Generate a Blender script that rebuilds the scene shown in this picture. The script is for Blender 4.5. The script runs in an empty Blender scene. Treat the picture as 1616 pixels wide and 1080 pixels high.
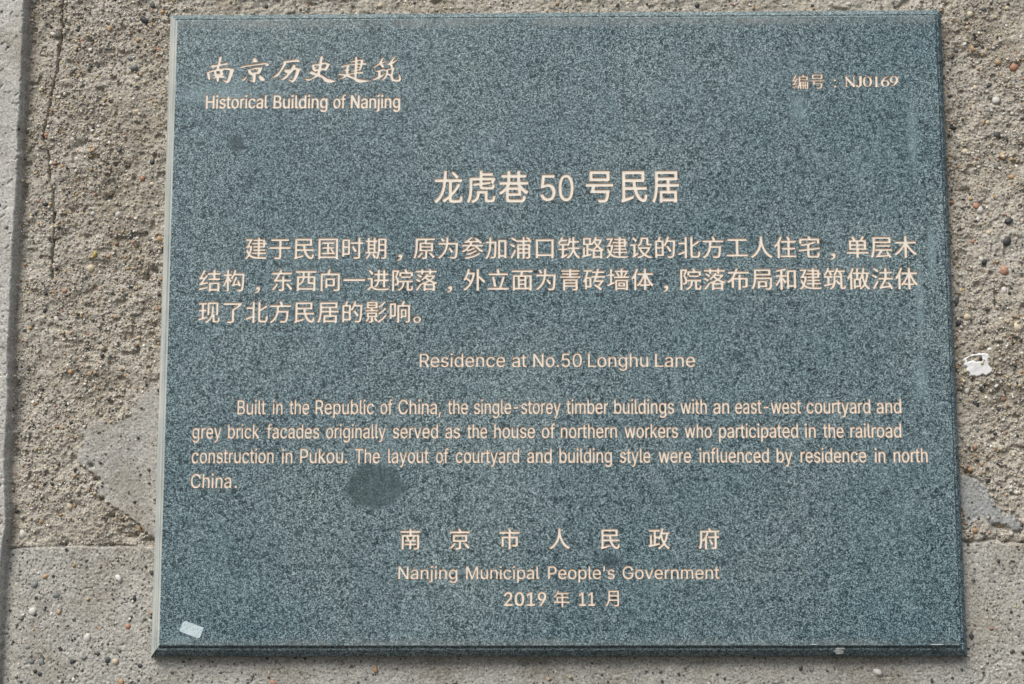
import bpy, math, random
import numpy as np
from mathutils import Vector, Matrix
from mathutils.geometry import delaunay_2d_cdt

random.seed(7)
scene = bpy.context.scene
COL = scene.collection

# ------------------------------------------------------------------ camera
PLAQUE_Z = 1.55            # height of the middle of the plaque above the street
PROUD = 0.016              # the face of the plaque stands this far off the wall plane (y = 0)
cam_data = bpy.data.cameras.new('camera')
cam_data.lens = 50.12
cam_data.sensor_width = 36.0
cam_data.clip_start = 0.02
cam_data.clip_end = 100.0
cam = bpy.data.objects.new('camera', cam_data)
COL.objects.link(cam)
cam.location = (-0.01843, -1.08851 - PROUD, PLAQUE_Z - 0.15392)
cam.rotation_euler = (1.698167, 0.001451, 0.014789)
cam_data.dof.use_dof = False
scene.camera = cam

# ------------------------------------------------------------------ sky and soft sun
SUN_DIR = Vector((-0.60, -1.0, 1.35)).normalized()      # from the plaque towards the light
elev = math.asin(SUN_DIR.z)
azim = math.atan2(SUN_DIR.x, SUN_DIR.y)
world = bpy.data.worlds.new('World')
scene.world = world
world.use_nodes = True
wn = world.node_tree
wn.nodes.clear()
sky = wn.nodes.new('ShaderNodeTexSky')
sky.sky_type = 'NISHITA'
sky.sun_disc = False
sky.sun_elevation = elev
sky.sun_rotation = azim
sky.air_density = 1.0
sky.dust_density = 3.0
sky.ozone_density = 1.0
bg = wn.nodes.new('ShaderNodeBackground')
bg.inputs['Strength'].default_value = 0.07
wo = wn.nodes.new('ShaderNodeOutputWorld')
wn.links.new(sky.outputs[0], bg.inputs[0])
wn.links.new(bg.outputs[0], wo.inputs[0])
sun_data = bpy.data.lights.new('sun', 'SUN')
sun_data.energy = 3.0
sun_data.angle = math.radians(38)
sun_data.color = (1.0, 0.97, 0.925)
sun = bpy.data.objects.new('sun', sun_data)
COL.objects.link(sun)
sun.location = SUN_DIR * 5
sun.rotation_euler = SUN_DIR.to_track_quat('Z', 'Y').to_euler()
vs = scene.view_settings
vs.view_transform = 'Standard'
vs.look = 'None'
vs.gamma = 1.0
vs.use_curve_mapping = False
vs.exposure = 0.42

# ------------------------------------------------------------------ outlines of the engraved characters (in a unit box, packed) and where each stands
# each glyph: a list of outlines, each outline x, z, x, z ... in thousandths of its box
GLYPHS = [
[[496,998,518,990,534,975,547,935,496,752,496,726,509,724,555,732,705,772,727,767,744,754,758,732,761,714,747,682,718,661,620,656,482,635,469,619,457,569,460,557,673,581,767,581,958,550,984,536,999,511,999,479,984,443,954,326,895,164,847,69,807,13,785,0,758,1,669,44,599,96,585,118,594,128,620,131,682,125,727,114,740,119,825,448,826,461,816,471,691,493,629,494,616,488,608,461,585,430,593,393,614,362,617,339,607,315,583,294,625,286,647,274,660,249,657,227,642,207,620,199,509,205,478,201,439,51,420,31,403,35,392,51,371,123,358,192,323,188,212,149,198,151,186,164,185,177,194,191,291,249,299,258,287,270,251,281,236,308,241,335,274,366,265,424,251,425,203,408,123,377,109,366,109,353,133,281,143,195,142,141,129,123,105,118,86,132,32,258,0,389,6,416,16,432,229,507,331,532,343,542,354,592,349,603,220,568,194,568,167,581,154,596,146,619,148,650,167,677,189,689,336,699,386,709,412,799,429,960,456,990,478,999],[463,439,376,440,363,435,362,389,367,373,376,367,398,365,474,377,479,384,478,407,473,430]],
[[493,999,514,981,595,859,595,825,570,797,531,789,484,792,445,813,418,849,410,892,424,945,465,993],[902,792,953,770,983,742,996,720,999,696,993,672,975,650,958,641,923,644,902,664,879,701,841,707,209,619,45,569,15,580,0,610,3,634,19,654,110,679,807,790,863,795],[751,625,777,600,783,581,782,562,761,500,696,370,669,345,648,335,600,341,557,333,549,326,547,116,534,40,523,14,501,0,484,0,467,10,445,33,368,62,305,92,300,102,303,111,325,118,420,116,430,121,425,270,415,287,340,322,302,365,280,413,258,490,256,514,267,538,286,551,325,553,501,608,618,622],[609,524,519,525,480,519,384,495,374,490,371,480,400,432,415,423,566,447,583,454,596,472,615,509,615,519],[699,309,755,272,811,220,873,116,876,97,867,78,854,70,824,65,764,71,725,88,692,116,659,179,642,236,640,260,644,279,658,298,678,309],[243,277,247,260,221,169,203,135,174,103,148,83,118,74,93,78,67,98,36,150,37,168,49,171,88,155,105,157,137,193,213,263,230,277]],
[[857,997,898,978,930,935,940,909,942,889,939,873,929,858,902,849,861,867,832,869,512,825,502,812,415,607,315,424,283,351,256,304,228,277,175,241,19,173,3,176,0,187,7,202,216,437,241,468,274,526,343,679,384,798,391,827,383,858,382,883,397,917,425,932,639,960,816,999],[762,786,787,774,804,745,808,720,800,668,803,653,869,643,967,604,989,586,999,556,990,520,954,489,896,284,848,166,799,70,758,23,721,2,701,0,679,28,615,79,566,135,556,156,561,166,569,167,688,128,701,131,762,290,787,368,816,520,814,535,807,539,752,509,606,320,536,214,495,171,430,132,335,107,278,101,273,115,278,126,413,248,479,325,525,392,520,408,458,427,441,443,435,463,436,494,417,540,427,576,454,590,565,580,627,585,641,602,714,761,733,780]],
[[552,999,571,991,583,980,594,958,597,940,593,904,567,801,565,761,575,756,649,769,710,754,811,708,822,694,825,671,821,658,799,631,734,487,713,456,695,443,680,439,660,444,629,465,563,466,542,460,533,447,503,344,503,326,618,263,738,172,865,139,981,81,999,61,997,47,989,38,877,4,823,0,769,5,726,16,687,34,652,62,587,151,560,180,501,215,447,237,382,193,200,86,176,77,130,77,91,91,14,140,0,155,2,166,14,172,188,168,207,173,255,200,332,267,335,276,327,284,200,326,178,348,168,371,167,393,176,422,196,444,219,454,246,448,389,375,403,379,417,420,416,430,409,433,362,411,343,410,327,418,287,456,271,483,256,523,236,622,234,671,246,690,269,700,416,715,458,725,467,752,491,958,513,989,536,999],[657,680,614,675,560,654,551,599,551,568,556,557,594,554,649,563,687,662,680,674],[445,631,405,632,327,623,328,608,362,526,382,522,440,540,452,608,451,622]],
[[566,999,581,989,592,970,596,905,605,873,764,894,789,887,798,873,801,854,783,813,778,757,787,752,863,747,880,730,886,706,880,679,863,664,833,662,783,670,764,666,739,568,707,477,688,465,630,457,595,443,593,429,604,419,756,430,782,410,790,378,781,350,760,334,612,339,593,334,585,299,583,188,631,162,680,147,985,88,999,73,997,54,981,43,791,5,669,0,635,5,578,35,547,65,524,96,490,124,265,232,204,177,170,159,102,140,22,125,5,128,0,142,6,152,136,212,166,236,180,258,176,267,162,272,25,282,12,295,5,313,8,332,16,346,29,353,71,358,182,358,242,348,250,355,239,416,232,429,155,427,140,437,134,457,140,472,151,481,216,494,231,503,258,616,242,618,140,568,117,565,102,572,90,591,88,619,95,637,117,653,231,690,326,709,515,734,521,753,517,776,421,760,400,776,397,804,404,817,418,828,517,854,521,868,522,970,539,995],[687,808,608,796,603,776,608,749,627,742,688,751,696,790,693,804],[674,679,608,670,603,651,607,623,623,618,673,630,679,642,682,665],[508,660,372,647,354,637,329,526,355,498,359,475,353,455,327,438,322,429,330,358,349,356,502,406,503,415,494,420,448,408,429,408,416,420,411,438,416,457,425,466,503,494,517,637,516,651],[653,563,604,556,598,521,612,516,650,528,660,549,659,558],[498,327,387,299,373,290,380,281,498,227,505,235,506,253,506,313]],
[[779,999,797,982,796,956,709,815,704,792,844,858,863,853,873,829,860,806,688,674,707,609,708,566,753,561,768,548,773,529,768,496,729,393,714,327,704,242,714,177,733,130,762,109,805,101,857,101,909,110,915,125,915,186,902,303,905,318,918,321,955,257,979,199,994,144,999,78,983,42,948,15,879,0,801,0,714,19,676,45,649,83,630,130,610,213,532,256,520,247,488,167,445,112,380,66,324,36,306,37,299,50,303,64,410,214,434,261,450,315,463,402,426,402,398,429,291,402,284,388,280,332,280,285,289,275,393,326,411,326,418,313,416,289,408,266,389,239,293,165,194,107,46,53,29,55,13,64,4,78,0,97,12,127,150,205,164,224,181,374,172,380,90,378,75,402,85,426,194,466,380,508,406,502,428,475,437,472,506,501,632,539,634,548,584,642,480,629,465,637,462,655,572,763,740,979,762,997],[350,938,372,920,378,890,328,782,328,768,359,772,480,809,497,806,507,792,503,777,493,768,339,688,395,609,399,580,388,557,372,542,354,537,324,546,269,618,246,659,163,595,68,536,33,517,7,522,0,543,7,564,146,679,202,745,228,784,302,923,324,939],[649,463,601,454,549,435,539,355,545,341,610,317,623,321,655,449]],
[[945,997,967,993,988,979,999,948,999,59,988,20,967,6,939,1,814,0,769,6,742,27,735,421,264,421,257,27,236,9,202,1,71,0,32,6,5,27,0,55,0,940,11,979,32,993,60,998,185,999,230,993,257,972,264,599,735,599,742,972,758,987,786,997]],
[[613,998,802,983,941,950,999,912,984,860,909,828,764,802,575,789,367,791,197,808,58,842,0,884,14,922,108,963,234,987,424,999],[727,742,802,738,873,725,907,697,904,39,873,19,764,3,310,0,157,12,93,43,94,704,126,725,234,741]],
[[556,998,638,990,720,973,842,921,894,880,941,826,976,754,971,718,921,689,794,666,727,666,679,687,638,740,595,772,547,786,474,786,421,772,377,746,360,718,362,678,389,655,434,637,727,576,809,550,887,511,938,470,978,416,998,358,999,268,977,200,939,146,893,106,809,57,742,32,638,9,549,0,437,0,325,13,251,30,184,56,115,97,58,146,23,196,0,250,1,295,50,325,176,347,251,350,300,331,340,267,381,236,437,218,514,214,573,223,638,252,668,291,660,331,634,353,588,371,310,427,221,455,154,487,98,529,60,574,31,646,24,709,37,772,67,831,113,880,176,925,243,955,333,982,474,999]],
[[566,998,626,987,655,968,662,824,896,819,954,801,970,778,970,687,938,657,866,645,662,642,662,240,676,199,706,183,876,183,936,169,962,149,999,62,990,36,956,18,896,7,796,0,616,3,476,21,373,51,277,108,240,157,220,221,219,642,55,650,18,665,1,687,0,774,18,801,75,819,219,824,220,949,238,979,275,993,325,999]],
[[541,999,650,982,740,951,813,908,884,841,942,755,974,679,999,548,999,449,980,340,943,246,890,164,831,106,753,54,656,17,548,0,458,0,349,17,266,46,193,88,120,155,76,214,31,309,7,408,0,521,13,620,44,724,84,796,152,877,234,936,317,973,432,997],[516,782,483,782,426,769,362,722,311,639,289,548,298,398,336,309,397,246,445,223,490,217,533,219,579,232,624,262,656,295,695,368,716,480,701,607,663,694,601,755,562,773]],
[[887,997,951,986,992,955,999,822,980,785,908,764,738,766,674,762,612,749,537,716,473,651,458,579,448,32,420,13,367,0,80,1,19,22,0,59,9,951,59,977,122,985,367,983,452,953,622,990,738,999]],
[[569,999,657,988,731,969,805,938,862,904,918,854,971,782,991,737,993,697,976,674,940,658,819,631,765,630,719,651,677,719,643,749,604,769,576,778,508,782,462,773,424,755,381,722,347,679,307,568,307,432,347,319,414,248,469,223,509,217,583,223,634,246,677,281,724,354,772,375,839,370,960,343,991,322,999,286,978,228,939,169,891,119,812,65,738,32,670,13,576,0,482,0,367,17,280,46,203,88,126,155,80,214,32,309,7,408,0,521,13,620,46,724,88,796,160,877,246,936,333,973,455,997]],
[[567,998,717,977,824,938,914,871,970,790,999,650,998,69,974,33,924,19,745,20,688,49,602,18,538,4,374,0,281,13,196,39,129,74,57,137,20,200,0,272,0,353,20,421,71,493,160,549,310,595,669,641,683,659,674,708,645,749,616,767,571,781,488,781,395,748,310,667,238,657,67,698,41,718,35,754,55,799,107,862,217,937,288,965,381,987,495,999],[682,430,454,403,355,371,324,346,315,313,317,282,345,244,409,218,467,213,539,223,600,250,638,280,667,320,681,367]],
[[484,999,542,994,596,981,622,953,623,235,642,178,658,171,860,167,922,154,999,55,987,30,932,13,715,0,455,3,325,15,209,33,70,83,0,154,3,963,36,985,108,998]],
[[546,998,683,982,789,947,875,891,931,817,955,725,942,647,904,583,825,523,917,466,979,388,999,310,998,239,981,186,948,133,885,80,808,42,721,17,565,0,47,3,11,20,0,51,6,973,35,993,72,999],[556,820,288,820,290,592,532,594,598,611,646,644,672,686,665,758,621,799],[549,420,288,420,290,174,588,179,639,190,690,218,722,271,708,339,650,392,606,409]],
[[931,997,959,990,986,973,999,936,993,44,959,18,909,10,744,14,714,26,686,56,600,20,493,1,378,0,270,18,162,61,101,109,50,173,15,251,0,334,7,964,26,983,54,995,148,999,256,995,285,982,303,964,310,421,320,338,342,291,385,248,428,228,500,222,552,233,607,260,643,296,672,352,682,421,689,964,708,983,744,996]],
[[936,998,963,994,987,981,999,953,993,40,963,20,923,14,766,17,739,26,713,46,641,17,562,3,450,0,372,7,267,32,186,68,100,135,46,208,14,288,0,386,14,488,46,568,87,624,150,683,227,726,306,755,385,770,510,776,621,763,707,734,709,949,718,977,746,994,779,999],[523,607,490,607,431,596,372,564,319,501,297,425,299,335,339,246,407,191,457,173,503,169,581,180,654,225,693,282,716,372,707,461,667,538,612,582,564,600]],
[[600,999,729,979,830,936,919,861,969,774,999,622,992,35,974,16,945,4,851,0,736,4,707,16,689,35,682,599,672,667,643,720,597,755,550,774,499,775,440,765,384,736,341,691,320,642,310,558,303,35,284,16,248,3,54,4,13,26,0,62,6,953,25,972,54,983,212,987,270,979,313,945,377,973,456,992]],
[[519,999,617,988,708,958,748,984,800,990,950,987,977,978,993,965,999,270,985,202,954,144,901,93,832,55,767,31,669,10,578,0,447,0,323,13,238,35,180,58,123,90,73,131,52,161,57,192,82,208,173,243,206,252,245,254,291,244,356,195,411,171,480,160,573,165,625,178,682,211,708,264,709,310,597,278,467,270,389,274,323,284,206,323,124,371,52,449,13,538,0,643,13,721,45,799,86,853,150,911,225,952,304,980,408,997],[520,836,486,836,433,826,369,794,317,735,295,663,297,580,317,528,343,492,408,449,459,436,499,432,579,443,643,474,689,528,711,602,708,679,669,765,601,816,566,829]],
[[760,999,868,993,958,980,998,958,999,930,955,855,922,835,859,826,729,831,679,818,652,779,649,736,859,733,923,722,953,695,952,609,931,589,886,576,649,572,642,28,617,11,580,2,355,0,291,11,261,42,260,572,94,574,23,589,0,616,2,698,23,719,67,731,260,736,261,828,278,866,325,910,388,944,463,970,553,987,652,997]],
[[945,997,968,992,989,979,999,947,999,59,989,20,962,5,917,0,777,1,730,16,261,626,255,30,233,9,200,1,71,0,31,7,5,27,0,55,0,940,10,979,43,996,115,999,233,997,276,979,743,369,750,969,766,987,794,997]],
[[719,998,843,988,957,960,999,929,988,888,934,863,829,842,692,832,541,833,404,848,330,868,275,907,286,940,344,968,445,989,582,999],[802,794,856,790,907,780,932,758,919,131,837,76,767,51,678,31,445,5,308,0,144,1,61,7,11,21,0,98,17,115,61,126,281,142,322,159,336,182,345,766,377,783,445,793]],
[[168,999,272,952,288,920,283,881,306,850,755,397,803,363,819,398,809,862,803,876,752,901,740,940,772,972,865,987,955,988,990,968,999,946,992,920,937,888,928,869,920,262,929,224,966,172,981,121,966,63,931,24,893,6,852,0,810,9,769,32,486,322,237,595,228,585,222,527,226,140,237,118,296,95,307,56,285,29,251,19,85,20,44,41,35,63,42,88,96,121,105,146,110,733,101,765,48,830,0,920,9,942,30,958,85,968,134,999]],
[[792,995,963,941,999,908,940,839,948,421,903,222,824,119,757,72,674,38,577,14,470,0,299,7,213,28,42,92,0,134,3,184,63,232,159,249,245,232,363,159,406,143,481,151,540,178,556,209,547,833,535,857,483,889,479,914,513,941,663,988,727,999]],
[[512,999,672,973,760,946,808,920,862,875,933,772,978,662,998,567,999,464,980,361,940,259,897,185,835,115,776,73,696,37,592,10,479,0,383,11,271,43,167,98,118,145,62,231,27,320,1,443,0,560,46,751,94,840,142,896,207,939,287,967],[523,875,460,875,367,842,307,806,279,745,261,621,261,395,289,238,319,192,354,163,417,128,479,114,528,116,581,135,646,176,680,214,718,306,738,464,729,649,699,772,648,825]],
[[534,999,616,987,678,966,739,909,763,145,796,127,950,113,999,75,969,49,911,35,714,30,567,3,485,0,271,30,107,35,50,49,23,68,23,88,58,110,189,127,223,145,250,743,228,788,58,782,18,794,0,820,42,850,222,904,283,954,341,979,435,997]],
[[851,999,880,984,894,963,894,942,876,918,665,841,564,793,471,713,440,665,623,670,716,659,808,630,885,580,957,498,999,401,999,304,961,213,910,147,859,106,783,64,673,29,530,1,420,0,319,15,251,36,175,77,116,126,61,193,14,283,0,338,1,449,52,588,202,755,319,843,428,906,581,959],[562,547,471,546,415,526,309,463,287,415,285,325,324,220,378,164,462,129,547,134,640,180,702,234,732,304,741,352,734,408,699,491,648,525]],
[[148,0,119,15,105,36,105,57,123,81,334,158,435,206,528,286,559,334,376,329,283,340,191,369,114,419,42,501,0,598,0,695,38,786,89,852,140,893,216,935,326,970,469,998,579,999,680,984,748,963,824,922,883,873,938,806,985,716,999,661,998,550,947,411,797,244,680,156,571,93,418,40],[437,452,528,453,584,473,690,536,712,584,714,674,675,779,621,835,537,870,452,865,359,819,297,765,267,695,258,647,265,591,300,508,351,474]],
[[853,146,499,0,146,146,0,500,146,853,500,999,853,853,999,500]],
[[701,999,714,995,727,981,777,885,960,882,982,871,987,845,983,620,972,609,954,606,519,605,510,597,508,546,525,540,969,542,992,534,999,508,999,82,996,53,987,32,972,17,954,7,899,0,872,7,854,40,826,27,796,27,781,34,772,56,771,219,763,227,738,228,726,226,720,218,716,41,707,32,695,27,653,30,643,38,638,53,637,221,628,227,586,227,576,224,573,215,570,14,561,5,549,1,494,3,485,11,480,26,476,254,422,91,393,32,379,18,367,18,351,25,312,53,303,67,306,88,339,159,342,183,53,69,38,66,26,69,15,82,1,135,5,153,20,164,318,271,338,265,355,225,361,226,385,330,400,449,407,564,410,868,418,878,434,882,650,885,650,899,623,954,623,972,641,985],[221,991,278,969,287,960,289,945,219,786,144,647,207,650,227,656,280,753,297,768,315,767,355,746,368,735,373,721,365,697,313,605,189,416,200,413,312,436,330,435,343,419,347,363,339,352,327,346,124,298,56,278,41,277,31,283,22,301,9,339,10,357,56,401,84,434,135,505,159,546,145,549,47,532,32,534,17,549,0,611,41,663,93,754,151,880,189,981,202,991],[875,786,518,786,510,777,510,708,513,702,525,699,875,700,883,706,884,718,884,777],[900,449,863,449,854,440,853,330,856,322,862,319,899,319,908,327,909,437,906,446],[763,449,728,449,720,440,719,330,722,322,728,319,763,319,771,327,772,437,769,446],[629,449,583,449,574,443,573,330,580,319,625,318,637,325,638,437,635,446],[900,227,863,227,854,219,853,97,857,82,899,85,908,94,909,215,906,224]],
[[843,999,861,986,866,962,866,704,861,686,849,675,171,672,150,676,139,689,136,968,140,986,153,997],[743,894,258,895,251,882,251,784,256,778,267,776,741,777,747,782,748,793,748,882],[976,600,988,595,996,584,999,532,992,508,973,498,363,497,351,495,345,487,320,413,320,406,326,403,830,402,852,399,862,391,866,361,844,232,822,143,801,88,775,48,744,21,716,9,663,0,540,0,468,6,453,23,431,97,437,107,453,113,623,105,673,114,691,137,710,184,731,275,731,294,175,300,162,311,161,327,218,482,218,494,26,498,8,506,0,526,3,584,11,595,29,601]],
[[416,999,440,992,451,972,439,757,443,744,774,745,723,796,593,903,589,921,598,936,629,964,653,973,670,967,728,926,851,822,857,808,853,793,811,745,953,743,967,739,978,730,983,712,982,661,978,646,964,636,638,633,629,632,625,623,625,372,629,359,720,460,813,600,827,606,842,604,891,582,906,569,909,554,903,536,855,458,814,402,742,315,629,205,625,193,625,142,627,130,635,122,676,117,839,117,868,121,880,130,886,145,898,226,912,236,929,233,988,207,995,199,999,184,992,124,980,79,963,50,935,25,912,15,877,9,635,9,594,14,559,28,537,47,523,67,512,106,507,112,387,42,352,32,335,42,293,91,287,109,297,126,419,193,483,235,507,256,508,620,507,629,495,633,434,633,425,627,392,455,357,342,310,241,276,184,232,127,151,48,81,0,67,0,55,7,3,67,0,82,8,97,72,142,129,193,178,250,218,315,250,386,277,466,297,554,308,626,305,632,297,633,32,636,18,646,14,661,17,727,26,738,46,743,318,745,324,769,336,981,344,992,355,998]],
[[527,999,541,993,550,981,553,926,560,919,881,918,899,916,911,907,918,888,918,847,913,832,899,821,563,819,554,814,553,791,556,785,566,783,923,784,986,765,995,750,993,729,958,633,928,574,932,568,968,555,978,542,979,513,964,463,949,439,929,423,902,412,872,407,572,406,509,414,476,429,456,448,444,472,434,528,254,514,236,519,225,536,220,583,233,603,434,626,439,639,435,677,209,677,204,665,201,392,189,284,175,205,150,120,108,26,89,5,65,7,9,41,0,61,50,183,77,308,87,419,88,744,92,767,101,778,122,783,435,785,439,797,441,981,449,993,461,998],[846,677,560,678,551,674,550,644,553,639,563,637,797,658,817,647,827,622,845,660],[830,600,822,577,806,566,559,542,551,536,551,516,563,506,620,502,818,502,857,507,869,518,883,574],[704,387,722,378,729,360,730,141,734,125,752,121,857,121,881,126,890,149,897,223,911,237,932,235,983,213,994,202,999,170,984,88,969,56,941,30,890,17,728,16,686,22,653,37,630,61,621,88,616,126,616,272,612,281,602,283,460,281,445,187,412,123,371,78,329,48,284,24,224,1,203,0,186,12,153,59,148,76,158,91,269,141,296,161,323,192,339,237,343,360,356,383,383,388]],
[[694,998,708,991,716,977,718,885,722,876,898,874,916,869,925,858,928,793,923,778,913,768,892,765,722,763,718,751,718,665,722,659,731,657,962,657,984,647,991,626,991,575,986,561,973,550,757,547,747,543,803,480,844,445,913,397,990,357,999,343,998,329,947,264,936,258,921,258,841,303,754,371,750,361,749,230,744,216,731,205,354,202,342,198,342,132,351,118,371,111,751,110,771,115,786,129,806,219,820,228,835,226,895,201,905,189,907,174,896,108,882,67,858,35,826,15,797,6,751,0,403,0,342,5,296,17,273,30,254,49,242,70,234,97,230,350,132,277,74,245,51,253,9,296,0,311,0,323,8,336,87,385,151,436,201,483,247,543,238,547,31,550,18,561,13,575,13,626,20,647,42,657,264,657,274,659,277,665,277,751,274,763,112,765,91,768,81,778,76,793,78,855,88,869,106,874,274,876,277,885,280,980,290,994,310,999,362,998,384,986,389,965,390,885,394,876,599,875,605,882,606,968,613,988,633,998],[602,763,394,763,389,751,391,662,403,657,601,658,606,671,606,751],[611,546,391,547,380,537,352,492,365,488,645,489,645,498],[637,385,348,386,341,376,341,314,344,308,354,306,633,307,640,317,640,376]],
[[841,998,861,985,867,961,867,702,861,681,850,671,822,667,176,667,152,671,139,684,135,708,135,964,141,985,152,995,179,999],[740,888,262,889,255,879,255,784,259,778,269,777,736,777,742,781,744,790,744,876],[973,602,985,597,995,586,999,553,996,513,988,501,973,495,364,493,349,486,324,414,330,405,831,405,850,402,863,391,866,361,843,221,823,145,799,84,775,47,742,20,715,9,662,0,539,0,469,6,451,23,428,99,438,113,453,118,619,109,669,117,687,139,705,185,727,275,726,294,176,298,162,309,159,327,216,481,216,491,29,494,8,504,0,525,2,583,13,597,32,603]],
[[868,998,889,985,895,964,895,678,887,651,874,642,859,640,573,639,564,636,563,622,576,529,586,508,944,507,963,503,975,493,980,475,980,422,975,407,960,396,630,393,618,389,659,295,710,219,755,173,812,139,852,133,868,146,878,176,888,266,900,284,922,286,988,250,999,223,993,170,977,103,952,56,931,36,909,24,846,13,770,27,729,45,678,77,625,127,574,195,534,266,480,392,180,393,171,389,169,379,171,164,186,164,453,234,469,229,480,213,486,139,478,129,459,120,156,32,69,2,53,0,41,6,4,69,0,87,4,100,38,140,45,173,46,958,54,988,66,996,88,999],[767,881,177,882,169,872,170,761,173,755,183,753,763,753,770,757,771,767,771,868],[432,638,174,638,169,625,170,512,183,507,449,509,452,518,438,625]],
[[916,998,936,985,941,964,941,729,933,701,922,693,907,691,663,691,654,687,652,677,653,615,657,605,967,604,988,598,998,584,999,513,993,501,982,493,666,490,656,489,653,482,653,408,657,399,886,397,904,393,915,384,920,356,920,47,919,26,913,13,889,3,827,5,812,13,803,36,794,40,401,40,389,36,382,13,365,1,309,0,285,10,278,41,278,356,282,381,291,392,309,397,532,399,536,408,536,479,533,489,523,490,228,489,209,344,192,248,158,134,128,63,102,16,85,6,68,8,8,46,0,60,1,75,35,143,62,214,82,291,100,397,114,566,114,961,122,988,133,996,154,999],[821,887,237,888,230,877,230,809,234,803,243,802,818,802,824,806,825,816,825,877],[533,689,237,690,230,680,230,612,234,606,243,604,529,605,535,608,537,618,536,680],[801,285,392,285,387,273,389,155,401,151,800,152,805,165,805,273]],
[[889,997,919,985,929,963,927,893,896,872,341,868,313,865,302,857,268,632,285,631,411,659,516,667,643,655,762,622,851,577,926,514,976,437,999,349,989,264,955,190,891,120,811,69,713,29,594,5,439,0,348,8,207,45,146,73,90,109,44,154,15,198,0,242,8,268,53,281,193,277,219,264,264,199,323,161,418,134,545,134,594,143,654,165,720,212,762,280,769,356,748,412,706,462,648,500,571,525,502,533,391,529,319,514,236,484,200,479,74,487,28,503,22,529,101,978,123,994,165,999]],
[[564,998,675,977,772,939,849,884,908,819,952,742,984,640,999,527,992,400,971,305,933,217,880,144,815,86,734,41,649,14,564,1,447,0,330,18,232,55,152,108,94,170,46,250,14,345,0,425,0,575,22,680,53,760,100,833,179,910,258,955,350,985,447,999],[532,870,460,870,407,859,356,837,311,804,271,760,239,699,205,549,213,391,232,317,271,239,311,195,363,158,417,137,486,129,545,131,602,144,649,167,695,203,753,292,787,425,786,585,766,672,734,744,701,789,648,833,591,859]],
[[654,998,668,992,676,980,679,922,683,913,880,911,904,904,913,881,915,772,974,762,984,749,987,725,985,693,977,679,965,673,921,671,915,667,913,555,910,540,901,530,877,524,689,524,680,521,679,511,679,485,686,478,904,477,930,469,939,449,940,414,935,397,924,387,901,384,686,383,679,376,679,341,683,335,692,333,959,331,973,320,978,306,978,268,973,250,962,241,945,237,683,236,679,227,677,153,660,130,983,126,997,115,999,100,973,36,956,22,933,20,630,20,478,32,401,46,337,66,275,95,208,139,145,59,102,16,75,0,52,5,6,48,0,59,0,71,81,157,126,227,65,350,42,414,41,438,49,449,67,459,102,471,120,468,131,455,161,376,178,347,202,417,222,520,213,527,125,527,111,523,81,503,70,503,55,514,36,549,29,570,32,584,67,614,99,658,158,757,190,825,181,829,55,830,34,835,25,845,22,860,22,904,27,922,37,931,52,934,237,935,278,944,302,934,338,907,342,889,335,869,282,763,210,637,216,633,281,632,313,626,332,617,340,599,327,496,312,420,259,241,279,221,313,197,382,165,428,150,488,139,581,131,584,133,573,144,568,159,567,227,563,236,337,238,316,248,309,273,312,315,319,326,331,332,554,333,566,337,567,373,563,382,375,385,357,400,353,432,357,461,375,475,554,477,566,481,567,517,560,524,398,524,378,528,364,543,362,579,366,608,384,622,563,625,567,634,566,667,554,671,325,673,313,679,306,690,304,737,311,757,331,767,564,769,567,799,563,811,404,812,384,817,371,840,373,892,384,906,401,911,563,913,567,922,569,975,578,992,598,999],[804,810,683,811,679,801,680,772,692,768,804,769,808,781],[804,669,683,670,679,661,680,628,692,624,804,625,808,637]],
[[896,998,916,985,921,963,919,900,913,887,902,879,583,876,571,872,570,634,573,628,583,626,977,624,991,615,999,596,999,536,994,517,983,507,965,503,573,501,569,488,569,137,563,90,551,58,523,29,469,9,369,0,285,0,264,6,251,24,226,90,226,109,234,120,258,126,430,127,445,134,445,498,433,503,21,505,9,511,0,526,0,602,12,620,33,626,442,628,446,640,446,868,442,874,433,876,93,879,79,890,74,906,74,966,79,985,93,996,114,999]],
[[868,998,889,985,895,964,895,678,887,651,874,642,859,640,573,639,564,636,563,622,576,529,586,508,944,507,963,503,975,493,980,475,980,422,975,407,960,396,630,393,618,389,659,295,710,219,755,173,812,139,852,133,868,146,878,176,888,266,900,284,922,286,988,250,999,223,993,170,977,103,952,56,931,36,909,24,846,13,770,27,729,45,678,77,625,127,574,195,534,266,480,392,180,393,171,389,169,379,171,164,186,164,453,234,469,229,480,213,486,139,478,129,459,120,156,32,69,2,53,0,41,6,4,69,0,87,4,100,38,140,45,173,46,958,54,988,66,996,88,999],[767,881,177,882,169,872,170,761,173,755,183,753,763,753,770,757,771,767,771,868],[432,638,174,638,169,625,170,512,183,507,449,509,452,518,438,625]],
[[972,998,993,985,999,958,999,44,997,23,991,10,965,0,891,2,876,13,869,50,859,55,140,55,127,51,123,20,105,2,37,0,11,8,2,23,0,47,0,955,2,976,8,988,21,996,43,999],[866,885,140,886,127,882,125,182,130,169,856,168,869,172,870,872],[788,827,807,817,815,799,815,747,804,726,778,718,559,717,554,704,554,609,556,603,566,599,759,598,783,585,789,567,789,527,782,500,765,491,707,489,699,484,790,386,794,365,784,344,820,339,837,325,841,270,833,246,820,238,794,235,208,235,176,243,165,264,165,310,170,328,182,338,205,342,421,342,430,346,432,356,432,475,428,487,237,491,217,506,213,536,216,579,234,596,428,600,432,613,431,713,417,718,221,718,198,722,187,732,181,750,181,799,189,817,201,825,224,828],[612,487,566,489,556,484,556,347,569,342,685,343,675,362,597,447,596,466]],
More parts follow.
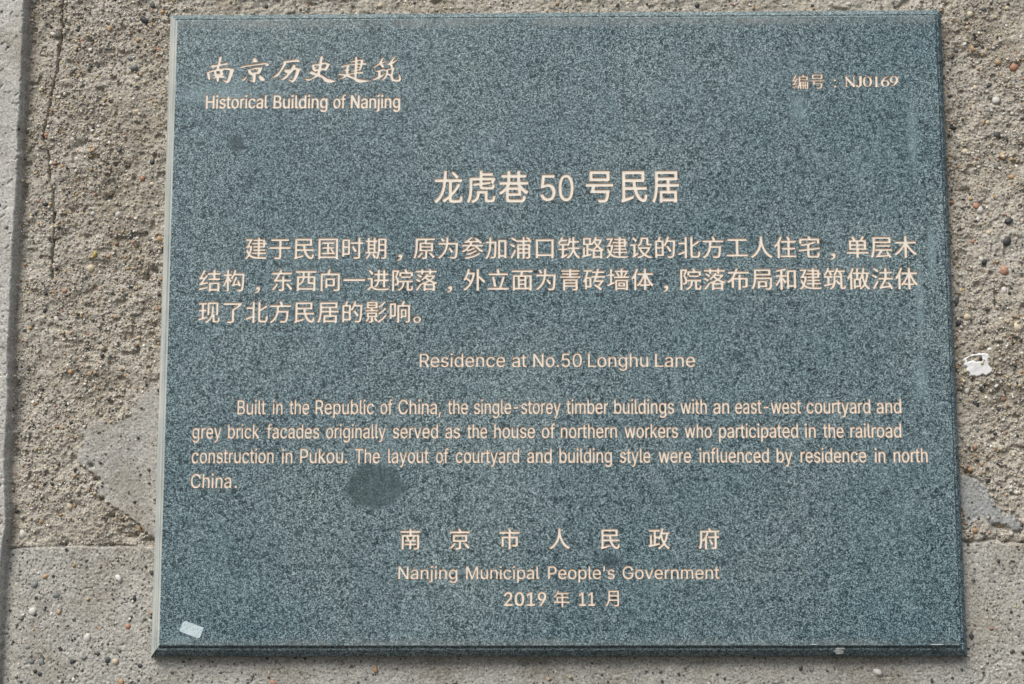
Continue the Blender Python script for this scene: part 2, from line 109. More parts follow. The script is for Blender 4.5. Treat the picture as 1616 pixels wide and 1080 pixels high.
[[840,998,857,989,865,972,867,793,876,790,979,787,993,776,999,753,998,702,986,683,964,678,876,677,866,670,862,84,854,60,840,39,818,23,794,14,688,0,578,1,559,16,537,72,532,93,539,108,563,115,733,115,743,118,746,125,747,670,743,676,733,677,411,680,400,688,394,699,394,768,405,784,424,789,743,791,747,803,747,963,751,984,761,994,776,999],[354,913,374,901,379,877,377,205,366,192,348,186,120,185,115,176,113,122,105,108,80,100,20,103,6,113,0,137,3,895,13,908,35,914],[263,806,129,808,117,804,115,623,119,611,253,609,266,613,267,794],[521,620,540,605,596,528,699,368,700,353,693,338,630,302,609,302,595,315,437,560,437,578,448,591,496,617],[263,501,129,503,117,499,115,309,119,297,253,295,266,299,267,489]],
[[465,998,480,992,488,978,492,876,549,870,563,859,568,844,568,794,560,773,540,764,495,762,490,756,490,377,495,364,540,362,555,358,564,347,570,330,580,383,586,501,587,918,592,945,603,954,621,958,955,958,980,956,995,942,999,915,999,113,986,54,971,34,949,19,913,8,871,3,778,5,762,18,740,81,741,101,757,112,862,112,883,119,885,350,881,359,871,360,702,360,690,356,671,232,647,137,601,30,588,10,576,1,561,0,546,8,501,40,489,62,443,43,431,43,419,51,313,208,311,220,317,232,345,252,338,256,237,255,253,240,258,229,246,193,177,89,100,6,85,1,70,5,9,51,7,66,12,78,52,116,97,169,148,252,139,257,25,258,10,265,1,279,0,335,10,355,31,363,97,364,103,367,105,377,104,756,97,763,43,764,22,773,15,797,18,856,37,871,103,876,105,972,110,987,124,997,187,999,210,987,216,969,216,886,220,874,362,872,372,874,375,880,376,969,383,989,404,999],[881,850,702,850,698,838,699,719,711,715,881,717,885,729,885,838],[372,761,221,762,216,753,217,708,230,704,371,705,376,717],[881,608,702,608,698,596,699,470,711,467,881,468,885,480,885,596],[372,605,221,605,216,596,217,539,230,535,371,536,376,548,376,596],[372,436,221,436,216,427,217,368,230,363,371,364,376,377,376,427],[560,261,534,257,412,255,513,115,543,184]],
[[623,998,734,977,809,948,894,891,950,823,999,657,951,454,841,303,754,228,635,154,375,43,238,6,151,0,98,17,57,55,0,145,8,190,52,221,262,296,375,355,461,423,519,507,499,526,313,564,209,620,142,710,147,831,209,906,325,969,474,999]],
[[974,998,992,988,999,967,998,905,983,886,959,882,653,881,647,877,644,855,624,814,623,806,633,804,894,802,912,787,916,753,914,382,903,368,885,362,662,362,650,358,648,91,640,54,624,30,588,9,541,0,437,0,413,9,387,75,386,91,394,103,410,109,523,108,535,116,535,357,523,362,300,363,282,370,273,391,272,759,276,787,285,798,303,804,487,806,496,818,517,871,517,879,508,882,226,882,214,878,212,605,206,478,191,345,162,199,127,94,103,44,92,31,68,28,6,69,0,82,1,97,42,197,68,298,89,445,97,574,97,960,99,979,107,991,119,997,140,999],[797,701,395,702,388,694,388,642,391,636,401,634,793,634,800,645,800,691],[797,533,395,535,388,527,388,475,391,468,401,467,793,467,800,478,800,524],[392,338,448,317,458,304,458,289,408,215,334,122,282,64,261,51,241,55,187,90,177,109,186,131,270,221,355,332,371,341],[793,336,840,292,981,128,992,103,989,91,980,80,924,46,900,49,717,267,710,286,719,305,766,334]],
[[498,999,516,990,524,972,525,757,528,748,963,746,985,741,996,727,999,665,979,329,961,172,936,84,916,51,893,29,867,14,839,5,797,0,660,0,625,5,609,16,581,90,582,105,590,114,609,119,788,115,804,122,816,139,835,207,849,311,868,624,865,630,854,632,520,631,510,624,480,494,446,400,403,317,350,237,281,158,189,76,100,14,84,9,68,11,7,63,0,78,2,90,109,169,167,220,230,288,275,349,323,435,348,496,381,624,379,630,371,631,46,634,31,645,26,659,28,727,39,741,58,746,248,748,123,916,124,931,135,943,202,968,224,962,257,928,309,866,346,807,345,792,335,781,272,748,394,748,401,798,404,981,412,992,425,998],[597,530,624,509,691,432,765,326,764,308,756,297,689,263,673,263,657,273,593,367,509,476,512,494,523,505,574,529]],
[[431,999,496,967,505,955,506,941,493,922,372,827,650,836,644,844,581,889,570,909,574,920,587,934,628,960,645,963,695,936,798,864,880,797,920,757,926,740,921,725,857,679,833,685,780,737,757,741,504,729,496,722,469,664,481,660,954,659,977,654,988,638,990,591,986,571,974,559,951,555,757,555,747,551,787,513,854,463,993,388,999,376,997,361,948,301,927,297,895,310,780,380,692,452,604,549,590,555,414,555,399,551,299,436,413,472,543,534,563,532,610,507,621,498,624,484,607,461,528,416,381,354,308,331,287,329,273,337,237,376,229,379,129,316,91,295,73,291,52,300,7,347,0,364,8,382,85,423,149,463,208,510,248,551,237,555,26,558,13,568,8,583,7,629,13,647,23,656,41,659,320,660,336,664,361,707,363,719,281,718,158,707,147,714,139,725,124,775,122,795,135,811,190,836,287,897,408,994],[648,412,707,382,715,367,710,350,678,325,625,294,516,243,399,203,276,172,261,175,249,184,213,236,214,254,229,266,329,289,436,321,552,367,628,410],[786,298,849,265,855,248,846,230,801,192,739,153,660,113,578,81,396,31,208,0,193,2,181,9,145,70,148,91,164,101,349,129,440,149,547,181,658,228,711,260,760,296]],
[[269,998,286,989,294,972,291,823,295,811,503,809,521,804,533,788,534,633,528,408,519,235,505,126,495,90,479,60,457,38,430,23,372,12,305,12,266,17,248,34,229,102,230,114,238,124,257,129,363,127,381,137,393,179,407,319,418,693,405,697,293,696,288,687,279,535,262,402,243,310,219,227,182,137,145,72,97,10,86,2,71,0,56,8,9,48,0,72,80,196,111,270,129,331,159,501,173,687,165,697,56,697,35,703,22,725,23,788,32,802,50,809,172,811,176,823,176,963,180,984,190,994,205,999],[973,880,993,868,999,844,996,37,989,25,976,19,904,19,891,25,884,37,880,81,876,87,715,88,706,84,703,34,691,17,670,12,609,14,595,25,589,48,592,862,603,875,624,881],[877,764,718,765,706,761,704,215,709,202,867,201,880,206,881,752]],
[[665,998,680,992,688,978,690,865,694,856,828,856,821,865,738,915,725,931,726,946,739,963,768,990,788,995,844,968,938,911,948,900,951,888,937,856,982,852,998,836,999,769,993,757,982,750,703,747,694,745,690,737,690,693,694,684,917,682,935,677,945,664,948,126,940,59,920,29,879,9,782,0,741,8,728,27,713,74,713,91,721,101,735,106,821,104,834,109,836,219,826,227,697,226,690,216,690,39,686,19,677,8,662,4,598,5,584,16,579,33,577,223,565,227,448,227,441,225,438,216,438,39,434,19,425,8,410,4,348,5,335,16,329,39,332,664,342,677,360,682,574,684,578,693,577,743,565,747,295,750,279,766,275,796,251,784,231,788,61,895,50,908,50,926,87,975,99,982,114,983,172,954,278,892,299,876,313,855,571,855,578,865,579,966,584,987,606,999],[70,699,187,642,256,597,261,586,259,571,219,514,205,507,187,511,6,618,0,638,12,661,43,697,55,701],[833,577,694,577,690,568,691,510,703,506,832,507,837,519,837,568],[575,577,442,577,438,568,439,510,451,506,574,507,579,519,578,568],[237,432,290,391,297,379,297,362,220,202,133,42,117,23,96,22,34,65,26,80,28,94,122,260,202,417,219,433],[833,402,694,403,690,394,691,336,703,331,832,332,837,344,837,394],[575,402,442,403,438,394,439,336,451,331,574,332,579,344,578,394]],
[[969,998,992,984,999,957,999,52,990,18,976,10,958,7,894,7,873,13,859,32,856,99,844,104,158,104,143,99,141,32,126,6,105,0,44,0,12,9,2,25,0,52,0,954,9,987,23,996,48,999],[852,866,147,866,142,853,144,243,158,239,852,240,857,254,857,853]],
[[741,998,758,990,765,972,765,828,769,816,936,814,953,809,963,795,965,733,961,719,950,710,930,706,778,706,767,702,762,539,764,532,773,529,965,528,979,523,988,513,991,448,987,433,976,424,956,420,787,420,781,419,779,413,808,327,854,235,918,154,994,95,999,83,996,68,941,5,921,5,889,26,845,64,789,133,754,189,709,282,641,162,574,83,520,35,479,5,462,0,447,5,399,54,393,68,395,80,406,93,488,157,555,233,595,304,616,355,631,413,629,419,621,420,447,421,439,386,424,373,299,370,293,366,291,357,293,187,305,189,395,235,415,237,428,227,434,213,443,168,439,148,424,135,206,10,191,5,179,8,142,68,137,86,142,101,171,132,180,157,180,366,171,370,40,373,24,389,21,433,24,460,40,476,177,480,181,492,181,577,174,584,104,585,84,593,75,607,72,644,52,642,36,651,0,716,1,739,49,796,89,854,124,918,154,987,168,997,188,997,238,981,253,966,253,948,233,887,412,885,435,878,445,857,444,795,432,779,415,774,171,772,121,706,118,695,389,693,409,683,421,653,441,696,462,758,497,934,505,951,517,958,534,959,584,950,597,942,605,919,589,819,598,814,645,815,652,825,652,963,656,984,665,994,680,999],[648,704,560,703,515,592,504,572,491,561,467,564,415,595,386,585,295,583,291,572,293,483,305,479,424,478,434,516,456,528,645,530,652,566,652,692]],
[[608,999,663,986,681,972,684,955,668,907,669,896,857,895,900,878,916,861,913,832,875,738,826,651,777,577,801,551,851,513,905,478,987,438,999,422,995,402,959,352,946,342,929,339,925,335,924,39,919,16,897,3,845,3,825,10,813,34,807,37,602,38,590,34,583,13,570,2,512,0,492,5,483,16,479,33,478,335,471,338,442,328,428,330,393,370,379,374,315,374,306,370,306,232,316,229,411,251,428,248,441,232,446,191,446,168,437,153,411,143,69,58,37,52,23,56,10,74,0,136,11,156,45,168,50,177,50,498,53,516,60,527,80,535,124,534,138,529,149,516,152,197,159,193,190,200,196,205,198,215,197,589,188,596,75,598,61,604,53,615,50,914,56,943,69,954,86,956,385,956,411,951,420,940,423,926,424,721,428,709,469,759,509,823,547,899,579,984,593,997],[313,852,158,852,154,841,156,705,167,702,313,703,317,715,317,841],[774,788,631,790,622,788,620,782,665,703,692,667,700,662,749,733,773,776],[559,683,550,681,491,607,469,590,451,591,422,611,396,597,309,595,305,583,306,486,315,482,416,480,430,469,440,444,497,475,561,519,616,566,626,580],[705,493,693,490,610,417,789,417],[811,308,592,308,589,297,590,147,602,143,811,144,815,156,815,297]],
[[162,999,232,941,296,876,324,840,327,825,321,810,273,760,259,757,243,765,197,819,92,926,90,944,101,962,138,996],[822,983,839,974,846,953,848,700,860,695,960,698,974,694,985,681,989,657,992,622,986,604,974,595,954,591,839,590,807,593,778,605,750,633,739,672,734,870,722,874,593,874,583,867,582,810,574,759,544,681,493,613,415,550,875,550,927,529,937,514,935,493,887,379,826,284,754,200,772,185,845,149,986,103,999,89,997,71,954,7,942,0,924,0,792,45,655,120,564,70,496,40,399,6,367,4,353,18,324,71,322,86,329,100,470,149,549,188,564,200,477,308,406,433,379,440,365,451,360,469,360,514,369,544,324,595,318,610,319,622,327,633,373,660,420,699,458,759,467,788,474,837,475,950,478,968,487,979,508,984],[238,684,258,672,263,651,264,248,273,248,341,298,361,303,373,297,381,287,403,224,397,209,382,195,177,34,156,28,138,41,102,104,108,122,138,161,148,194,148,565,138,572,33,573,12,578,0,601,0,657,9,678,27,685],[790,436,537,438,526,433,578,349,628,293,658,269,676,281,737,347,778,407]],
[[620,999,680,986,694,978,700,966,698,942,668,844,668,833,966,831,985,826,996,812,999,744,992,578,973,280,952,137,926,69,908,46,883,25,861,14,826,5,760,0,661,3,636,9,621,25,599,90,600,102,607,110,626,115,798,113,817,126,829,150,845,219,859,339,879,703,877,718,868,722,630,722,617,716,574,632,515,544,503,538,490,538,446,564,438,561,437,134,429,105,417,97,401,95,125,94,118,87,115,34,103,17,65,12,30,12,14,17,3,31,0,52,0,783,6,812,30,825,122,826,134,830,175,975,189,994,211,998,281,986,298,972,301,954,257,830,268,826,404,825,429,815,437,794,438,661,442,651,474,699,515,782,553,881,584,981,598,997],[316,718,132,719,119,715,117,543,121,531,306,529,319,533,320,706],[617,585,637,575,682,522,761,419,810,345,813,330,805,315,744,278,722,276,704,288,639,389,539,525,539,540,550,555,595,580],[316,425,132,426,119,422,117,214,121,203,306,201,319,205,320,413]],
[[633,999,650,990,657,969,659,659,669,660,760,723,889,827,903,827,918,819,967,753,967,741,962,729,932,704,806,617,666,531,658,517,658,196,662,148,671,135,688,131,831,131,860,135,872,147,880,174,894,325,900,342,912,349,926,347,984,318,997,304,999,256,993,190,973,97,959,70,940,47,920,32,892,21,840,15,708,15,628,23,599,35,577,52,563,73,552,103,543,193,544,969,548,987,562,998],[381,999,400,987,405,963,405,34,400,13,387,2,326,0,303,8,294,28,293,220,290,232,54,134,39,137,30,148,0,223,6,238,19,248,283,352,292,359,292,625,280,629,45,632,34,639,28,651,27,717,37,738,54,745,290,747,293,759,296,981,303,992,315,998]],
[[523,999,542,984,585,908,612,846,611,817,966,815,987,810,998,797,999,727,990,712,975,706,453,705,443,703,440,697,429,580,435,571,857,570,875,567,888,557,891,522,867,267,846,150,826,89,812,66,787,38,760,20,732,12,693,6,559,6,517,9,499,16,491,28,468,92,470,107,477,115,502,120,678,114,700,121,714,139,729,180,745,254,765,452,762,458,754,459,420,459,408,450,382,352,348,267,312,203,277,153,217,90,156,41,86,0,62,0,4,57,0,77,13,94,95,145,153,197,223,293,256,366,283,457,299,545,312,694,311,701,301,705,34,707,22,715,16,729,18,797,28,810,50,815,484,817,484,831,431,940,427,958,435,971,450,979,499,998]],
[[920,997,940,983,945,957,944,881,938,867,926,857,571,854,559,848,558,154,562,143,571,141,980,138,994,125,999,103,999,34,989,10,977,2,956,0,46,0,22,2,7,13,0,38,0,107,7,129,22,139,419,141,429,143,432,154,431,849,419,854,73,857,59,870,54,892,54,965,64,989,76,997,97,999]],
[[532,999,549,990,556,972,550,821,573,685,603,579,653,453,697,369,774,265,872,173,989,101,999,84,996,69,945,9,921,2,830,53,744,120,678,191,613,282,564,371,503,522,497,527,463,433,424,347,381,270,324,194,249,114,176,53,93,2,67,0,6,57,0,69,1,81,20,101,152,191,252,301,320,413,376,551,409,685,424,806,434,981,444,994,459,999]],
[[615,999,629,994,641,981,706,870,723,824,713,795,951,793,969,788,979,774,980,707,974,693,963,685,716,682,704,678,705,487,716,484,928,482,940,476,947,465,950,421,946,392,928,378,716,376,705,372,703,155,705,146,713,142,980,140,996,123,999,94,996,53,980,37,322,34,298,40,288,53,287,120,293,132,304,140,577,142,589,147,589,372,577,376,368,378,350,392,346,424,349,465,356,476,368,482,577,484,589,487,589,678,577,682,330,685,319,692,313,704,312,757,319,782,339,792,608,795,608,803,589,850,540,938,535,955,538,967,548,976],[284,990,348,970,359,958,361,943,325,856,257,716,254,21,248,9,234,1,171,0,151,9,143,33,142,541,136,540,81,477,57,468,38,482,4,541,0,561,7,576,101,690,147,760,203,858,256,978,269,989]],
[[502,999,524,984,583,883,943,882,970,875,978,863,981,842,981,657,973,634,959,625,931,623,889,624,868,634,861,657,860,760,853,770,160,770,150,769,147,763,146,654,138,631,149,628,216,637,439,675,601,713,717,750,735,750,750,742,802,689,807,675,803,663,783,650,704,624,520,578,515,566,517,441,529,439,968,486,982,481,991,469,999,398,989,385,971,378,520,326,515,313,517,134,526,119,556,112,813,111,841,115,856,127,865,147,879,251,892,264,910,264,980,236,989,225,992,207,981,125,966,75,940,37,901,11,847,0,538,0,490,6,444,23,414,51,397,95,392,157,391,301,387,311,45,274,21,279,9,292,0,357,6,372,21,381,377,422,388,425,391,437,391,542,387,553,181,524,139,522,119,539,101,587,100,604,108,622,57,624,36,634,28,663,28,845,34,869,45,878,63,882,438,883,440,892,412,945,412,966,432,983]],
[[735,999,804,977,818,966,822,955,817,937,748,834,746,825,876,823,894,816,902,802,902,384,891,367,873,362,562,361,555,351,556,301,568,297,977,295,992,287,999,269,999,219,992,198,980,191,962,188,559,187,554,175,553,22,538,4,508,0,458,2,446,8,438,19,435,175,431,187,36,188,10,196,0,216,0,269,7,287,22,295,422,297,431,299,435,304,435,354,428,361,135,362,114,367,103,381,103,805,114,818,129,823,272,824,283,828,205,940,203,955,209,966,266,997,284,998,296,993,373,902,403,855,416,825,595,824,608,828,622,846,708,990,720,998],[784,719,559,720,555,710,556,649,568,644,783,645,788,657,787,710],[431,719,222,720,217,710,218,649,231,644,431,645,435,657,435,710],[784,543,559,543,554,531,556,469,568,465,783,466,788,478,787,534],[431,543,222,543,217,531,218,469,231,465,431,466,435,478,435,534]],
[[915,998,935,985,940,961,940,719,935,701,921,690,232,688,220,684,218,567,209,417,186,264,153,142,127,72,105,29,93,15,69,14,7,51,0,62,0,78,31,146,57,225,75,300,90,396,103,594,103,964,111,988,122,996,143,999],[821,891,226,892,219,881,219,805,222,799,232,797,818,798,824,801,825,811,825,881],[901,628,915,622,923,609,926,558,918,531,898,520,318,520,294,527,285,548,286,609,297,624,312,628],[975,438,992,429,999,411,999,359,987,336,966,330,806,330,795,325,897,172,955,75,962,47,945,27,895,2,871,0,858,10,827,64,815,69,472,45,294,25,279,28,269,38,245,102,247,123,312,185,371,264,409,325,398,330,250,330,229,336,218,353,215,399,218,420,229,434,259,440],[747,328,557,328,432,154,472,153,759,172,756,185,707,261,698,282,705,303]],
[[534,999,551,990,557,973,558,757,562,745,937,743,954,740,965,730,969,713,969,658,965,643,951,633,620,630,609,625,672,524,761,412,868,307,991,217,999,202,996,188,937,123,917,122,897,134,810,201,747,261,665,354,568,486,560,493,556,22,548,7,531,1,476,0,456,5,447,16,443,33,443,474,439,491,342,357,237,241,165,178,96,128,76,118,59,122,6,179,0,194,4,208,127,299,231,401,321,512,367,582,390,625,378,630,53,633,40,643,35,658,35,713,40,730,50,740,67,743,439,745,443,757,446,981,453,993,465,998]],
[[735,998,750,992,759,978,760,867,764,858,969,856,987,851,996,841,999,774,994,759,984,750,963,746,771,746,764,745,760,736,762,621,774,618,945,618,966,614,976,605,981,590,982,538,976,520,963,510,942,507,463,507,437,512,426,526,424,555,425,596,437,612,457,617,629,618,641,621,642,736,641,742,632,746,437,746,413,750,403,759,398,774,397,826,403,844,413,853,431,857,638,858,642,870,643,969,648,987,670,999],[227,987,298,959,308,949,312,931,252,806,169,666,168,657,257,666,315,756,333,771,354,767,401,740,417,727,422,713,415,692,362,613,221,433,220,427,381,451,401,450,412,444,418,433,423,371,413,355,392,347,47,280,35,287,27,298,9,354,10,374,97,453,174,549,145,549,50,534,35,536,19,555,0,610,0,628,47,681,97,759,153,867,198,972,212,986],[930,433,950,421,955,398,955,39,953,21,945,10,922,3,859,5,846,16,839,40,830,43,579,43,567,40,560,13,546,2,481,0,458,10,450,36,450,392,453,415,460,426,490,434],[836,328,569,328,565,316,567,155,579,151,836,153,840,164,840,316],[398,243,417,234,426,205,427,158,410,139,53,61,29,61,15,74,3,147,8,161,20,171]],
[[261,998,279,990,286,972,288,802,297,799,377,798,395,793,407,777,410,725,425,744,464,831,512,981,520,991,535,998,604,985,615,978,623,966,620,940,589,840,589,829,967,827,984,824,995,815,999,800,998,718,989,491,979,334,965,188,953,124,939,80,920,48,892,23,859,9,827,3,764,0,693,5,676,22,655,92,660,106,678,115,809,113,824,122,836,145,851,211,867,372,882,689,881,713,874,720,542,718,454,573,440,558,425,553,407,559,365,589,348,611,351,628,389,683,389,692,297,691,288,687,291,657,388,517,408,485,413,468,405,447,372,409,360,400,348,399,331,409,300,467,288,480,286,39,284,22,273,8,255,3,202,4,184,11,175,25,172,417,114,296,78,237,68,227,56,224,44,227,33,237,1,296,0,319,41,386,89,482,136,608,158,686,148,691,44,691,26,696,14,718,16,780,26,793,41,798,170,800,174,812,174,963,178,984,187,994,202,999],[592,678,648,661,659,649,662,634,623,523,554,369,565,366,678,386,680,395,643,479,642,497,648,509,666,519,702,531,720,528,734,514,750,482,825,299,830,264,824,252,812,244,770,227,746,228,734,243,720,287,711,292,514,252,452,235,434,236,420,249,400,304,402,322,434,363,470,433,511,536,554,666,568,679]],
[[419,999,491,971,505,955,505,937,472,870,472,861,949,859,965,854,976,840,978,785,970,758,946,749,419,748,406,747,397,738,279,560,276,550,479,550,483,562,484,673,489,691,513,703,575,703,594,696,603,682,605,562,609,550,909,547,921,541,929,529,932,474,926,447,902,435,609,433,605,421,604,110,592,57,569,30,528,12,475,3,388,0,366,3,351,16,324,83,323,98,332,111,348,116,469,117,482,124,482,430,469,434,207,434,136,425,120,430,110,444,90,497,88,524,126,559,157,597,210,670,254,745,20,751,8,758,2,770,0,823,8,849,30,859,319,861,329,872,384,987,397,998],[753,384,774,370,855,292,979,148,999,110,995,95,983,84,924,55,912,54,896,60,790,195,673,318,666,336,675,354,728,381],[235,383,291,369,310,359,317,342,306,312,249,218,174,122,101,47,86,40,70,43,6,89,0,101,3,116,76,189,123,245,164,304,204,374,217,382]],
[[973,998,994,985,999,963,997,903,991,891,980,883,685,880,676,876,674,866,674,768,679,755,919,753,937,748,948,734,951,48,949,26,943,14,919,3,852,6,836,20,831,64,822,69,189,69,177,64,173,20,159,4,95,0,71,8,63,20,60,42,63,734,74,748,92,753,320,755,325,768,325,869,321,878,311,880,19,883,5,894,0,910,0,966,8,988,19,996,41,999],[552,878,451,880,439,876,437,768,441,756,542,754,554,758,556,866],[828,636,688,638,676,634,674,479,679,464,819,462,831,466,832,624],[552,636,436,635,422,561,407,510,383,460,352,413,290,352,229,311,205,305,177,322,176,199,180,187,819,185,831,189,832,328,828,341,642,346,600,361,576,385,565,410,559,441,556,624],[318,636,189,638,177,634,177,419,195,426,232,454,281,509,311,577,321,620]],
[[452,998,521,987,536,980,544,968,540,945,479,825,482,819,961,818,985,813,996,799,999,132,994,83,983,56,965,34,932,17,849,3,697,2,684,10,675,21,652,88,657,106,674,114,839,113,862,117,869,125,871,694,869,704,856,708,127,706,123,694,122,27,111,7,88,0,22,1,9,7,0,18,0,799,12,813,32,818,327,820,356,873,402,986,422,999],[720,601,742,589,748,569,748,257,739,231,727,224,707,221,369,221,361,214,358,164,346,151,326,146,280,145,250,153,242,164,239,187,239,566,247,592,260,600,280,602],[618,496,365,496,361,485,363,330,376,326,618,327,622,339,622,485]],
[[974,992,988,942,997,844,999,280,991,84,969,2,36,0,10,64,0,256,2,844,13,957,30,999]],
[[801,998,818,989,825,970,827,827,836,823,944,820,957,809,963,788,962,736,950,713,932,708,839,708,827,704,827,554,839,549,953,549,970,544,979,533,983,517,979,451,970,440,956,435,839,434,827,430,825,186,820,168,810,158,739,155,725,160,714,174,710,430,698,434,576,434,564,433,559,426,533,332,490,244,458,201,427,169,403,154,386,155,334,207,328,220,328,232,377,287,403,325,430,379,444,429,436,434,339,434,319,440,306,463,306,521,313,539,327,547,447,549,459,553,460,697,453,707,345,708,324,713,315,724,312,739,315,806,324,817,339,822,447,823,459,827,462,977,474,994,494,999,552,997,570,983,574,961,574,834,578,825,707,824,712,837,712,964,717,986,739,998],[123,992,155,967,242,876,289,818,292,803,286,788,231,740,216,738,202,746,129,837,49,925,48,943,59,959,99,990],[708,706,587,708,576,704,572,560,575,551,698,549,710,553,712,694],[240,624,257,615,264,593,265,235,266,223,275,214,328,174,365,153,408,138,474,125,532,121,698,121,982,137,995,128,999,113,975,31,953,18,804,12,547,8,465,15,403,26,342,48,298,72,229,122,208,131,190,125,166,107,79,5,64,0,50,6,5,68,0,92,10,110,56,158,152,232,154,502,146,513,41,513,21,519,8,542,10,606,21,620,38,625]],
[[647,999,670,978,731,867,948,866,963,863,975,856,982,833,983,684,980,664,972,653,954,646,895,644,888,591,879,581,864,576,439,578,422,594,416,644,354,647,342,653,334,664,330,846,249,649,248,635,301,556,336,466,351,485,375,491,948,491,978,483,988,463,989,420,986,402,975,389,951,384,806,383,797,380,796,370,797,119,815,113,870,113,884,117,891,137,898,225,909,238,930,238,984,215,999,196,992,109,983,74,970,47,942,22,906,12,764,12,731,20,710,33,691,62,682,106,680,379,671,383,610,383,600,376,582,274,561,210,534,158,504,117,448,66,396,35,327,5,300,6,254,62,249,74,251,85,267,99,315,117,363,143,401,173,424,198,442,224,460,263,475,312,485,370,484,380,478,383,369,384,342,395,332,341,317,303,291,273,261,256,191,244,149,247,133,263,122,301,113,315,109,18,98,5,83,0,32,0,13,5,3,18,0,42,0,911,6,940,16,949,35,953,288,951,327,930,344,914,345,897,333,849,345,861,363,866,589,866,596,867,596,876,560,946,557,966,574,982,629,999],[207,844,122,846,112,838,111,353,116,333,134,346,209,353,221,364,228,382,228,440,215,494,188,548,141,612,135,629,206,830],[864,760,454,761,446,751,446,684,449,678,460,677,861,677,867,680,868,687,868,751]],
[[700,998,714,992,722,980,725,934,729,928,951,925,968,910,972,878,970,840,962,829,951,823,729,820,722,750,715,739,700,732,645,731,625,739,615,759,614,814,607,821,368,820,364,811,363,759,356,741,336,732,287,731,267,737,256,750,253,811,249,820,45,822,28,827,17,843,16,899,28,921,51,926,249,928,253,934,256,980,264,992,275,997,331,999,351,994,361,980,364,934,371,927,601,926,613,931,616,977,628,994,648,999],[537,797,584,787,599,776,602,759,587,724,855,723,892,705,912,686,914,671,908,657,871,604,752,485,848,441,983,397,999,380,995,360,951,304,933,299,898,306,892,304,891,36,885,13,863,1,799,2,786,13,779,42,770,46,497,46,485,43,479,16,465,2,406,0,386,5,377,16,373,30,373,290,371,297,366,299,328,291,304,298,301,278,289,258,119,30,95,11,74,15,25,68,20,80,23,94,124,217,223,348,237,356,252,355,290,321,270,363,272,374,281,385,430,432,541,482,536,491,450,559,357,483,336,473,322,475,310,483,273,517,265,534,275,554,336,602,403,666,499,791,514,799],[141,774,249,717,313,671,318,657,315,642,272,590,258,586,240,591,75,698,71,709,73,721,102,759,121,774],[743,625,552,626,537,622,590,578,645,544,658,549,701,581,739,616],[69,573,173,522,220,492,245,470,250,456,246,441,205,392,191,386,173,390,115,430,5,494,0,511,8,529,42,567,57,573],[655,415,640,415,520,351,773,351],[777,249,488,249,483,237,485,147,497,142,776,144,780,156,780,237]],
[[689,999,706,990,713,970,715,681,750,667,885,553,986,455,996,440,999,425,990,406,946,368,928,359,914,361,788,487,727,542,715,547,713,27,708,13,694,2,630,0,615,2,604,10,597,36,597,967,602,987,615,998],[232,999,288,988,300,981,306,970,306,952,280,850,282,841,484,839,519,828,533,817,538,803,535,776,515,659,477,519,431,399,378,297,316,206,245,127,159,55,95,15,74,11,60,19,7,71,0,86,3,98,16,111,101,165,160,215,238,302,287,381,247,420,134,504,127,502,95,460,74,455,57,462,10,498,2,507,0,522,66,622,118,727,162,851,197,984,212,998],[405,730,244,730,180,592,180,583,209,579,332,491,341,489,367,557,387,627,407,718]],
[[504,998,523,976,569,839,572,815,562,790,935,786,949,775,954,754,954,699,941,676,911,670,91,670,67,673,53,684,48,702,48,760,55,778,70,787,452,790,450,812,410,945,409,964,416,976,429,984,483,999],[729,644,797,630,808,620,811,601,748,379,661,123,672,119,980,116,994,105,999,87,999,29,989,8,977,2,956,0,46,0,22,2,7,11,0,32,0,90,7,108,22,117,516,119,531,122,570,219,606,328,686,623,702,643],[294,644,306,638,314,626,356,476,394,312,418,181,414,163,402,151,327,132,309,137,299,154,258,364,201,601,206,620,220,630,270,643]],
[[974,998,991,988,999,966,998,904,983,885,959,881,554,880,542,866,517,782,519,776,530,774,913,774,932,770,942,760,948,729,948,48,946,23,940,11,916,0,847,3,833,14,826,54,817,59,176,59,164,55,160,20,143,3,83,0,58,8,51,20,48,42,51,754,61,768,83,774,388,775,397,791,414,873,411,879,403,881,19,883,5,895,0,910,0,966,8,988,19,996,40,999],[823,657,711,659,701,651,700,189,702,179,708,175,817,175,827,182,827,645],[585,657,400,658,395,645,396,576,409,571,584,572,589,585,589,648],[280,657,173,659,163,651,163,189,164,179,170,175,273,175,283,182,284,645],[585,463,400,464,395,451,396,382,409,377,584,379,589,392,589,454],[585,270,400,270,395,257,396,179,409,174,584,176,589,189,589,260]],
[[531,998,543,994,553,983,557,937,565,930,907,929,931,919,939,899,936,853,928,841,913,835,561,832,557,809,565,799,871,797,890,783,894,751,890,719,871,705,565,703,557,693,561,664,977,660,992,652,999,635,999,594,989,574,977,568,956,567,46,566,22,568,7,577,0,594,0,635,7,652,22,660,425,662,435,664,438,670,438,696,431,703,146,703,122,708,110,725,109,768,114,786,128,796,428,799,438,803,438,826,435,832,425,834,92,836,78,847,72,864,73,902,83,922,110,929,431,930,438,937,442,980,452,994,474,999],[829,533,849,521,854,501,854,109,846,59,825,32,786,14,716,6,616,6,601,11,591,22,570,74,574,94,598,104,730,106,736,120,736,164,731,173,286,174,276,173,272,167,272,33,266,13,252,2,234,0,183,1,162,10,154,39,154,492,157,516,164,527,195,534],[732,437,283,439,273,434,272,408,276,399,286,398,725,398,736,405],[732,306,283,308,273,303,272,277,276,269,286,267,725,267,736,274]],
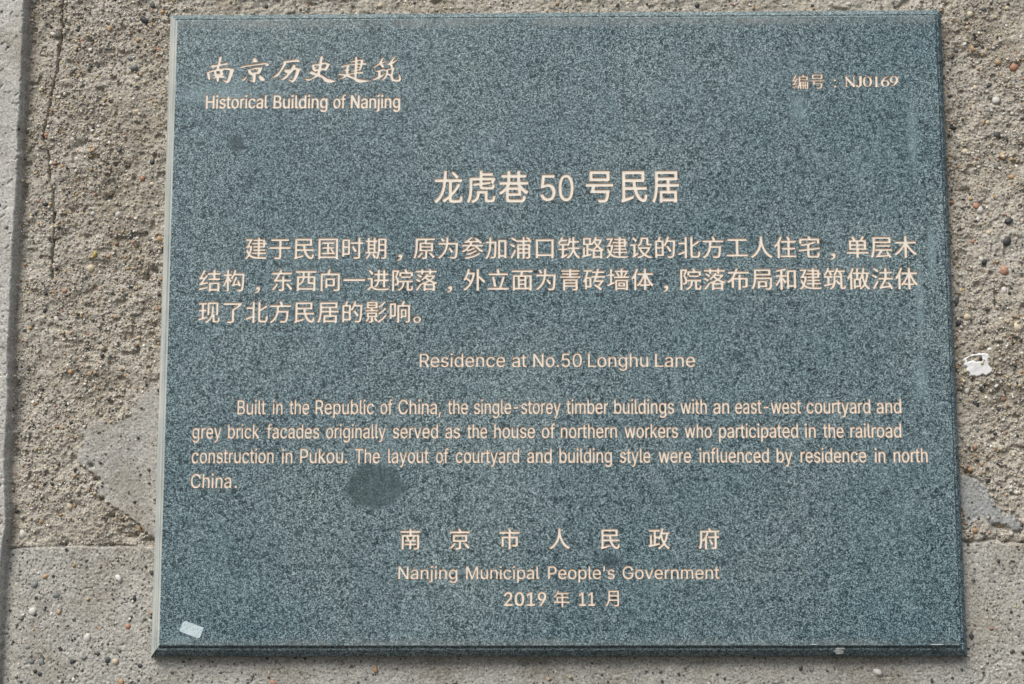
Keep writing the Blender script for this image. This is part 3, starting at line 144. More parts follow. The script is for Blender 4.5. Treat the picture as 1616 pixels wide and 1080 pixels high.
[[654,999,709,991,727,978,730,961,712,891,713,879,934,877,952,872,963,856,964,797,952,775,929,770,683,769,674,756,655,684,666,679,981,677,994,666,999,649,999,596,989,576,963,569,625,568,617,559,596,494,598,485,608,484,882,486,923,466,942,450,945,433,936,415,740,185,743,176,841,97,850,80,847,62,804,8,790,0,776,2,645,109,482,223,475,240,482,258,518,294,536,302,556,298,636,249,648,247,757,371,747,376,484,376,460,380,450,392,449,409,499,564,489,568,394,569,386,567,384,558,384,173,378,147,368,138,354,134,192,133,187,123,185,71,177,57,151,49,117,50,99,55,90,65,86,83,85,374,82,376,59,354,38,357,28,371,2,433,0,447,56,552,88,629,119,733,140,830,134,837,50,837,30,845,22,856,20,870,20,911,25,929,38,939,56,942,385,941,403,936,412,926,416,879,420,874,443,877,585,878,595,888,623,984,637,997],[406,838,264,837,252,833,200,623,356,621,363,625,368,663,382,677,536,683,559,754,559,768,423,774,409,792],[279,514,200,516,188,511,187,252,192,240,270,239,282,243,283,503]],
[[677,998,691,993,699,981,701,917,706,908,922,906,940,903,950,893,955,870,952,820,937,807,889,803,910,783,912,762,829,651,840,647,966,647,986,641,996,631,999,616,999,573,992,553,981,545,960,542,326,543,308,550,300,564,301,637,230,637,225,625,226,380,238,380,300,404,320,402,334,383,345,336,343,322,317,300,72,189,48,181,31,186,21,199,0,249,0,275,19,291,107,325,117,336,117,625,116,634,110,638,37,639,16,646,7,666,7,718,12,733,25,743,107,746,116,750,117,952,124,974,145,984,189,985,206,983,220,972,225,949,226,750,235,746,303,745,323,736,330,713,327,648,460,647,469,651,463,663,387,765,388,783,405,803,358,807,343,820,339,870,345,893,355,903,373,906,589,908,593,917,594,972,601,990,621,999],[813,803,715,805,703,801,701,660,705,648,728,648,724,669,728,683,796,771],[590,803,493,804,483,800,531,742,565,692,569,675,559,651,563,648,586,647,593,654,593,791],[916,500,936,488,941,465,941,39,938,21,931,10,910,3,852,5,838,16,831,40,823,43,469,43,457,40,450,13,437,2,382,0,359,10,351,36,350,333,351,470,361,493,390,501],[829,403,460,403,456,392,457,146,469,142,829,144,833,156,833,392],[782,374,801,363,806,342,806,202,803,188,794,177,770,172,522,172,504,174,491,185,485,208,486,342,489,360,498,370,525,376],[709,296,583,296,579,287,580,255,592,250,709,251,713,263]],
[[650,999,666,990,673,972,674,805,678,793,951,792,971,786,980,776,983,708,979,694,966,683,744,680,735,676,773,581,842,453,917,348,993,268,999,253,996,238,948,186,931,177,908,186,845,254,841,250,838,212,822,196,678,191,674,180,672,24,661,8,635,2,586,4,575,10,568,21,565,180,561,191,414,196,398,212,395,247,391,251,328,183,305,173,291,179,250,221,242,225,238,18,227,5,213,0,147,3,135,15,131,36,130,538,124,538,78,481,55,473,39,485,5,544,0,561,4,576,67,659,127,758,170,846,227,987,239,995,253,996,302,983,320,972,326,958,323,937,241,732,240,280,242,266,247,266,314,333,394,444,463,567,508,676,497,680,291,683,277,694,273,708,272,761,277,779,288,788,305,792,561,793,565,805,568,981,575,993,586,998],[678,547,674,526,675,305,687,301,806,303,735,429],[564,541,558,537,507,432,434,311,433,303,552,301,563,305]],
[[415,999,478,985,490,978,498,967,497,943,465,853,466,841,966,839,989,832,999,812,997,748,987,734,972,730,415,728,406,719,327,578,327,573,335,571,498,572,503,584,503,683,508,701,531,713,587,714,608,709,619,692,621,581,625,572,907,571,927,566,937,555,941,529,939,190,932,164,919,144,904,131,874,118,773,107,699,110,683,123,660,187,664,205,679,213,806,212,824,219,824,459,812,463,634,463,623,459,621,33,613,9,593,0,525,1,511,9,505,21,503,450,499,462,327,463,315,459,313,129,305,109,285,99,220,100,208,106,201,117,196,410,190,409,102,332,66,311,54,312,41,322,6,371,0,386,10,409,96,479,170,559,241,657,279,724,267,729,45,731,32,742,27,756,27,809,32,826,42,836,60,839,332,841,347,869,387,984,401,997]],
[[895,998,915,985,920,964,920,710,916,692,907,681,880,675,260,675,249,667,246,630,247,620,260,616,959,616,989,608,997,596,999,577,987,340,975,197,957,92,941,55,925,34,898,13,858,1,706,0,691,6,681,18,662,86,665,102,679,113,813,110,827,114,837,125,855,199,869,336,877,497,874,503,864,505,243,503,238,494,222,380,198,272,170,185,125,86,98,43,77,32,59,38,7,80,0,92,0,108,38,177,68,249,93,330,111,419,130,633,131,961,139,988,150,996,172,999],[798,886,257,888,249,877,249,791,253,784,263,783,794,783,801,787,802,797,802,874],[728,451,748,438,753,417,753,163,751,148,743,136,715,128,421,128,413,120,410,83,396,67,333,64,309,74,301,102,301,408,303,432,311,444,342,452],[637,346,418,346,413,333,414,238,427,233,636,234,641,247,641,333]],
[[473,999,492,987,530,943,536,931,535,919,525,907,510,900,360,857,358,712,360,702,366,699,519,698,550,686,552,883,557,901,571,912,961,914,982,911,995,898,999,872,999,93,995,69,982,57,921,53,893,58,882,75,880,122,875,132,682,133,669,128,667,69,654,50,636,44,587,44,571,47,559,55,552,81,552,584,547,601,519,589,372,589,362,584,527,395,537,368,531,350,494,303,483,295,467,295,452,306,372,414,360,424,358,37,356,19,345,5,326,0,268,0,250,7,241,22,237,396,138,238,78,165,59,157,44,164,6,223,0,241,5,259,63,327,121,413,173,507,206,584,194,589,56,589,35,594,25,605,22,620,25,682,35,693,50,698,228,698,237,702,239,709,237,833,228,836,93,817,72,819,55,836,39,881,41,901,63,915,275,952,366,972,452,998],[876,801,682,802,669,798,668,259,673,246,866,245,878,250,880,789]],
[[206,999,258,986,273,972,274,952,255,898,255,887,471,885,491,875,498,855,497,805,486,788,468,784,364,783,356,779,383,705,388,676,379,659,342,638,393,636,413,626,420,606,420,556,413,538,399,530,289,528,278,524,276,313,281,302,396,323,411,319,425,298,428,301,438,395,439,620,448,640,473,650,441,679,437,700,483,767,517,830,549,906,571,978,581,992,607,996,656,986,673,975,678,952,662,893,664,887,935,885,950,883,961,875,968,858,968,814,965,799,956,789,935,783,811,783,800,779,839,708,847,685,841,667,820,650,843,638,850,615,851,125,863,118,898,122,907,193,918,209,935,209,987,182,996,172,999,157,992,87,981,55,961,33,930,18,869,12,806,18,774,33,753,58,744,87,739,232,699,210,676,215,607,306,552,367,547,360,540,295,527,237,507,184,484,140,449,93,422,64,385,32,339,3,321,0,304,9,265,52,260,75,269,88,315,119,355,154,388,196,395,216,50,139,33,139,19,149,2,213,3,228,10,239,27,247,157,274,166,280,167,515,165,524,160,528,53,529,30,538,23,559,23,606,28,623,40,638,5,664,0,685,56,758,96,820,131,887,171,987,186,999],[668,782,627,783,616,779,542,650,743,650,742,661,719,705,682,767],[234,782,209,783,199,779,107,638,291,638,258,734],[737,541,558,543,549,539,547,530,549,443,589,460,612,454,666,401,736,319,741,339,741,530]],
[[735,998,777,988,790,968,762,810,764,802,965,800,982,795,992,781,994,732,991,711,979,699,948,694,944,688,927,571,904,463,878,372,842,276,865,232,908,174,995,92,999,77,994,63,953,12,942,6,928,8,860,65,780,168,709,87,649,35,604,5,590,5,578,13,536,63,539,83,572,109,574,115,570,116,394,116,387,109,384,65,374,52,357,47,320,47,294,54,287,65,285,83,285,498,290,512,303,523,388,526,397,529,398,682,391,692,289,692,269,698,257,717,254,776,243,755,239,735,238,27,231,10,218,2,166,0,147,5,136,19,134,36,132,545,127,542,75,473,56,462,44,466,34,477,4,536,0,553,6,571,67,656,127,760,175,867,216,980,232,993,252,993,300,978,310,971,316,960,310,924,260,787,286,797,394,799,398,810,401,971,408,982,419,988,473,990,493,985,505,965,507,801,516,797,621,795,634,784,641,762,647,771,664,840,690,983,706,999],[838,694,743,695,732,688,757,517,777,436,786,420,806,482,823,561,840,677],[621,691,519,692,507,688,506,539,510,527,559,527,563,556,604,641],[662,510,620,460,620,165,624,152,678,206,726,280,693,384],[514,419,399,421,388,417,386,235,390,223,505,222,516,225,517,407]],
[[687,998,705,990,712,972,712,831,716,819,928,817,948,807,956,784,955,731,948,719,937,712,716,708,712,696,714,557,726,553,979,551,991,543,997,531,997,464,985,447,967,442,687,440,525,170,788,197,786,209,724,296,718,317,724,332,738,341,777,360,801,360,816,349,842,317,921,205,968,126,996,67,999,50,991,34,928,0,913,0,899,9,862,86,850,97,580,64,392,34,380,36,368,47,345,108,347,135,386,173,437,244,503,355,544,437,533,442,353,442,332,446,321,455,316,470,316,523,321,540,332,549,350,553,585,553,594,557,595,567,594,705,582,709,383,712,371,719,365,731,366,799,377,812,395,817,591,819,595,828,595,963,599,984,609,994,624,999],[127,984,241,932,326,878,334,863,331,846,290,789,274,783,259,786,182,837,63,901,57,919,68,943,100,979,112,984],[67,699,175,650,235,615,264,593,271,578,267,564,226,506,211,500,196,504,121,552,3,617,0,637,23,672,43,694],[265,429,321,382,328,367,324,349,233,182,146,38,127,16,106,14,43,61,36,76,38,91,136,247,233,417,247,429]],
[[897,998,916,985,921,961,921,413,914,383,894,372,840,372,823,377,811,394,808,885,796,889,534,889,524,887,520,875,518,394,510,380,492,372,442,372,422,379,414,391,411,416,411,958,418,988,430,996,448,999],[371,976,388,967,396,948,396,896,388,875,368,865,274,864,264,856,265,662,274,658,342,657,362,652,374,635,376,595,373,564,359,548,274,544,265,539,264,318,265,310,271,308,368,338,389,335,403,314,410,262,407,244,398,232,380,223,56,122,29,121,15,136,4,179,0,207,7,225,26,237,140,268,151,281,150,539,141,544,41,548,27,564,25,607,27,638,44,655,141,658,150,662,152,850,150,860,144,863,44,864,23,870,11,893,12,958,23,972,44,977],[690,829,709,816,715,791,715,539,703,434,708,427,746,423,760,404,764,135,770,128,781,125,864,125,879,130,891,158,903,290,914,304,929,306,985,279,999,259,992,154,975,87,947,49,926,36,902,29,746,27,699,39,671,62,656,99,653,256,649,266,587,170,534,109,498,76,439,32,389,2,365,0,317,53,311,68,313,81,324,94,403,145,469,203,519,265,554,326,581,396,598,479,606,555,609,810,616,822,628,828]],
[[918,999,992,951,999,932,991,913,928,854,810,760,713,693,581,612,579,109,575,84,563,55,527,25,470,9,348,0,264,0,241,5,226,20,198,87,196,106,206,119,227,123,426,123,443,131,445,650,451,679,466,692,631,786,729,856,746,875,32,877,11,885,2,900,0,960,6,983,22,994,42,997]],
[[916,998,936,985,941,964,941,729,933,701,922,693,907,691,663,691,654,687,652,677,653,615,657,605,967,604,988,598,998,584,999,513,993,501,982,493,666,490,656,489,653,482,653,408,657,399,886,397,904,393,915,384,920,356,920,47,919,26,913,13,889,3,827,5,812,13,803,36,794,40,401,40,389,36,382,13,365,1,309,0,285,10,278,41,278,356,282,381,291,392,309,397,532,399,536,408,536,479,533,489,523,490,228,489,209,344,192,248,158,134,128,63,102,16,85,6,68,8,8,46,0,60,1,75,35,143,62,214,82,291,100,397,114,566,114,961,122,988,133,996,154,999],[821,887,237,888,230,877,230,809,234,803,243,802,818,802,824,806,825,816,825,877],[533,689,237,690,230,680,230,612,234,606,243,604,529,605,535,608,537,618,536,680],[801,285,392,285,387,273,389,155,401,151,800,152,805,165,805,273]],
[[868,998,937,968,944,950,933,926,856,839,746,744,663,687,648,685,630,693,583,740,579,755,583,767,677,833,746,890,841,992,856,999],[546,986,566,974,571,953,571,695,566,671,555,661,540,658,364,657,352,653,364,628,373,622,570,621,591,617,602,608,607,590,607,551,597,530,567,522,42,522,19,525,7,533,0,551,0,593,5,608,19,618,227,621,238,626,227,656,84,658,66,663,57,674,53,698,53,950,56,968,63,980,93,987],[454,893,174,894,165,891,163,875,167,866,177,864,448,865,458,872],[454,776,174,777,165,774,163,758,167,749,177,747,448,747,458,755],[898,707,958,685,974,671,974,647,944,608,841,507,740,429,663,381,645,379,630,386,583,437,581,452,587,464,743,569,815,632,874,699],[534,503,552,494,559,473,558,280,552,268,540,261,490,257,485,253,576,111,653,151,755,226,832,301,904,391,916,394,934,391,981,372,995,362,999,347,994,331,939,253,880,188,800,117,743,74,671,29,630,8,609,7,548,67,507,53,485,61,392,214,393,235,410,256,373,258,366,247,365,88,360,58,350,37,329,18,296,6,248,0,188,2,177,8,167,22,149,73,151,91,171,103,240,103,248,108,250,118,248,253,239,258,197,258,184,256,201,229,193,199,143,115,93,53,78,44,60,44,10,82,4,97,8,115,63,187,100,253,72,266,63,286,62,470,65,485,73,497,102,504],[443,407,180,408,172,401,172,362,176,356,185,354,439,354,446,365]],
[[660,999,729,984,741,977,747,966,746,948,698,837,697,825,969,823,988,818,999,805,999,69,980,34,944,11,888,0,819,0,797,3,784,13,761,75,763,92,776,102,872,106,883,113,882,714,869,718,491,718,482,714,480,705,480,31,475,16,460,5,388,5,371,16,365,39,367,802,376,816,395,823,560,826,588,888,621,986,638,999],[292,899,312,887,318,866,315,295,304,281,285,276,117,274,112,265,111,201,104,183,79,173,20,176,6,186,0,209,3,881,14,894,33,899],[205,790,123,791,113,784,112,397,114,388,120,384,198,384,209,391,209,778],[801,632,821,620,827,599,827,286,823,262,813,252,794,247,638,245,631,207,619,193,594,188,554,191,541,204,537,224,537,594,541,617,551,628,573,633],[726,538,648,539,635,535,633,353,638,341,716,340,729,344,730,526]],
[[520,999,610,988,709,952,783,912,857,849,960,694,985,612,999,497,985,390,960,307,909,217,849,144,783,90,693,40,602,12,487,0,306,40,216,90,144,151,79,233,38,315,12,398,0,505,14,612,45,703,90,785,153,859,232,922,315,963,397,989],[555,744,446,744,366,711,298,646,257,556,257,447,290,366,353,299,436,258,545,255,623,283,701,352,742,442,742,560,709,636,646,703]],
[[510,999,669,982,789,941,838,914,880,881,939,800,957,748,965,674,956,616,935,560,906,516,865,476,811,440,740,409,731,398,989,52,999,19,986,6,953,0,816,0,778,8,754,30,499,369,472,375,253,375,228,372,221,361,217,22,203,8,181,1,34,2,8,15,0,44,4,977,23,994,56,999],[507,855,253,858,224,851,221,538,231,519,482,517,570,523,653,546,712,588,734,626,744,682,734,744,712,782,675,814,627,837,562,851]],
[[526,999,625,987,724,958,823,903,884,847,942,762,972,691,991,606,999,483,986,445,946,431,239,426,234,407,246,358,298,266,363,214,438,185,561,177,642,195,704,228,762,299,794,314,934,288,969,266,967,228,926,161,876,109,817,70,747,37,666,13,584,1,485,0,368,16,281,46,205,87,132,147,80,214,38,294,9,398,0,507,14,620,38,701,92,800,154,871,234,930,327,972,421,992],[549,819,497,822,432,814,344,776,304,743,269,697,246,649,240,608,269,602,755,606,759,625,747,666,695,750,634,795]],
[[537,999,704,977,765,958,838,921,887,885,942,824,970,771,967,743,926,720,778,699,745,712,684,779,632,809,557,825,463,825,373,805,316,769,292,724,302,677,332,648,384,625,725,556,805,531,872,501,936,454,977,402,998,345,999,260,976,194,936,142,872,90,805,54,725,26,624,6,423,0,262,27,189,53,122,90,65,137,26,189,0,251,9,279,55,297,209,315,240,298,276,245,323,208,410,179,510,173,623,189,698,224,734,274,725,330,694,359,638,383,316,447,222,476,162,504,105,544,63,591,37,648,29,719,45,786,71,833,116,880,182,926,256,958,343,983,457,997]],
[[551,999,736,991,912,963,992,934,999,891,924,859,797,835,613,821,428,820,243,831,93,855,7,887,0,923,63,956,202,983,366,997],[695,733,836,722,882,693,878,28,839,11,756,1,264,0,141,11,97,39,101,704,141,722,223,731]],
[[946,999,986,988,999,959,995,36,981,22,957,16,817,16,788,33,779,84,771,88,677,34,578,6,438,0,322,16,222,50,142,98,81,156,38,222,9,305,0,392,15,487,50,567,109,639,176,690,275,735,368,758,479,767,590,758,677,732,771,684,779,977,794,991,817,998],[540,629,491,630,419,621,363,603,327,583,287,547,263,515,240,460,230,407,246,290,298,209,336,178,381,156,433,142,491,136,549,138,606,149,652,167,695,195,747,260,775,352,765,467,724,544,689,577,637,607,592,621]],
[[586,999,715,982,824,939,913,869,968,782,999,642,992,25,960,3,902,0,799,2,759,25,752,594,740,676,709,738,651,787,580,811,496,815,410,801,339,767,291,720,258,654,247,575,240,25,220,8,194,1,33,5,7,25,0,59,7,960,27,978,53,984,200,982,233,960,243,898,252,892,323,939,400,973,483,992]],
[[549,999,712,974,791,943,857,907,902,871,956,810,988,753,993,715,959,689,815,662,781,677,711,767,624,810,543,821,493,819,424,805,373,781,320,737,278,676,242,558,237,478,248,402,290,299,332,248,386,209,448,185,513,177,592,181,677,209,730,249,781,322,809,340,851,340,965,315,992,299,999,275,974,213,932,157,881,109,815,65,736,32,664,12,586,1,489,0,375,16,296,42,212,87,138,147,76,223,32,313,9,407,0,511,15,620,45,715,95,800,171,881,254,935,332,968,429,992]],
[[548,999,696,982,766,963,831,936,919,871,975,786,999,682,999,77,989,39,959,22,786,24,759,43,750,86,741,92,644,37,548,8,406,0,303,9,213,32,123,77,54,138,17,199,0,266,4,370,41,445,110,505,174,537,271,567,412,591,689,620,728,632,746,649,747,701,715,767,667,800,599,819,490,822,393,800,335,771,268,706,239,692,200,694,84,721,42,748,47,786,93,847,142,890,207,930,290,963,367,983],[742,460,431,422,365,408,303,384,271,360,249,318,250,270,271,232,299,209,343,190,445,173,541,181,630,209,696,254,734,307,752,374,752,445]],
[[533,999,589,991,615,971,627,819,655,814,916,811,954,801,971,782,971,703,944,679,879,671,645,669,627,665,619,651,627,197,645,171,687,153,757,146,907,148,959,130,999,31,954,9,869,0,683,0,533,16,421,47,324,98,284,137,261,201,258,659,234,669,48,674,14,687,2,703,0,774,21,801,66,812,225,814,256,821,262,959,281,986,337,999]],
[[954,998,988,987,999,958,999,48,991,15,959,1,825,0,791,4,767,19,198,738,197,26,184,8,164,1,55,0,21,6,3,23,0,48,0,951,8,984,40,998,169,999,203,995,227,980,781,277,796,267,802,973,811,987,835,998]],
[[519,999,639,983,736,949,805,909,888,833,938,762,978,663,998,568,999,445,984,351,951,261,905,185,839,114,759,60,668,22,571,2,462,0,354,16,280,42,200,87,131,147,72,223,31,313,8,407,0,511,14,620,42,715,90,800,161,881,240,935,314,968,405,992],[539,819,491,821,415,810,369,791,326,761,291,722,257,665,225,530,225,464,240,379,286,281,320,243,365,209,423,185,474,177,537,178,596,190,639,209,691,249,730,300,753,348,780,478,765,611,719,713,679,759,634,791,590,810]],
[[595,995,769,928,939,757,999,593,996,376,937,231,789,76,614,3,401,0,208,80,78,212,0,394,0,611,85,793,227,925,421,999]],
[[873,999,909,991,926,970,925,886,897,863,317,856,306,838,274,642,287,634,359,654,442,667,514,671,592,666,724,640,841,587,936,507,988,412,999,306,967,208,923,150,872,106,801,64,712,28,628,9,538,0,406,1,305,16,245,32,173,61,75,124,40,161,9,215,0,255,12,277,59,289,203,285,228,270,269,207,340,164,430,142,547,142,649,172,718,220,757,288,759,364,736,421,700,460,635,500,564,521,508,528,403,525,325,510,209,474,71,482,31,496,22,510,24,543,100,973,125,994,161,999]],
[[538,999,655,983,749,950,818,909,895,837,945,757,974,682,993,592,999,458,985,354,952,253,912,184,840,105,760,53,671,19,572,1,450,0,350,14,256,45,163,101,103,159,48,249,19,328,0,440,0,555,19,667,43,736,98,829,158,891,228,939,328,978,433,997],[554,858,477,861,426,855,375,837,328,806,289,766,256,713,233,653,218,577,212,491,219,411,239,326,272,256,317,202,361,170,412,148,477,138,538,139,587,148,631,166,682,202,716,240,749,299,781,426,780,574,760,669,738,723,699,779,666,810,615,840]],
[[203,999,248,988,263,958,267,148,301,141,959,139,989,126,999,100,997,26,966,4,73,0,27,6,7,19,0,52,2,970,14,987,40,997]],
[[502,999,590,991,654,976,712,952,771,916,779,921,787,971,823,987,963,987,990,974,999,950,999,250,983,183,927,109,829,51,712,16,572,0,403,3,316,15,240,34,170,63,119,92,66,137,59,166,106,192,181,219,216,224,246,215,330,159,397,137,467,129,531,128,652,145,723,176,759,214,775,264,771,355,660,304,555,282,397,283,327,294,251,315,141,370,68,436,20,521,0,623,9,707,37,784,91,858,149,907,222,948,298,976,391,993],[543,865,496,867,419,858,372,844,327,821,286,788,257,747,230,654,230,609,246,548,298,474,337,447,387,426,502,410,610,422,689,456,747,516,775,595,771,697,753,744,724,787,689,818,648,841,592,858]],
[[188,999,226,991,245,970,252,687,361,733,432,751,554,763,657,759,760,740,837,713,890,682,949,627,982,568,999,487,999,41,989,15,966,4,805,1,779,6,759,19,752,454,741,514,715,557,670,592,601,616,535,622,451,619,364,597,310,568,265,514,247,443,247,45,237,15,201,1,72,0,27,6,7,19,0,52,2,970,14,987,40,997]],
[[940,998,984,984,999,945,999,77,989,34,946,15,792,19,763,43,757,101,747,108,638,41,509,6,432,0,348,6,271,21,213,41,136,86,75,145,35,207,11,284,0,386,0,940,10,979,46,997,175,999,220,992,240,974,247,410,258,326,291,262,344,217,406,192,496,184,587,198,659,231,709,280,740,342,752,424,759,974,799,997]],
[[509,999,651,987,767,954,854,904,918,831,947,735,932,648,879,578,788,523,898,465,943,424,971,384,999,282,977,183,937,124,878,77,806,42,715,17,561,0,45,2,8,18,0,44,3,973,19,989,58,998],[569,845,245,845,245,582,541,581,609,596,664,626,696,661,709,689,714,724,703,767,653,820],[564,432,245,432,245,150,496,146,599,153,683,172,728,201,754,235,764,274,741,346,709,381,667,406,612,424]],
[[909,999,977,986,999,951,993,42,971,23,939,15,797,16,754,37,737,89,631,36,519,7,414,0,278,20,188,54,118,99,59,166,18,252,0,363,7,970,45,995,121,999,218,996,248,986,264,970,278,324,308,264,353,223,410,200,496,191,567,200,619,219,669,252,707,301,736,410,739,960,752,980,782,995]],
[[627,997,784,984,913,960,994,925,999,892,935,860,784,832,604,816,401,815,221,829,67,857,0,889,4,932,94,964,266,991,424,999],[627,735,830,726,896,700,896,35,855,14,762,3,311,0,153,9,87,35,87,700,128,721,221,732]],
[[388,999,534,989,581,962,589,171,644,145,842,141,911,131,950,113,999,47,991,29,948,14,761,0,453,5,225,32,73,83,1,156,0,966,28,984,95,996]],
[[507,999,582,994,631,972,647,819,896,813,942,803,970,779,970,701,942,677,874,666,669,665,647,662,638,650,647,183,669,166,705,156,874,154,934,144,968,120,999,58,998,34,971,17,842,0,669,1,518,18,398,50,308,101,266,148,248,195,245,654,215,665,53,671,20,681,1,701,0,775,20,799,75,813,215,815,243,822,261,979,323,997]],
[[638,995,758,970,849,925,927,856,973,780,999,665,992,29,954,4,879,0,789,3,758,13,742,29,735,607,721,686,691,740,633,784,575,804,496,808,416,794,353,763,308,717,278,655,264,29,241,10,210,2,45,4,10,24,0,58,6,957,29,976,60,984,210,983,253,961,270,914,361,959,451,987,548,999]],
[[179,999,239,992,267,970,277,704,375,738,457,756,555,765,660,759,751,744,818,722,889,684,951,629,982,578,999,498,998,40,989,18,954,3,796,1,758,10,739,26,735,461,724,516,698,558,660,587,595,611,533,618,450,614,364,589,315,556,277,501,270,48,260,18,217,2,89,0,36,5,5,22,0,966,13,984,44,996]],
[[568,996,664,978,753,946,844,888,892,841,947,761,976,686,999,568,999,474,981,441,938,428,253,422,260,359,308,273,360,225,442,192,554,184,637,201,691,233,745,300,780,318,821,317,917,297,952,285,970,267,970,230,934,169,874,108,815,68,732,30,657,11,582,0,472,0,349,20,260,54,172,108,93,187,45,267,16,347,0,432,0,563,23,671,57,751,119,841,187,902,260,946,349,980,472,999],[553,812,500,816,438,808,356,773,280,693,254,629,256,610,740,610,732,664,684,743,616,794]],
[[490,999,638,987,772,949,872,889,936,809,963,732,965,669,961,626,936,556,873,479,738,399,998,43,999,18,964,1,804,0,756,14,497,361,484,370,458,373,260,373,237,366,234,43,222,14,183,1,54,0,16,9,0,25,0,973,16,989,54,998],[517,849,266,852,237,845,234,538,247,521,477,520,569,527,646,549,702,592,721,629,728,680,721,739,702,775,676,801,631,827,582,842]],
[[578,997,687,980,789,944,873,890,936,822,982,730,999,630,990,545,960,460,914,392,840,328,755,284,659,256,564,244,428,248,347,267,252,309,241,23,224,8,197,0,48,0,9,16,0,41,3,964,18,978,48,987,190,987,229,971,245,930,326,968,394,988,490,999],[533,858,483,859,412,851,326,812,265,738,239,637,252,543,299,457,340,423,387,400,426,389,490,382,542,385,592,396,639,416,680,446,727,511,754,616,734,719,693,785,625,834]],
[[162,999,217,992,242,970,251,702,346,744,435,763,550,767,687,748,782,714,860,667,923,606,970,526,991,458,999,371,978,260,934,177,882,119,805,65,714,26,618,5,489,0,407,8,339,26,244,71,229,32,190,16,47,16,17,25,2,40,0,967,12,985,40,996],[533,624,482,626,412,617,326,577,264,503,238,400,251,304,299,217,339,183,387,159,426,148,489,141,541,144,592,155,639,176,680,206,727,272,754,379,734,483,693,550,625,600]],
[[592,996,740,965,870,897,957,808,991,747,993,714,976,695,945,682,804,657,762,676,691,766,616,803,543,815,493,813,439,803,385,780,310,707,261,585,255,441,296,313,338,256,388,218,448,192,508,184,580,187,665,216,719,259,767,328,804,346,853,344,966,317,992,300,999,277,977,220,933,159,883,112,811,65,733,30,656,10,585,0,479,0,373,15,275,49,196,93,117,164,54,253,18,342,0,432,1,573,24,671,66,765,124,841,188,897,268,945,366,981,486,999]],
[[560,996,653,980,740,948,821,897,889,831,944,747,977,667,999,545,999,446,982,352,951,263,902,183,834,112,753,57,666,22,566,2,453,0,353,15,260,49,186,93,111,164,51,253,17,342,0,432,1,573,22,671,63,765,117,841,178,897,253,945,346,981,460,999],[536,812,486,815,433,808,381,789,340,761,273,670,241,549,246,410,266,341,293,291,326,248,378,211,424,192,480,184,540,186,588,197,666,245,726,329,759,455,746,608,706,704,673,747,631,780,582,803]],
[[823,996,928,988,991,968,999,947,962,883,938,864,899,854,756,857,667,841,627,802,624,735,650,726,871,724,928,715,956,693,954,619,931,602,890,593,660,591,626,584,619,27,596,10,554,1,353,0,302,10,277,34,274,580,248,590,75,592,24,602,0,623,1,697,24,714,66,723,267,728,300,866,349,912,430,951,526,978,612,991,727,999]],
[[554,999,641,990,717,972,793,940,859,899,915,849,958,791,992,720,997,673,983,659,956,652,858,652,825,658,805,673,777,730,733,781,679,816,607,841,554,848,478,847,418,834,373,816,326,788,277,741,239,684,212,611,201,555,202,440,217,367,250,295,304,229,364,186,441,157,532,147,624,161,673,179,709,200,760,245,805,326,825,341,864,347,967,345,992,333,999,308,974,236,931,168,879,114,809,67,739,34,646,8,581,0,472,0,358,19,277,48,189,100,121,161,62,243,29,315,6,412,0,533,14,627,46,723,95,806,164,877,233,927,337,972,434,994]],
[[596,995,730,973,842,929,921,868,973,793,999,680,997,56,979,32,947,21,805,19,758,32,730,76,641,34,566,11,484,0,357,1,253,21,178,48,110,89,56,140,18,206,0,281,1,337,24,413,56,459,99,497,223,556,372,588,708,630,733,661,723,724,700,762,666,788,620,807,566,815,469,812,401,793,342,759,282,699,245,686,193,691,74,722,47,741,42,765,63,807,113,863,178,912,245,945,335,975,424,991,514,999],[732,450,437,417,324,384,283,350,269,309,275,259,312,216,367,192,462,180,562,192,622,215,678,254,715,306,736,384]],
[[775,999,957,972,999,907,608,78,560,32,470,2,126,0,27,32,0,96,235,934,288,974,369,994]],
[[581,995,728,968,846,915,902,868,943,816,967,769,961,736,899,711,806,695,760,694,725,708,666,774,621,802,557,817,472,819,391,802,339,774,311,732,317,679,347,647,389,628,736,555,876,498,934,455,974,403,998,333,999,271,982,215,944,154,892,107,806,57,736,30,627,7,425,0,270,25,130,84,32,178,0,243,7,281,60,302,169,320,215,320,252,304,301,238,348,206,412,187,511,180,613,196,674,226,711,271,705,329,674,358,627,379,293,449,215,475,143,511,81,563,47,614,30,671,30,746,50,802,87,854,153,910,223,946,301,973,394,991,488,999]],
[[541,997,650,978,760,931,775,972,814,987,951,987,981,979,996,965,999,231,983,178,948,129,894,84,835,53,753,26,664,8,582,0,445,0,315,15,191,52,123,87,78,122,52,150,55,171,82,188,164,219,219,228,253,220,338,164,400,143,520,133,631,147,698,173,739,210,758,262,756,339,746,341,678,308,623,292,554,281,486,278,349,288,274,305,212,328,111,388,36,475,1,577,0,682,24,765,57,821,107,877,169,923,246,959,349,988,452,999],[544,860,486,861,422,853,378,839,335,816,274,749,247,671,253,569,301,486,335,457,383,433,438,419,500,414,591,423,671,454,732,518,759,594,753,703,712,782,640,835,587,853]],
[[881,999,962,951,999,799,999,198,982,95,942,20,98,0,37,46,6,148,0,799,17,902,57,977]],
[[851,999,942,992,991,965,999,855,984,817,919,797,715,798,593,779,488,735,420,668,403,31,374,10,329,0,79,0,21,17,0,50,5,951,30,970,79,982,306,983,376,965,408,925,624,986,726,997]],
[[921,999,961,997,987,988,999,974,996,956,523,120,448,56,354,16,228,0,115,10,86,21,73,42,108,128,141,144,241,143,288,158,334,207,370,284,5,945,0,981,35,997,101,999,195,997,237,981,488,511,501,501,756,977,801,997]],
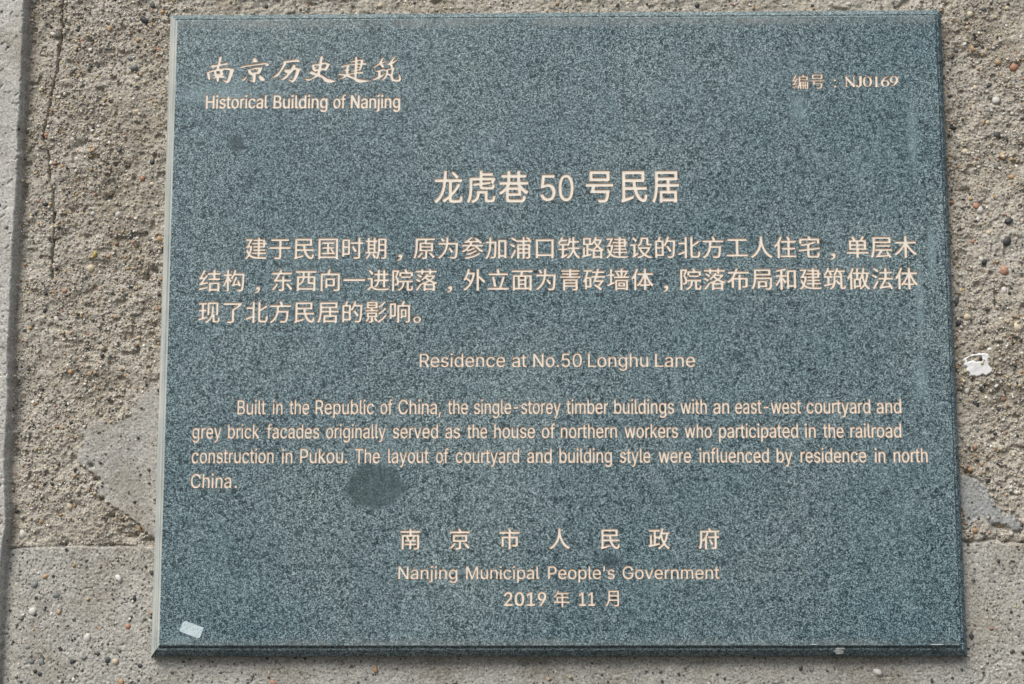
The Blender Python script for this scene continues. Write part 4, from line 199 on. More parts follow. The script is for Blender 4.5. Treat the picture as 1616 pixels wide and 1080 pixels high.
[[783,997,863,969,920,920,968,844,992,763,999,696,999,71,989,18,961,1,882,0,853,9,839,28,830,699,816,747,794,777,757,801,713,810,669,801,630,772,605,734,589,682,582,28,567,9,544,0,460,0,430,14,420,33,417,62,414,696,399,747,377,777,344,801,305,809,261,801,221,773,192,733,174,677,165,28,150,9,127,0,47,0,18,9,3,33,0,66,0,915,10,964,42,981,131,980,158,958,169,916,230,966,267,985,324,999,366,997,413,985,455,961,530,871,586,935,642,975,722,998]],
[[917,999,979,989,999,959,996,40,979,24,951,16,814,16,775,33,760,74,671,31,595,9,479,0,363,9,260,35,184,69,107,126,45,202,17,263,0,343,1,444,37,552,86,620,152,678,247,728,349,756,465,768,582,760,671,737,753,700,763,974,778,988,808,997],[541,624,486,626,419,617,342,583,281,519,247,426,253,315,301,223,335,191,387,162,435,148,500,142,549,144,600,155,678,195,732,262,759,354,746,475,705,548,638,599,587,617]],
[[948,999,971,996,990,984,999,965,998,936,804,68,787,19,760,2,682,0,650,7,634,24,508,610,499,628,369,29,352,9,329,1,247,1,219,12,198,58,2,936,0,965,8,984,36,998,123,998,146,991,163,970,283,390,292,372,418,970,434,990,457,998,544,998,572,988,592,946,709,373,836,970,865,997]],
[[174,999,233,992,261,966,270,478,694,745,745,753,906,753,942,748,962,736,963,721,945,703,547,442,532,424,991,48,999,18,964,3,774,0,716,12,357,300,328,313,277,286,264,267,262,48,253,18,211,2,87,0,35,5,5,22,0,966,13,984,43,996]],
[[922,999,962,996,988,984,999,945,627,37,607,12,575,0,415,1,379,22,359,61,5,926,0,974,35,996,101,999,195,997,237,974,488,332,502,319,754,965,775,987,802,996]],
[[510,999,636,990,742,968,834,930,909,878,965,808,997,720,999,640,977,563,935,497,889,453,808,404,735,377,655,359,583,351,252,346,242,24,225,8,199,0,46,0,9,16,0,42,3,973,20,989,60,998],[537,849,278,852,248,845,245,515,258,498,516,497,589,504,670,530,722,572,748,623,754,658,751,713,728,766,695,801,649,827,599,841]],
[[564,999,755,932,869,837,978,644,999,451,931,241,797,97,607,7,416,0,226,68,84,206,3,381,0,592,69,767,205,908,374,988]],
[[927,999,969,994,996,973,999,885,981,859,939,849,641,848,614,841,610,31,595,9,569,0,429,0,398,13,387,38,384,841,362,848,71,849,29,853,0,878,1,973,23,992,65,999]],
[[536,998,551,992,559,981,562,905,567,896,966,894,987,889,998,876,999,809,990,794,978,789,576,787,566,785,562,776,562,721,570,711,908,711,929,705,939,695,943,669,943,112,931,53,919,36,902,23,859,8,765,0,701,0,682,5,672,16,647,77,652,94,667,103,807,105,820,112,821,590,817,602,711,602,717,581,715,569,665,479,673,475,749,474,768,467,776,453,778,427,776,397,768,383,743,376,564,376,557,374,553,365,553,313,557,304,762,303,786,297,796,287,799,272,799,234,794,217,783,208,768,204,557,202,553,191,550,39,533,23,484,20,454,24,439,42,437,191,433,202,231,204,213,209,203,220,200,275,213,297,237,303,432,304,437,313,437,363,435,372,426,376,259,376,234,383,226,395,224,412,224,447,232,465,253,474,329,475,334,482,287,569,285,584,291,602,186,603,176,599,175,590,174,30,167,13,152,4,76,5,62,16,56,39,59,692,70,705,91,711,426,711,434,721,434,776,430,785,420,787,21,789,9,794,0,809,1,876,12,889,33,894,426,895,434,905,435,975,445,992,466,999],[606,602,402,603,390,599,434,523,448,477,530,475,543,476,551,484,600,578]],
[[492,998,516,978,581,874,590,867,959,866,983,863,994,853,999,839,996,769,983,757,959,754,50,754,23,757,10,769,7,790,8,842,20,861,47,866,441,868,441,877,399,946,399,966,422,983,474,999],[849,703,869,691,875,671,875,401,869,375,858,366,840,362,571,361,567,349,567,85,561,59,551,42,520,17,474,5,425,0,325,0,294,7,284,22,264,74,265,91,273,101,294,107,431,107,444,112,445,355,441,361,431,362,178,362,163,365,152,372,145,384,144,404,144,668,149,691,163,702,185,704],[746,598,264,599,259,587,260,471,273,466,745,468,750,480,750,587],[782,327,806,309,894,219,988,109,991,94,986,80,925,38,907,35,889,45,803,149,696,265,695,282,706,295,758,326],[227,327,297,300,305,285,299,265,199,143,121,68,84,40,60,40,5,85,0,97,3,111,102,204,197,320,212,327]],
[[486,999,498,992,512,975,587,841,968,839,991,830,999,804,996,748,988,737,974,731,569,729,558,726,556,635,560,623,870,622,888,618,898,609,904,583,904,216,898,187,887,167,867,148,843,137,781,126,703,122,662,123,644,129,634,144,613,202,612,216,620,228,644,235,772,233,787,240,788,504,784,510,775,511,560,510,556,498,556,30,546,8,519,0,456,2,443,13,438,27,437,498,433,510,233,511,221,508,217,138,209,127,198,121,135,119,114,127,105,147,104,583,110,609,120,618,138,622,433,623,437,635,436,726,424,729,31,730,8,740,0,766,3,821,13,834,28,839,446,841,441,862,398,943,395,963,402,975,415,982,468,999]],
[[652,998,696,988,706,980,710,968,706,933,677,816,678,807,962,805,982,800,992,786,995,731,990,710,976,700,930,697,921,690,900,578,868,461,837,376,793,282,820,241,875,179,929,135,991,97,999,80,993,62,947,7,933,2,915,6,869,34,817,75,722,176,641,95,568,40,502,1,488,0,472,9,434,65,431,80,435,91,525,150,571,185,629,244,657,282,607,405,566,527,527,470,508,457,488,462,430,508,357,509,348,502,349,286,364,285,488,313,511,313,523,303,529,282,532,235,522,215,496,204,65,102,36,97,22,102,11,121,0,185,10,205,52,218,58,226,58,654,61,672,71,685,88,691,138,690,152,685,162,672,165,250,169,243,178,243,230,255,237,262,237,804,236,813,227,817,51,817,31,821,20,830,16,845,15,898,20,915,34,926,54,928,490,928,516,923,527,910,529,880,528,839,516,823,493,817,357,817,348,810,349,624,357,621,453,620,479,616,505,663,545,767,574,865,601,983,618,999],[804,695,652,697,641,693,655,613,681,518,725,406,730,409,745,443,774,531,797,630,806,684]],
[[551,998,569,984,618,887,627,879,962,878,983,873,993,859,995,799,983,777,965,772,880,771,870,767,878,744,880,619,889,615,968,615,986,610,997,594,999,553,995,527,980,514,889,511,880,507,878,114,874,76,866,56,845,30,804,11,751,3,659,3,645,7,635,16,611,79,612,99,627,110,748,110,762,118,762,508,751,511,474,512,454,519,444,539,446,597,454,608,465,613,760,617,764,628,764,744,772,770,474,771,464,767,483,753,485,729,411,562,411,42,407,16,395,4,374,0,324,1,305,13,299,39,298,397,292,397,254,358,236,351,218,360,192,402,173,232,147,117,126,62,103,16,86,2,65,6,10,43,0,62,48,189,69,316,76,414,76,836,80,862,89,873,110,878,486,879,489,885,458,952,460,969,468,979,483,986,536,999],[374,770,204,771,192,768,192,459,215,478,245,513,304,602,348,693],[565,467,583,457,611,417,679,308,702,261,702,247,694,235,639,208,618,207,602,221,490,417,491,432,501,444,548,465]],
[[702,999,825,992,940,970,994,945,999,916,957,891,865,869,743,858,621,857,499,866,397,885,341,911,338,942,378,965,472,987,580,998],[797,788,891,780,921,757,922,159,901,119,807,68,715,42,621,26,390,3,92,0,26,8,0,19,9,90,65,102,241,110,309,118,363,134,399,162,407,768,433,780,499,787]],
[[963,999,990,987,999,958,999,49,990,12,967,1,872,1,852,8,841,26,840,698,828,679,576,30,555,5,519,0,448,3,422,26,167,676,155,694,150,26,139,8,119,1,40,0,13,8,3,23,0,52,0,951,9,987,40,999,167,999,195,994,209,980,500,232,787,980,800,993,820,998]],
[[538,999,654,987,765,954,852,906,925,838,978,745,999,642,992,549,966,470,920,399,858,342,759,287,660,257,555,245,421,251,339,272,229,328,220,21,205,7,182,0,36,1,9,13,0,42,4,967,18,981,42,987,188,986,217,970,225,924,234,917,304,958,374,983,439,994],[534,863,485,865,408,856,362,842,316,816,281,787,258,755,234,703,224,653,234,543,252,501,287,454,322,425,372,399,424,385,485,379,543,381,599,392,678,430,742,504,769,599,759,699,713,784,678,815,637,838,581,856]],
[[416,999,515,988,547,959,548,220,564,172,588,151,632,140,862,135,919,125,999,44,996,29,962,14,790,0,445,5,214,34,138,55,65,88,0,158,0,970,27,987,85,997]],
[[526,999,646,989,760,963,840,928,929,862,974,799,999,726,999,626,974,552,934,493,885,449,811,407,731,378,663,363,583,354,238,350,230,331,226,21,212,7,189,0,35,1,9,14,0,43,4,977,24,994,58,999],[528,855,263,858,233,851,230,515,241,496,526,494,597,501,688,530,743,576,766,619,776,674,766,731,743,774,709,806,657,833,603,847]],
[[773,999,946,971,999,916,915,72,853,26,748,2,245,0,123,26,72,72,0,934,47,971,170,997]],
[[557,999,630,990,703,971,780,939,840,902,891,858,942,793,975,728,984,674,972,662,949,656,849,656,821,661,804,674,757,751,720,790,661,826,595,847,547,854,453,851,394,837,346,815,292,778,242,721,210,662,191,602,183,544,187,420,210,337,242,278,287,226,329,195,386,166,453,148,520,141,591,148,657,166,716,198,757,234,785,272,808,326,813,371,794,378,575,378,544,386,530,407,530,490,539,508,561,518,977,516,993,505,999,490,999,375,983,285,947,202,892,133,826,80,753,41,662,12,579,0,461,0,360,16,269,49,182,101,116,162,57,249,24,328,5,422,0,530,16,638,48,732,103,819,174,891,251,940,351,980,456,998]],
[[955,998,984,992,999,979,998,940,621,34,601,10,572,0,412,4,387,24,370,58,10,925,0,959,5,979,41,998,166,999,206,992,227,974,492,294,504,282,776,974,795,991,818,998]],
[[898,999,958,991,994,965,999,854,983,820,928,804,735,806,576,782,460,729,400,665,382,593,371,24,340,6,300,0,51,4,10,24,0,57,10,960,41,978,81,984,310,982,356,965,375,912,390,905,500,952,619,983,749,998]],
[[751,999,831,983,899,943,950,879,985,792,999,687,999,58,990,15,966,1,887,0,863,7,850,24,843,699,827,751,802,783,764,807,715,815,670,807,633,783,599,737,583,687,576,615,572,24,559,7,535,0,460,0,436,11,426,29,423,53,420,706,404,751,380,783,345,807,300,815,255,807,212,778,180,734,160,673,153,596,149,24,136,7,112,0,37,0,13,11,3,29,0,68,0,922,9,965,41,980,128,977,149,956,155,903,160,898,208,948,264,983,328,998,384,992,424,977,456,954,527,857,583,926,627,962,683,988]],
[[581,996,665,984,755,958,833,923,890,882,945,822,967,779,976,740,974,662,932,574,855,492,709,379,403,166,959,158,987,145,999,127,998,31,971,8,929,0,53,1,17,14,1,35,0,113,13,138,623,571,689,643,706,684,707,719,683,774,630,811,558,833,449,835,373,818,317,786,287,748,268,684,245,667,203,659,53,661,17,673,1,698,8,747,30,804,67,854,121,900,161,925,245,962,323,983,395,995,467,999]],
[[573,996,677,976,764,941,844,887,916,806,958,726,986,627,999,515,992,403,970,305,937,224,883,147,821,90,737,42,655,15,568,0,437,0,333,18,229,58,155,108,83,189,40,269,13,361,0,466,7,599,35,712,74,792,129,863,196,919,273,960,366,987,459,999],[515,838,464,837,420,828,375,806,333,771,278,681,251,562,256,400,273,332,300,272,333,227,380,189,431,168,491,160,552,164,589,175,630,196,666,227,699,272,721,321,748,447,741,599,726,663,699,725,661,776,618,810,566,831]],
[[626,996,661,981,674,953,675,168,687,161,927,161,970,153,990,140,999,122,993,25,963,6,920,0,97,0,42,4,13,18,0,43,1,125,30,153,79,161,374,161,386,168,386,774,385,788,374,789,140,679,110,669,79,668,48,678,32,698,30,802,38,827,79,855,380,994,435,999]],
[[583,996,696,977,779,948,865,900,920,854,961,801,991,733,999,641,985,581,943,496,873,407,479,20,458,8,422,0,249,0,205,17,197,34,203,52,511,350,356,362,273,379,184,413,108,460,55,513,14,591,0,673,15,751,44,811,86,861,139,904,213,945,303,976,374,991,458,999],[544,836,499,839,437,833,366,808,333,787,303,756,274,687,285,615,327,559,396,520,493,504,584,513,645,538,702,586,726,639,724,705,690,768,631,811,583,829]],
[[273,999,338,983,353,970,355,949,326,880,329,873,915,872,939,867,949,853,951,786,944,772,933,764,625,762,613,757,612,647,615,635,897,633,920,620,925,585,923,545,915,534,903,528,615,524,612,513,613,355,625,351,977,349,989,343,996,332,999,277,991,251,968,241,615,239,612,228,611,30,606,12,592,2,521,0,507,5,496,18,493,228,489,240,33,241,12,246,2,260,0,324,12,346,33,351,163,351,176,356,177,600,179,615,188,626,211,633,480,633,492,638,493,748,490,760,273,761,258,755,180,644,104,562,89,557,75,561,11,612,8,623,14,638,81,705,152,801,205,896,245,987,258,997],[490,524,296,524,292,513,294,355,305,351,490,353,493,364,493,513]],
[[970,998,993,985,999,960,999,161,993,92,968,46,923,19,869,8,798,1,666,2,649,6,636,18,606,86,606,111,628,124,794,122,857,130,860,145,860,331,855,344,320,345,307,338,262,213,204,114,163,65,107,10,87,0,63,7,8,55,0,77,12,99,63,149,114,216,148,280,178,364,193,427,207,548,211,960,219,988,232,996,256,999],[856,880,348,880,342,867,344,737,358,732,855,734,860,747,860,867],[856,613,348,614,342,604,333,468,348,463,855,464,860,477,860,601]],
]
# name of the line, kind of piece, [(text, [(glyph number, x0, z0, x1, z1) in hundredths of a millimetre])]
LINES = [
 ('calligraphic Chinese heading', 'character', [
  ('南', [(0,-27603,19268,-25402,21502)]),
  ('京', [(1,-24930,19292,-22660,21393)]),
  ('历', [(2,-22464,19275,-20086,21239)]),
  ('史', [(3,-19866,19247,-17345,21490)]),
  ('建', [(4,-17185,19249,-14625,21424)]),
  ('筑', [(5,-14414,19304,-12168,21447)]),
 ]),
 ('bold English heading under the calligraphy', 'word', [
  ('Historical', [(6,-27618,17196,-26893,18340),(7,-26814,17197,-26597,18368),(8,-26551,17180,-25999,18080),(9,-26012,17189,-25602,18258),(10,-25605,17180,-24963,18079),(11,-24904,17199,-24517,18081),(7,-24507,17197,-24290,18368),(12,-24251,17180,-23641,18079),(13,-23618,17181,-23042,18080),(14,-22955,17193,-22671,18339)]),
  ('Building', [(15,-22265,17175,-21582,18318),(16,-21513,17167,-20919,18047),(7,-20849,17176,-20623,18346),(14,-20550,17171,-20255,18316),(17,-20269,17159,-19619,18317),(7,-19547,17176,-19322,18346),(18,-19248,17175,-18654,18057),(19,-18598,16863,-17945,18057)]),
  ('of', [(10,-17525,17138,-16924,18035),(20,-16938,17155,-16510,18339)]),
  ('Nanjing', [(21,-16155,17151,-15416,18294),(13,-15351,17135,-14770,18034),(18,-14683,17151,-14106,18032),(22,-14122,16856,-13819,18321),(7,-13768,17152,-13549,18321),(18,-13478,17151,-12901,18032),(19,-12846,16839,-12212,18032)]),
 ]),
 ('serial number line', 'character', [
  ('编', [(30,18610,18500,19866,19708)]),
  ('号', [(31,20011,18533,21147,19725)]),
  ('：', [(29,21870,19120,22078,19336),(29,21865,18617,22073,18832)]),
  ('NJ0169', [(23,22713,18647,23557,19582),(24,23562,18637,24106,19605),(25,24145,18662,24871,19543),(26,25032,18622,25387,19569),(27,25538,18660,26228,19529),(28,26239,18692,26928,19561)]),
 ]),
 ('large Chinese title', 'character', [
  ('龙', [(32,-9520,9499,-7271,12141)]),
  ('虎', [(33,-6964,9502,-4716,12149)]),
  ('巷', [(34,-4454,9530,-2129,12110)]),
  ('号', [(35,2315,9483,4488,12050)]),
  ('民', [(36,5065,9470,7133,12036)]),
  ('居', [(37,7478,9448,9613,12023)]),
  ('50', [(38,-1224,9618,-13,11766),(39,204,9601,1385,11779)]),
 ]),
 ('first line of the Chinese text', 'character', [
  ('建', [(40,-24231,5107,-22511,6875)]),
  ('于', [(41,-22328,5103,-20650,6743)]),
  ('民', [(42,-20416,5090,-18824,6776)]),
  ('国', [(43,-18522,5087,-16958,6783)]),
  ('时', [(44,-16657,5105,-14997,6856)]),
  ('期', [(45,-14857,5087,-13184,6837)]),
  ('，', [(46,-12358,4927,-11934,5512)]),
  ('原', [(47,-11109,5080,-9415,6754)]),
  ('为', [(48,-9199,5093,-7619,6847)]),
  ('参', [(49,-7356,5070,-5643,6849)]),
  ('加', [(50,-5509,5077,-3854,6821)]),
  ('浦', [(51,-3621,5063,-1909,6843)]),
  ('口', [(52,-1601,5107,-189,6644)]),
  ('铁', [(53,105,5069,1830,6826)]),
  ('路', [(54,1976,5060,3707,6827)]),
  ('建', [(40,3846,5063,5553,6825)]),
  ('设', [(55,5708,5052,7416,6780)]),
  ('的', [(56,7651,5077,9229,6822)]),
  ('北', [(57,9427,5059,11171,6783)]),
  ('方', [(58,11315,5050,12964,6816)]),
  ('工', [(59,13176,5182,14851,6602)]),
  ('人', [(60,15029,5055,16726,6799)]),
  ('住', [(61,16872,5038,18593,6805)]),
  ('宅', [(62,18755,5060,20405,6813)]),
  ('，', [(46,21178,4876,21598,5458)]),
  ('单', [(63,22466,5028,24136,6780)]),
  ('层', [(64,24291,5015,25975,6701)]),
  ('木', [(65,26140,5017,27870,6784)]),
 ]),
 ('second line of the Chinese text', 'character', [
  ('结', [(66,-27773,2584,-26068,4354)]),
  ('构', [(67,-25897,2577,-24204,4347)]),
  ('，', [(46,-23389,2425,-22965,3008)]),
  ('东', [(68,-22084,2589,-20470,4347)]),
  ('西', [(69,-20250,2583,-18595,4223)]),
  ('向', [(70,-18303,2571,-16784,4341)]),
  ('一', [(71,-16541,3369,-14822,3579)]),
  ('进', [(72,-14678,2605,-12959,4300)]),
  ('院', [(73,-12750,2572,-11085,4343)]),
  ('落', [(74,-10942,2565,-9218,4332)]),
  ('，', [(46,-8472,2413,-8050,2994)]),
  ('外', [(75,-7220,2567,-5507,4326)]),
  ('立', [(76,-5343,2642,-3670,4332)]),
  ('面', [(77,-3473,2558,-1816,4205)]),
  ('为', [(48,-1609,2577,-37,4320)]),
  ('青', [(78,246,2550,1895,4319)]),
  ('砖', [(79,2053,2554,3783,4316)]),
  ('墙', [(80,3928,2558,5639,4320)]),
  ('体', [(81,5771,2557,7510,4306)]),
  ('，', [(46,8239,2399,8660,2979)]),
  ('院', [(73,9559,2553,11214,4319)]),
  ('落', [(74,11356,2546,13070,4307)]),
  ('布', [(82,13190,2545,14874,4304)]),
  ('局', [(83,15036,2550,16675,4211)]),
  ('和', [(84,16881,2547,18506,4279)]),
  ('建', [(40,18754,2551,20450,4299)]),
  ('筑', [(85,20600,2552,22325,4301)]),
  ('做', [(86,22412,2536,24162,4291)]),
  ('法', [(87,24305,2548,25956,4292)]),
  ('体', [(81,26126,2539,27856,4284)]),
 ]),
 ('third line of the Chinese text', 'character', [
  ('现', [(88,-27756,118,-26053,1785)]),
  ('了', [(89,-25812,107,-24321,1728)]),
  ('北', [(57,-24068,119,-22318,1831)]),
  ('方', [(58,-22191,109,-20537,1863)]),
  ('民', [(42,-20299,96,-18716,1762)]),
  ('居', [(90,-18520,92,-16836,1753)]),
  ('的', [(56,-16586,118,-15006,1849)]),
  ('影', [(91,-14788,93,-13108,1799)]),
  ('响', [(92,-12914,89,-11310,1836)]),
  ('。', [(93,-11088,44,-10452,622)]),
 ]),
 ('English title', 'word', [
  ('Residence', [(94,-10564,-3367,-9811,-2290),(95,-9731,-3383,-9025,-2544),(96,-8926,-3382,-8311,-2544),(97,-8197,-3366,-7996,-2262),(98,-7886,-3383,-7179,-2290),(95,-7048,-3383,-6342,-2544),(99,-6215,-3367,-5574,-2544),(100,-5443,-3383,-4760,-2544),(95,-4663,-3383,-3956,-2544)]),
  ('at', [(101,-3450,-3401,-2824,-2563),(102,-2747,-3392,-2316,-2388)]),
  ('No.50', [(103,-1830,-3387,-1012,-2311),(104,-870,-3403,-161,-2565),(105,-33,-3394,176,-3175),(106,350,-3399,1025,-2311),(107,1201,-3399,1929,-2299)]),
  ('Longhu', [(108,2382,-3396,3008,-2321),(104,3097,-3412,3813,-2574),(99,3946,-3396,4580,-2574),(109,4710,-3701,5410,-2574),(110,5578,-3396,6213,-2321),(111,6380,-3407,7015,-2586)]),
  ('Lane', [(108,7520,-3408,8171,-2333),(101,8259,-3424,8919,-2587),(99,9093,-3408,9752,-2587),(95,9887,-3424,10615,-2587)]),
 ]),
 ('first line of the English text', 'word', [
  ('Built', [(112,-24542,-6977,-23936,-5828),(113,-23838,-6989,-23318,-6110),(114,-23209,-6977,-23036,-5800),(115,-22932,-6981,-22691,-5828),(116,-22706,-6985,-22344,-5913)]),
  ('in', [(114,-21828,-6981,-21658,-5804),(117,-21557,-6982,-21048,-6103)]),
  ('the', [(116,-20552,-6989,-20204,-5918),(118,-20140,-6982,-19640,-5834),(119,-19548,-6999,-18999,-6104)]),
  ('Republic', [(120,-18536,-6982,-17909,-5834),(119,-17853,-6998,-17266,-6104),(121,-17173,-7287,-16581,-6104),(113,-16487,-6994,-15952,-6116),(122,-15824,-6999,-15234,-5834),(115,-15139,-6986,-14891,-5834),(114,-14849,-6982,-14671,-5805),(123,-14593,-6998,-14023,-6104)]),
  ('of', [(124,-13551,-7006,-13002,-6113),(125,-12981,-6989,-12599,-5797)]),
  ('China,', [(126,-12176,-7002,-11424,-5830),(118,-11319,-6990,-10775,-5843),(114,-10662,-6989,-10481,-5814),(117,-10374,-6990,-9830,-6112),(127,-9738,-7006,-9191,-6112),(128,-9085,-7244,-8883,-6788)]),
  ('the', [(116,-8388,-7002,-8035,-5932),(118,-7970,-6995,-7462,-5848),(119,-7369,-7011,-6811,-6118)]),
  ('single-storey', [(129,-6379,-7009,-5899,-6116),(114,-5825,-6993,-5659,-5819),(117,-5561,-6994,-5064,-6117),(130,-4972,-7316,-4427,-6117),(115,-4308,-6997,-4079,-5847),(119,-4051,-7010,-3506,-6117),(131,-3325,-6586,-2953,-6418),(129,-2761,-7009,-2281,-6116),(116,-2260,-7000,-1914,-5931),(124,-1878,-7010,-1318,-6117),(132,-1229,-6991,-900,-6116),(119,-866,-7010,-321,-6117),(133,-280,-7308,280,-6128)]),
  ('timber', [(116,696,-7011,1050,-5942),(114,1099,-7003,1268,-5830),(134,1369,-7003,2183,-6124),(122,2304,-7020,2865,-5858),(119,2928,-7020,3485,-6128),(132,3574,-7001,3910,-6127)]),
  ('buildings', [(122,4355,-7023,4930,-5862),(113,5021,-7018,5542,-6143),(114,5651,-7006,5825,-5833),(115,5929,-7010,6169,-5862),(135,6198,-7023,6770,-5862),(114,6877,-7006,7051,-5833),(117,7154,-7006,7675,-6131),(130,7771,-7329,8342,-6131),(129,8444,-7022,8947,-6130)]),
  ('with', [(136,9411,-7014,10248,-6150),(114,10312,-7013,10482,-5841),(116,10514,-7021,10869,-5954),(118,10934,-7014,11444,-5870)]),
  ('an', [(127,11912,-7033,12468,-6142),(117,12597,-7017,13148,-6142)]),
  ('east-west', [(119,13582,-7032,14125,-6142),(127,14178,-7032,14676,-6141),(129,14770,-7032,15248,-6141),(116,15269,-7023,15613,-5956),(131,15769,-6609,16139,-6442),(136,16311,-7016,17121,-6153),(119,17171,-7032,17713,-6142),(129,17778,-7032,18256,-6141),(116,18277,-7023,18621,-5956)]),
  ('courtyard', [(123,19021,-7038,19574,-6148),(124,19641,-7038,20227,-6148),(113,20319,-7033,20838,-6160),(132,20962,-7019,21306,-6147),(116,21298,-7029,21659,-5963),(133,21677,-7335,22262,-6160),(127,22300,-7038,22823,-6147),(132,22945,-7019,23288,-6147),(135,23323,-7039,23894,-5879)]),
  ('and', [(127,24341,-7046,24884,-6156),(117,25011,-7030,25550,-6156),(135,25649,-7046,26241,-5888)]),
 ]),
 ('second line of the English text', 'word', [
  ('grey', [(130,-27969,-9137,-27402,-7960),(132,-27279,-8818,-26937,-7959),(119,-26902,-8836,-26335,-7960),(133,-26293,-9128,-25710,-7971)]),
  ('brick', [(122,-25224,-8839,-24666,-7699),(132,-24576,-8821,-24242,-7962),(114,-24195,-8822,-24027,-7671),(123,-23953,-8839,-23414,-7963),(137,-23322,-8823,-22802,-7699)]),
  ('facades', [(125,-22257,-8823,-21853,-7657),(127,-21828,-8841,-21308,-7965),(123,-21215,-8841,-20665,-7966),(127,-20606,-8841,-20087,-7965),(135,-19993,-8841,-19427,-7701),(119,-19332,-8841,-18767,-7966),(129,-18699,-8840,-18200,-7965)]),
  ('originally', [(124,-17705,-8845,-17126,-7971),(132,-17035,-8827,-16695,-7969),(114,-16648,-8828,-16477,-7678),(130,-16402,-9145,-15838,-7970),(114,-15730,-8828,-15559,-7678),(117,-15458,-8829,-14944,-7970),(127,-14857,-8845,-14339,-7970),(115,-14218,-8832,-13981,-7706),(115,-13925,-8832,-13688,-7706),(133,-13680,-9137,-13100,-7981)]),
  ('served', [(129,-12582,-8850,-12070,-7976),(119,-12003,-8851,-11423,-7977),(132,-11331,-8833,-10980,-7976),(138,-10965,-8833,-10369,-7988),(119,-10323,-8851,-9742,-7977),(135,-9678,-8851,-9097,-7713)]),
  ('as', [(127,-8574,-8856,-8033,-7982),(129,-7931,-8856,-7412,-7982)]),
  ('the', [(116,-6898,-8849,-6549,-7803),(118,-6486,-8842,-5984,-7720),(119,-5891,-8858,-5340,-7984)]),
  ('house', [(118,-4832,-8843,-4297,-7722),(124,-4198,-8859,-3595,-7986),(113,-3500,-8854,-2964,-7997),(129,-2860,-8858,-2343,-7985),(119,-2275,-8859,-1688,-7986)]),
  ('of', [(124,-1195,-8864,-599,-7991),(125,-575,-8847,-161,-7683)]),
  ('northern', [(117,260,-8847,785,-7990),(124,881,-8863,1473,-7991),(132,1567,-8845,1914,-7989),(116,1906,-8854,2271,-7809),(118,2338,-8847,2863,-7727),(119,2959,-8863,3535,-7991),(132,3627,-8845,3974,-7989),(117,4037,-8847,4562,-7990)]),
  ('workers', [(136,5127,-8852,5977,-8007),(124,6029,-8868,6613,-7996),(132,6706,-8850,7049,-7995),(137,7111,-8852,7644,-7733),(119,7679,-8868,8248,-7996),(132,8338,-8850,8681,-7995),(129,8721,-8868,9222,-7995)]),
  ('who', [(136,9713,-8858,10541,-8014),(118,10619,-8858,11123,-7739),(124,11217,-8874,11785,-8003)]),
  ('participated', [(121,12306,-9155,12884,-8003),(127,12941,-8874,13469,-8002),(132,13592,-8856,13939,-8002),(116,13931,-8865,14295,-7822),(114,14346,-8858,14521,-7712),(123,14597,-8874,15155,-8003),(114,15235,-8858,15409,-7712),(121,15513,-9155,16092,-8003),(127,16149,-8874,16677,-8002),(116,16729,-8865,17093,-7822),(119,17132,-8874,17706,-8003),(135,17770,-8874,18345,-7740)]),
  ('in', [(114,18855,-8868,19036,-7723),(117,19143,-8868,19686,-8013)]),
  ('the', [(116,20220,-8876,20575,-7833),(118,20640,-8869,21151,-7752),(119,21245,-8885,21806,-8015)]),
  ('railroad', [(132,22291,-8867,22644,-8014),(127,22672,-8885,23209,-8015),(114,23319,-8869,23496,-7725),(115,23603,-8873,23849,-7753),(132,23906,-8867,24259,-8014),(124,24295,-8885,24896,-8016),(127,24955,-8885,25492,-8015),(135,25589,-8886,26175,-7753)]),
 ]),
 ('third line of the English text', 'word', [
  ('construction', [(123,-27971,-10726,-27419,-9839),(124,-27352,-10726,-26768,-9839),(117,-26676,-10710,-26158,-9838),(129,-26058,-10726,-25557,-9838),(116,-25535,-10717,-25174,-9654),(132,-25109,-10708,-24766,-9838),(113,-24704,-10722,-24186,-9850),(123,-24090,-10726,-23538,-9839),(116,-23514,-10717,-23154,-9654),(114,-23103,-10710,-22931,-9542),(124,-22855,-10726,-22271,-9839),(117,-22179,-10710,-21661,-9838)]),
  ('in', [(114,-21055,-10719,-20873,-9552),(117,-20766,-10719,-20221,-9848)]),
  ('Pukou.', [(139,-19658,-10716,-19029,-9580),(113,-18927,-10730,-18373,-9859),(137,-18241,-10718,-17671,-9580),(124,-17633,-10735,-17009,-9848),(113,-16910,-10730,-16356,-9859),(140,-16227,-10726,-16030,-10488)]),
  ('The', [(141,-15458,-10721,-14813,-9585),(118,-14721,-10723,-14200,-9585),(119,-14104,-10739,-13532,-9853)]),
  ('layout', [(115,-12922,-10728,-12681,-9587),(127,-12660,-10740,-12134,-9854),(133,-12060,-11036,-11472,-9866),(124,-11427,-10740,-10839,-9855),(113,-10746,-10736,-10224,-9866),(116,-10170,-10731,-9808,-9670)]),
  ('of', [(124,-9266,-10744,-8709,-9859),(125,-8687,-10727,-8300,-9547)]),
  ('courtyard', [(123,-7763,-10743,-7211,-9858),(124,-7144,-10743,-6560,-9858),(113,-6468,-10739,-5950,-9869),(132,-5826,-10725,-5483,-9857),(116,-5491,-10734,-5130,-9674),(133,-5113,-11039,-4529,-9869),(127,-4491,-10743,-3969,-9857),(132,-3848,-10725,-3505,-9857),(135,-3470,-10744,-2901,-9591)]),
  ('and', [(127,-2322,-10749,-1779,-9864),(117,-1652,-10733,-1113,-9864),(135,-1014,-10750,-421,-9597)]),
  ('building', [(122,143,-10750,722,-9599),(113,814,-10745,1339,-9877),(114,1449,-10734,1624,-9570),(115,1729,-10738,1971,-9599),(135,2000,-10751,2576,-9599),(114,2685,-10734,2860,-9570),(117,2964,-10734,3489,-9865),(130,3586,-11054,4162,-9866)]),
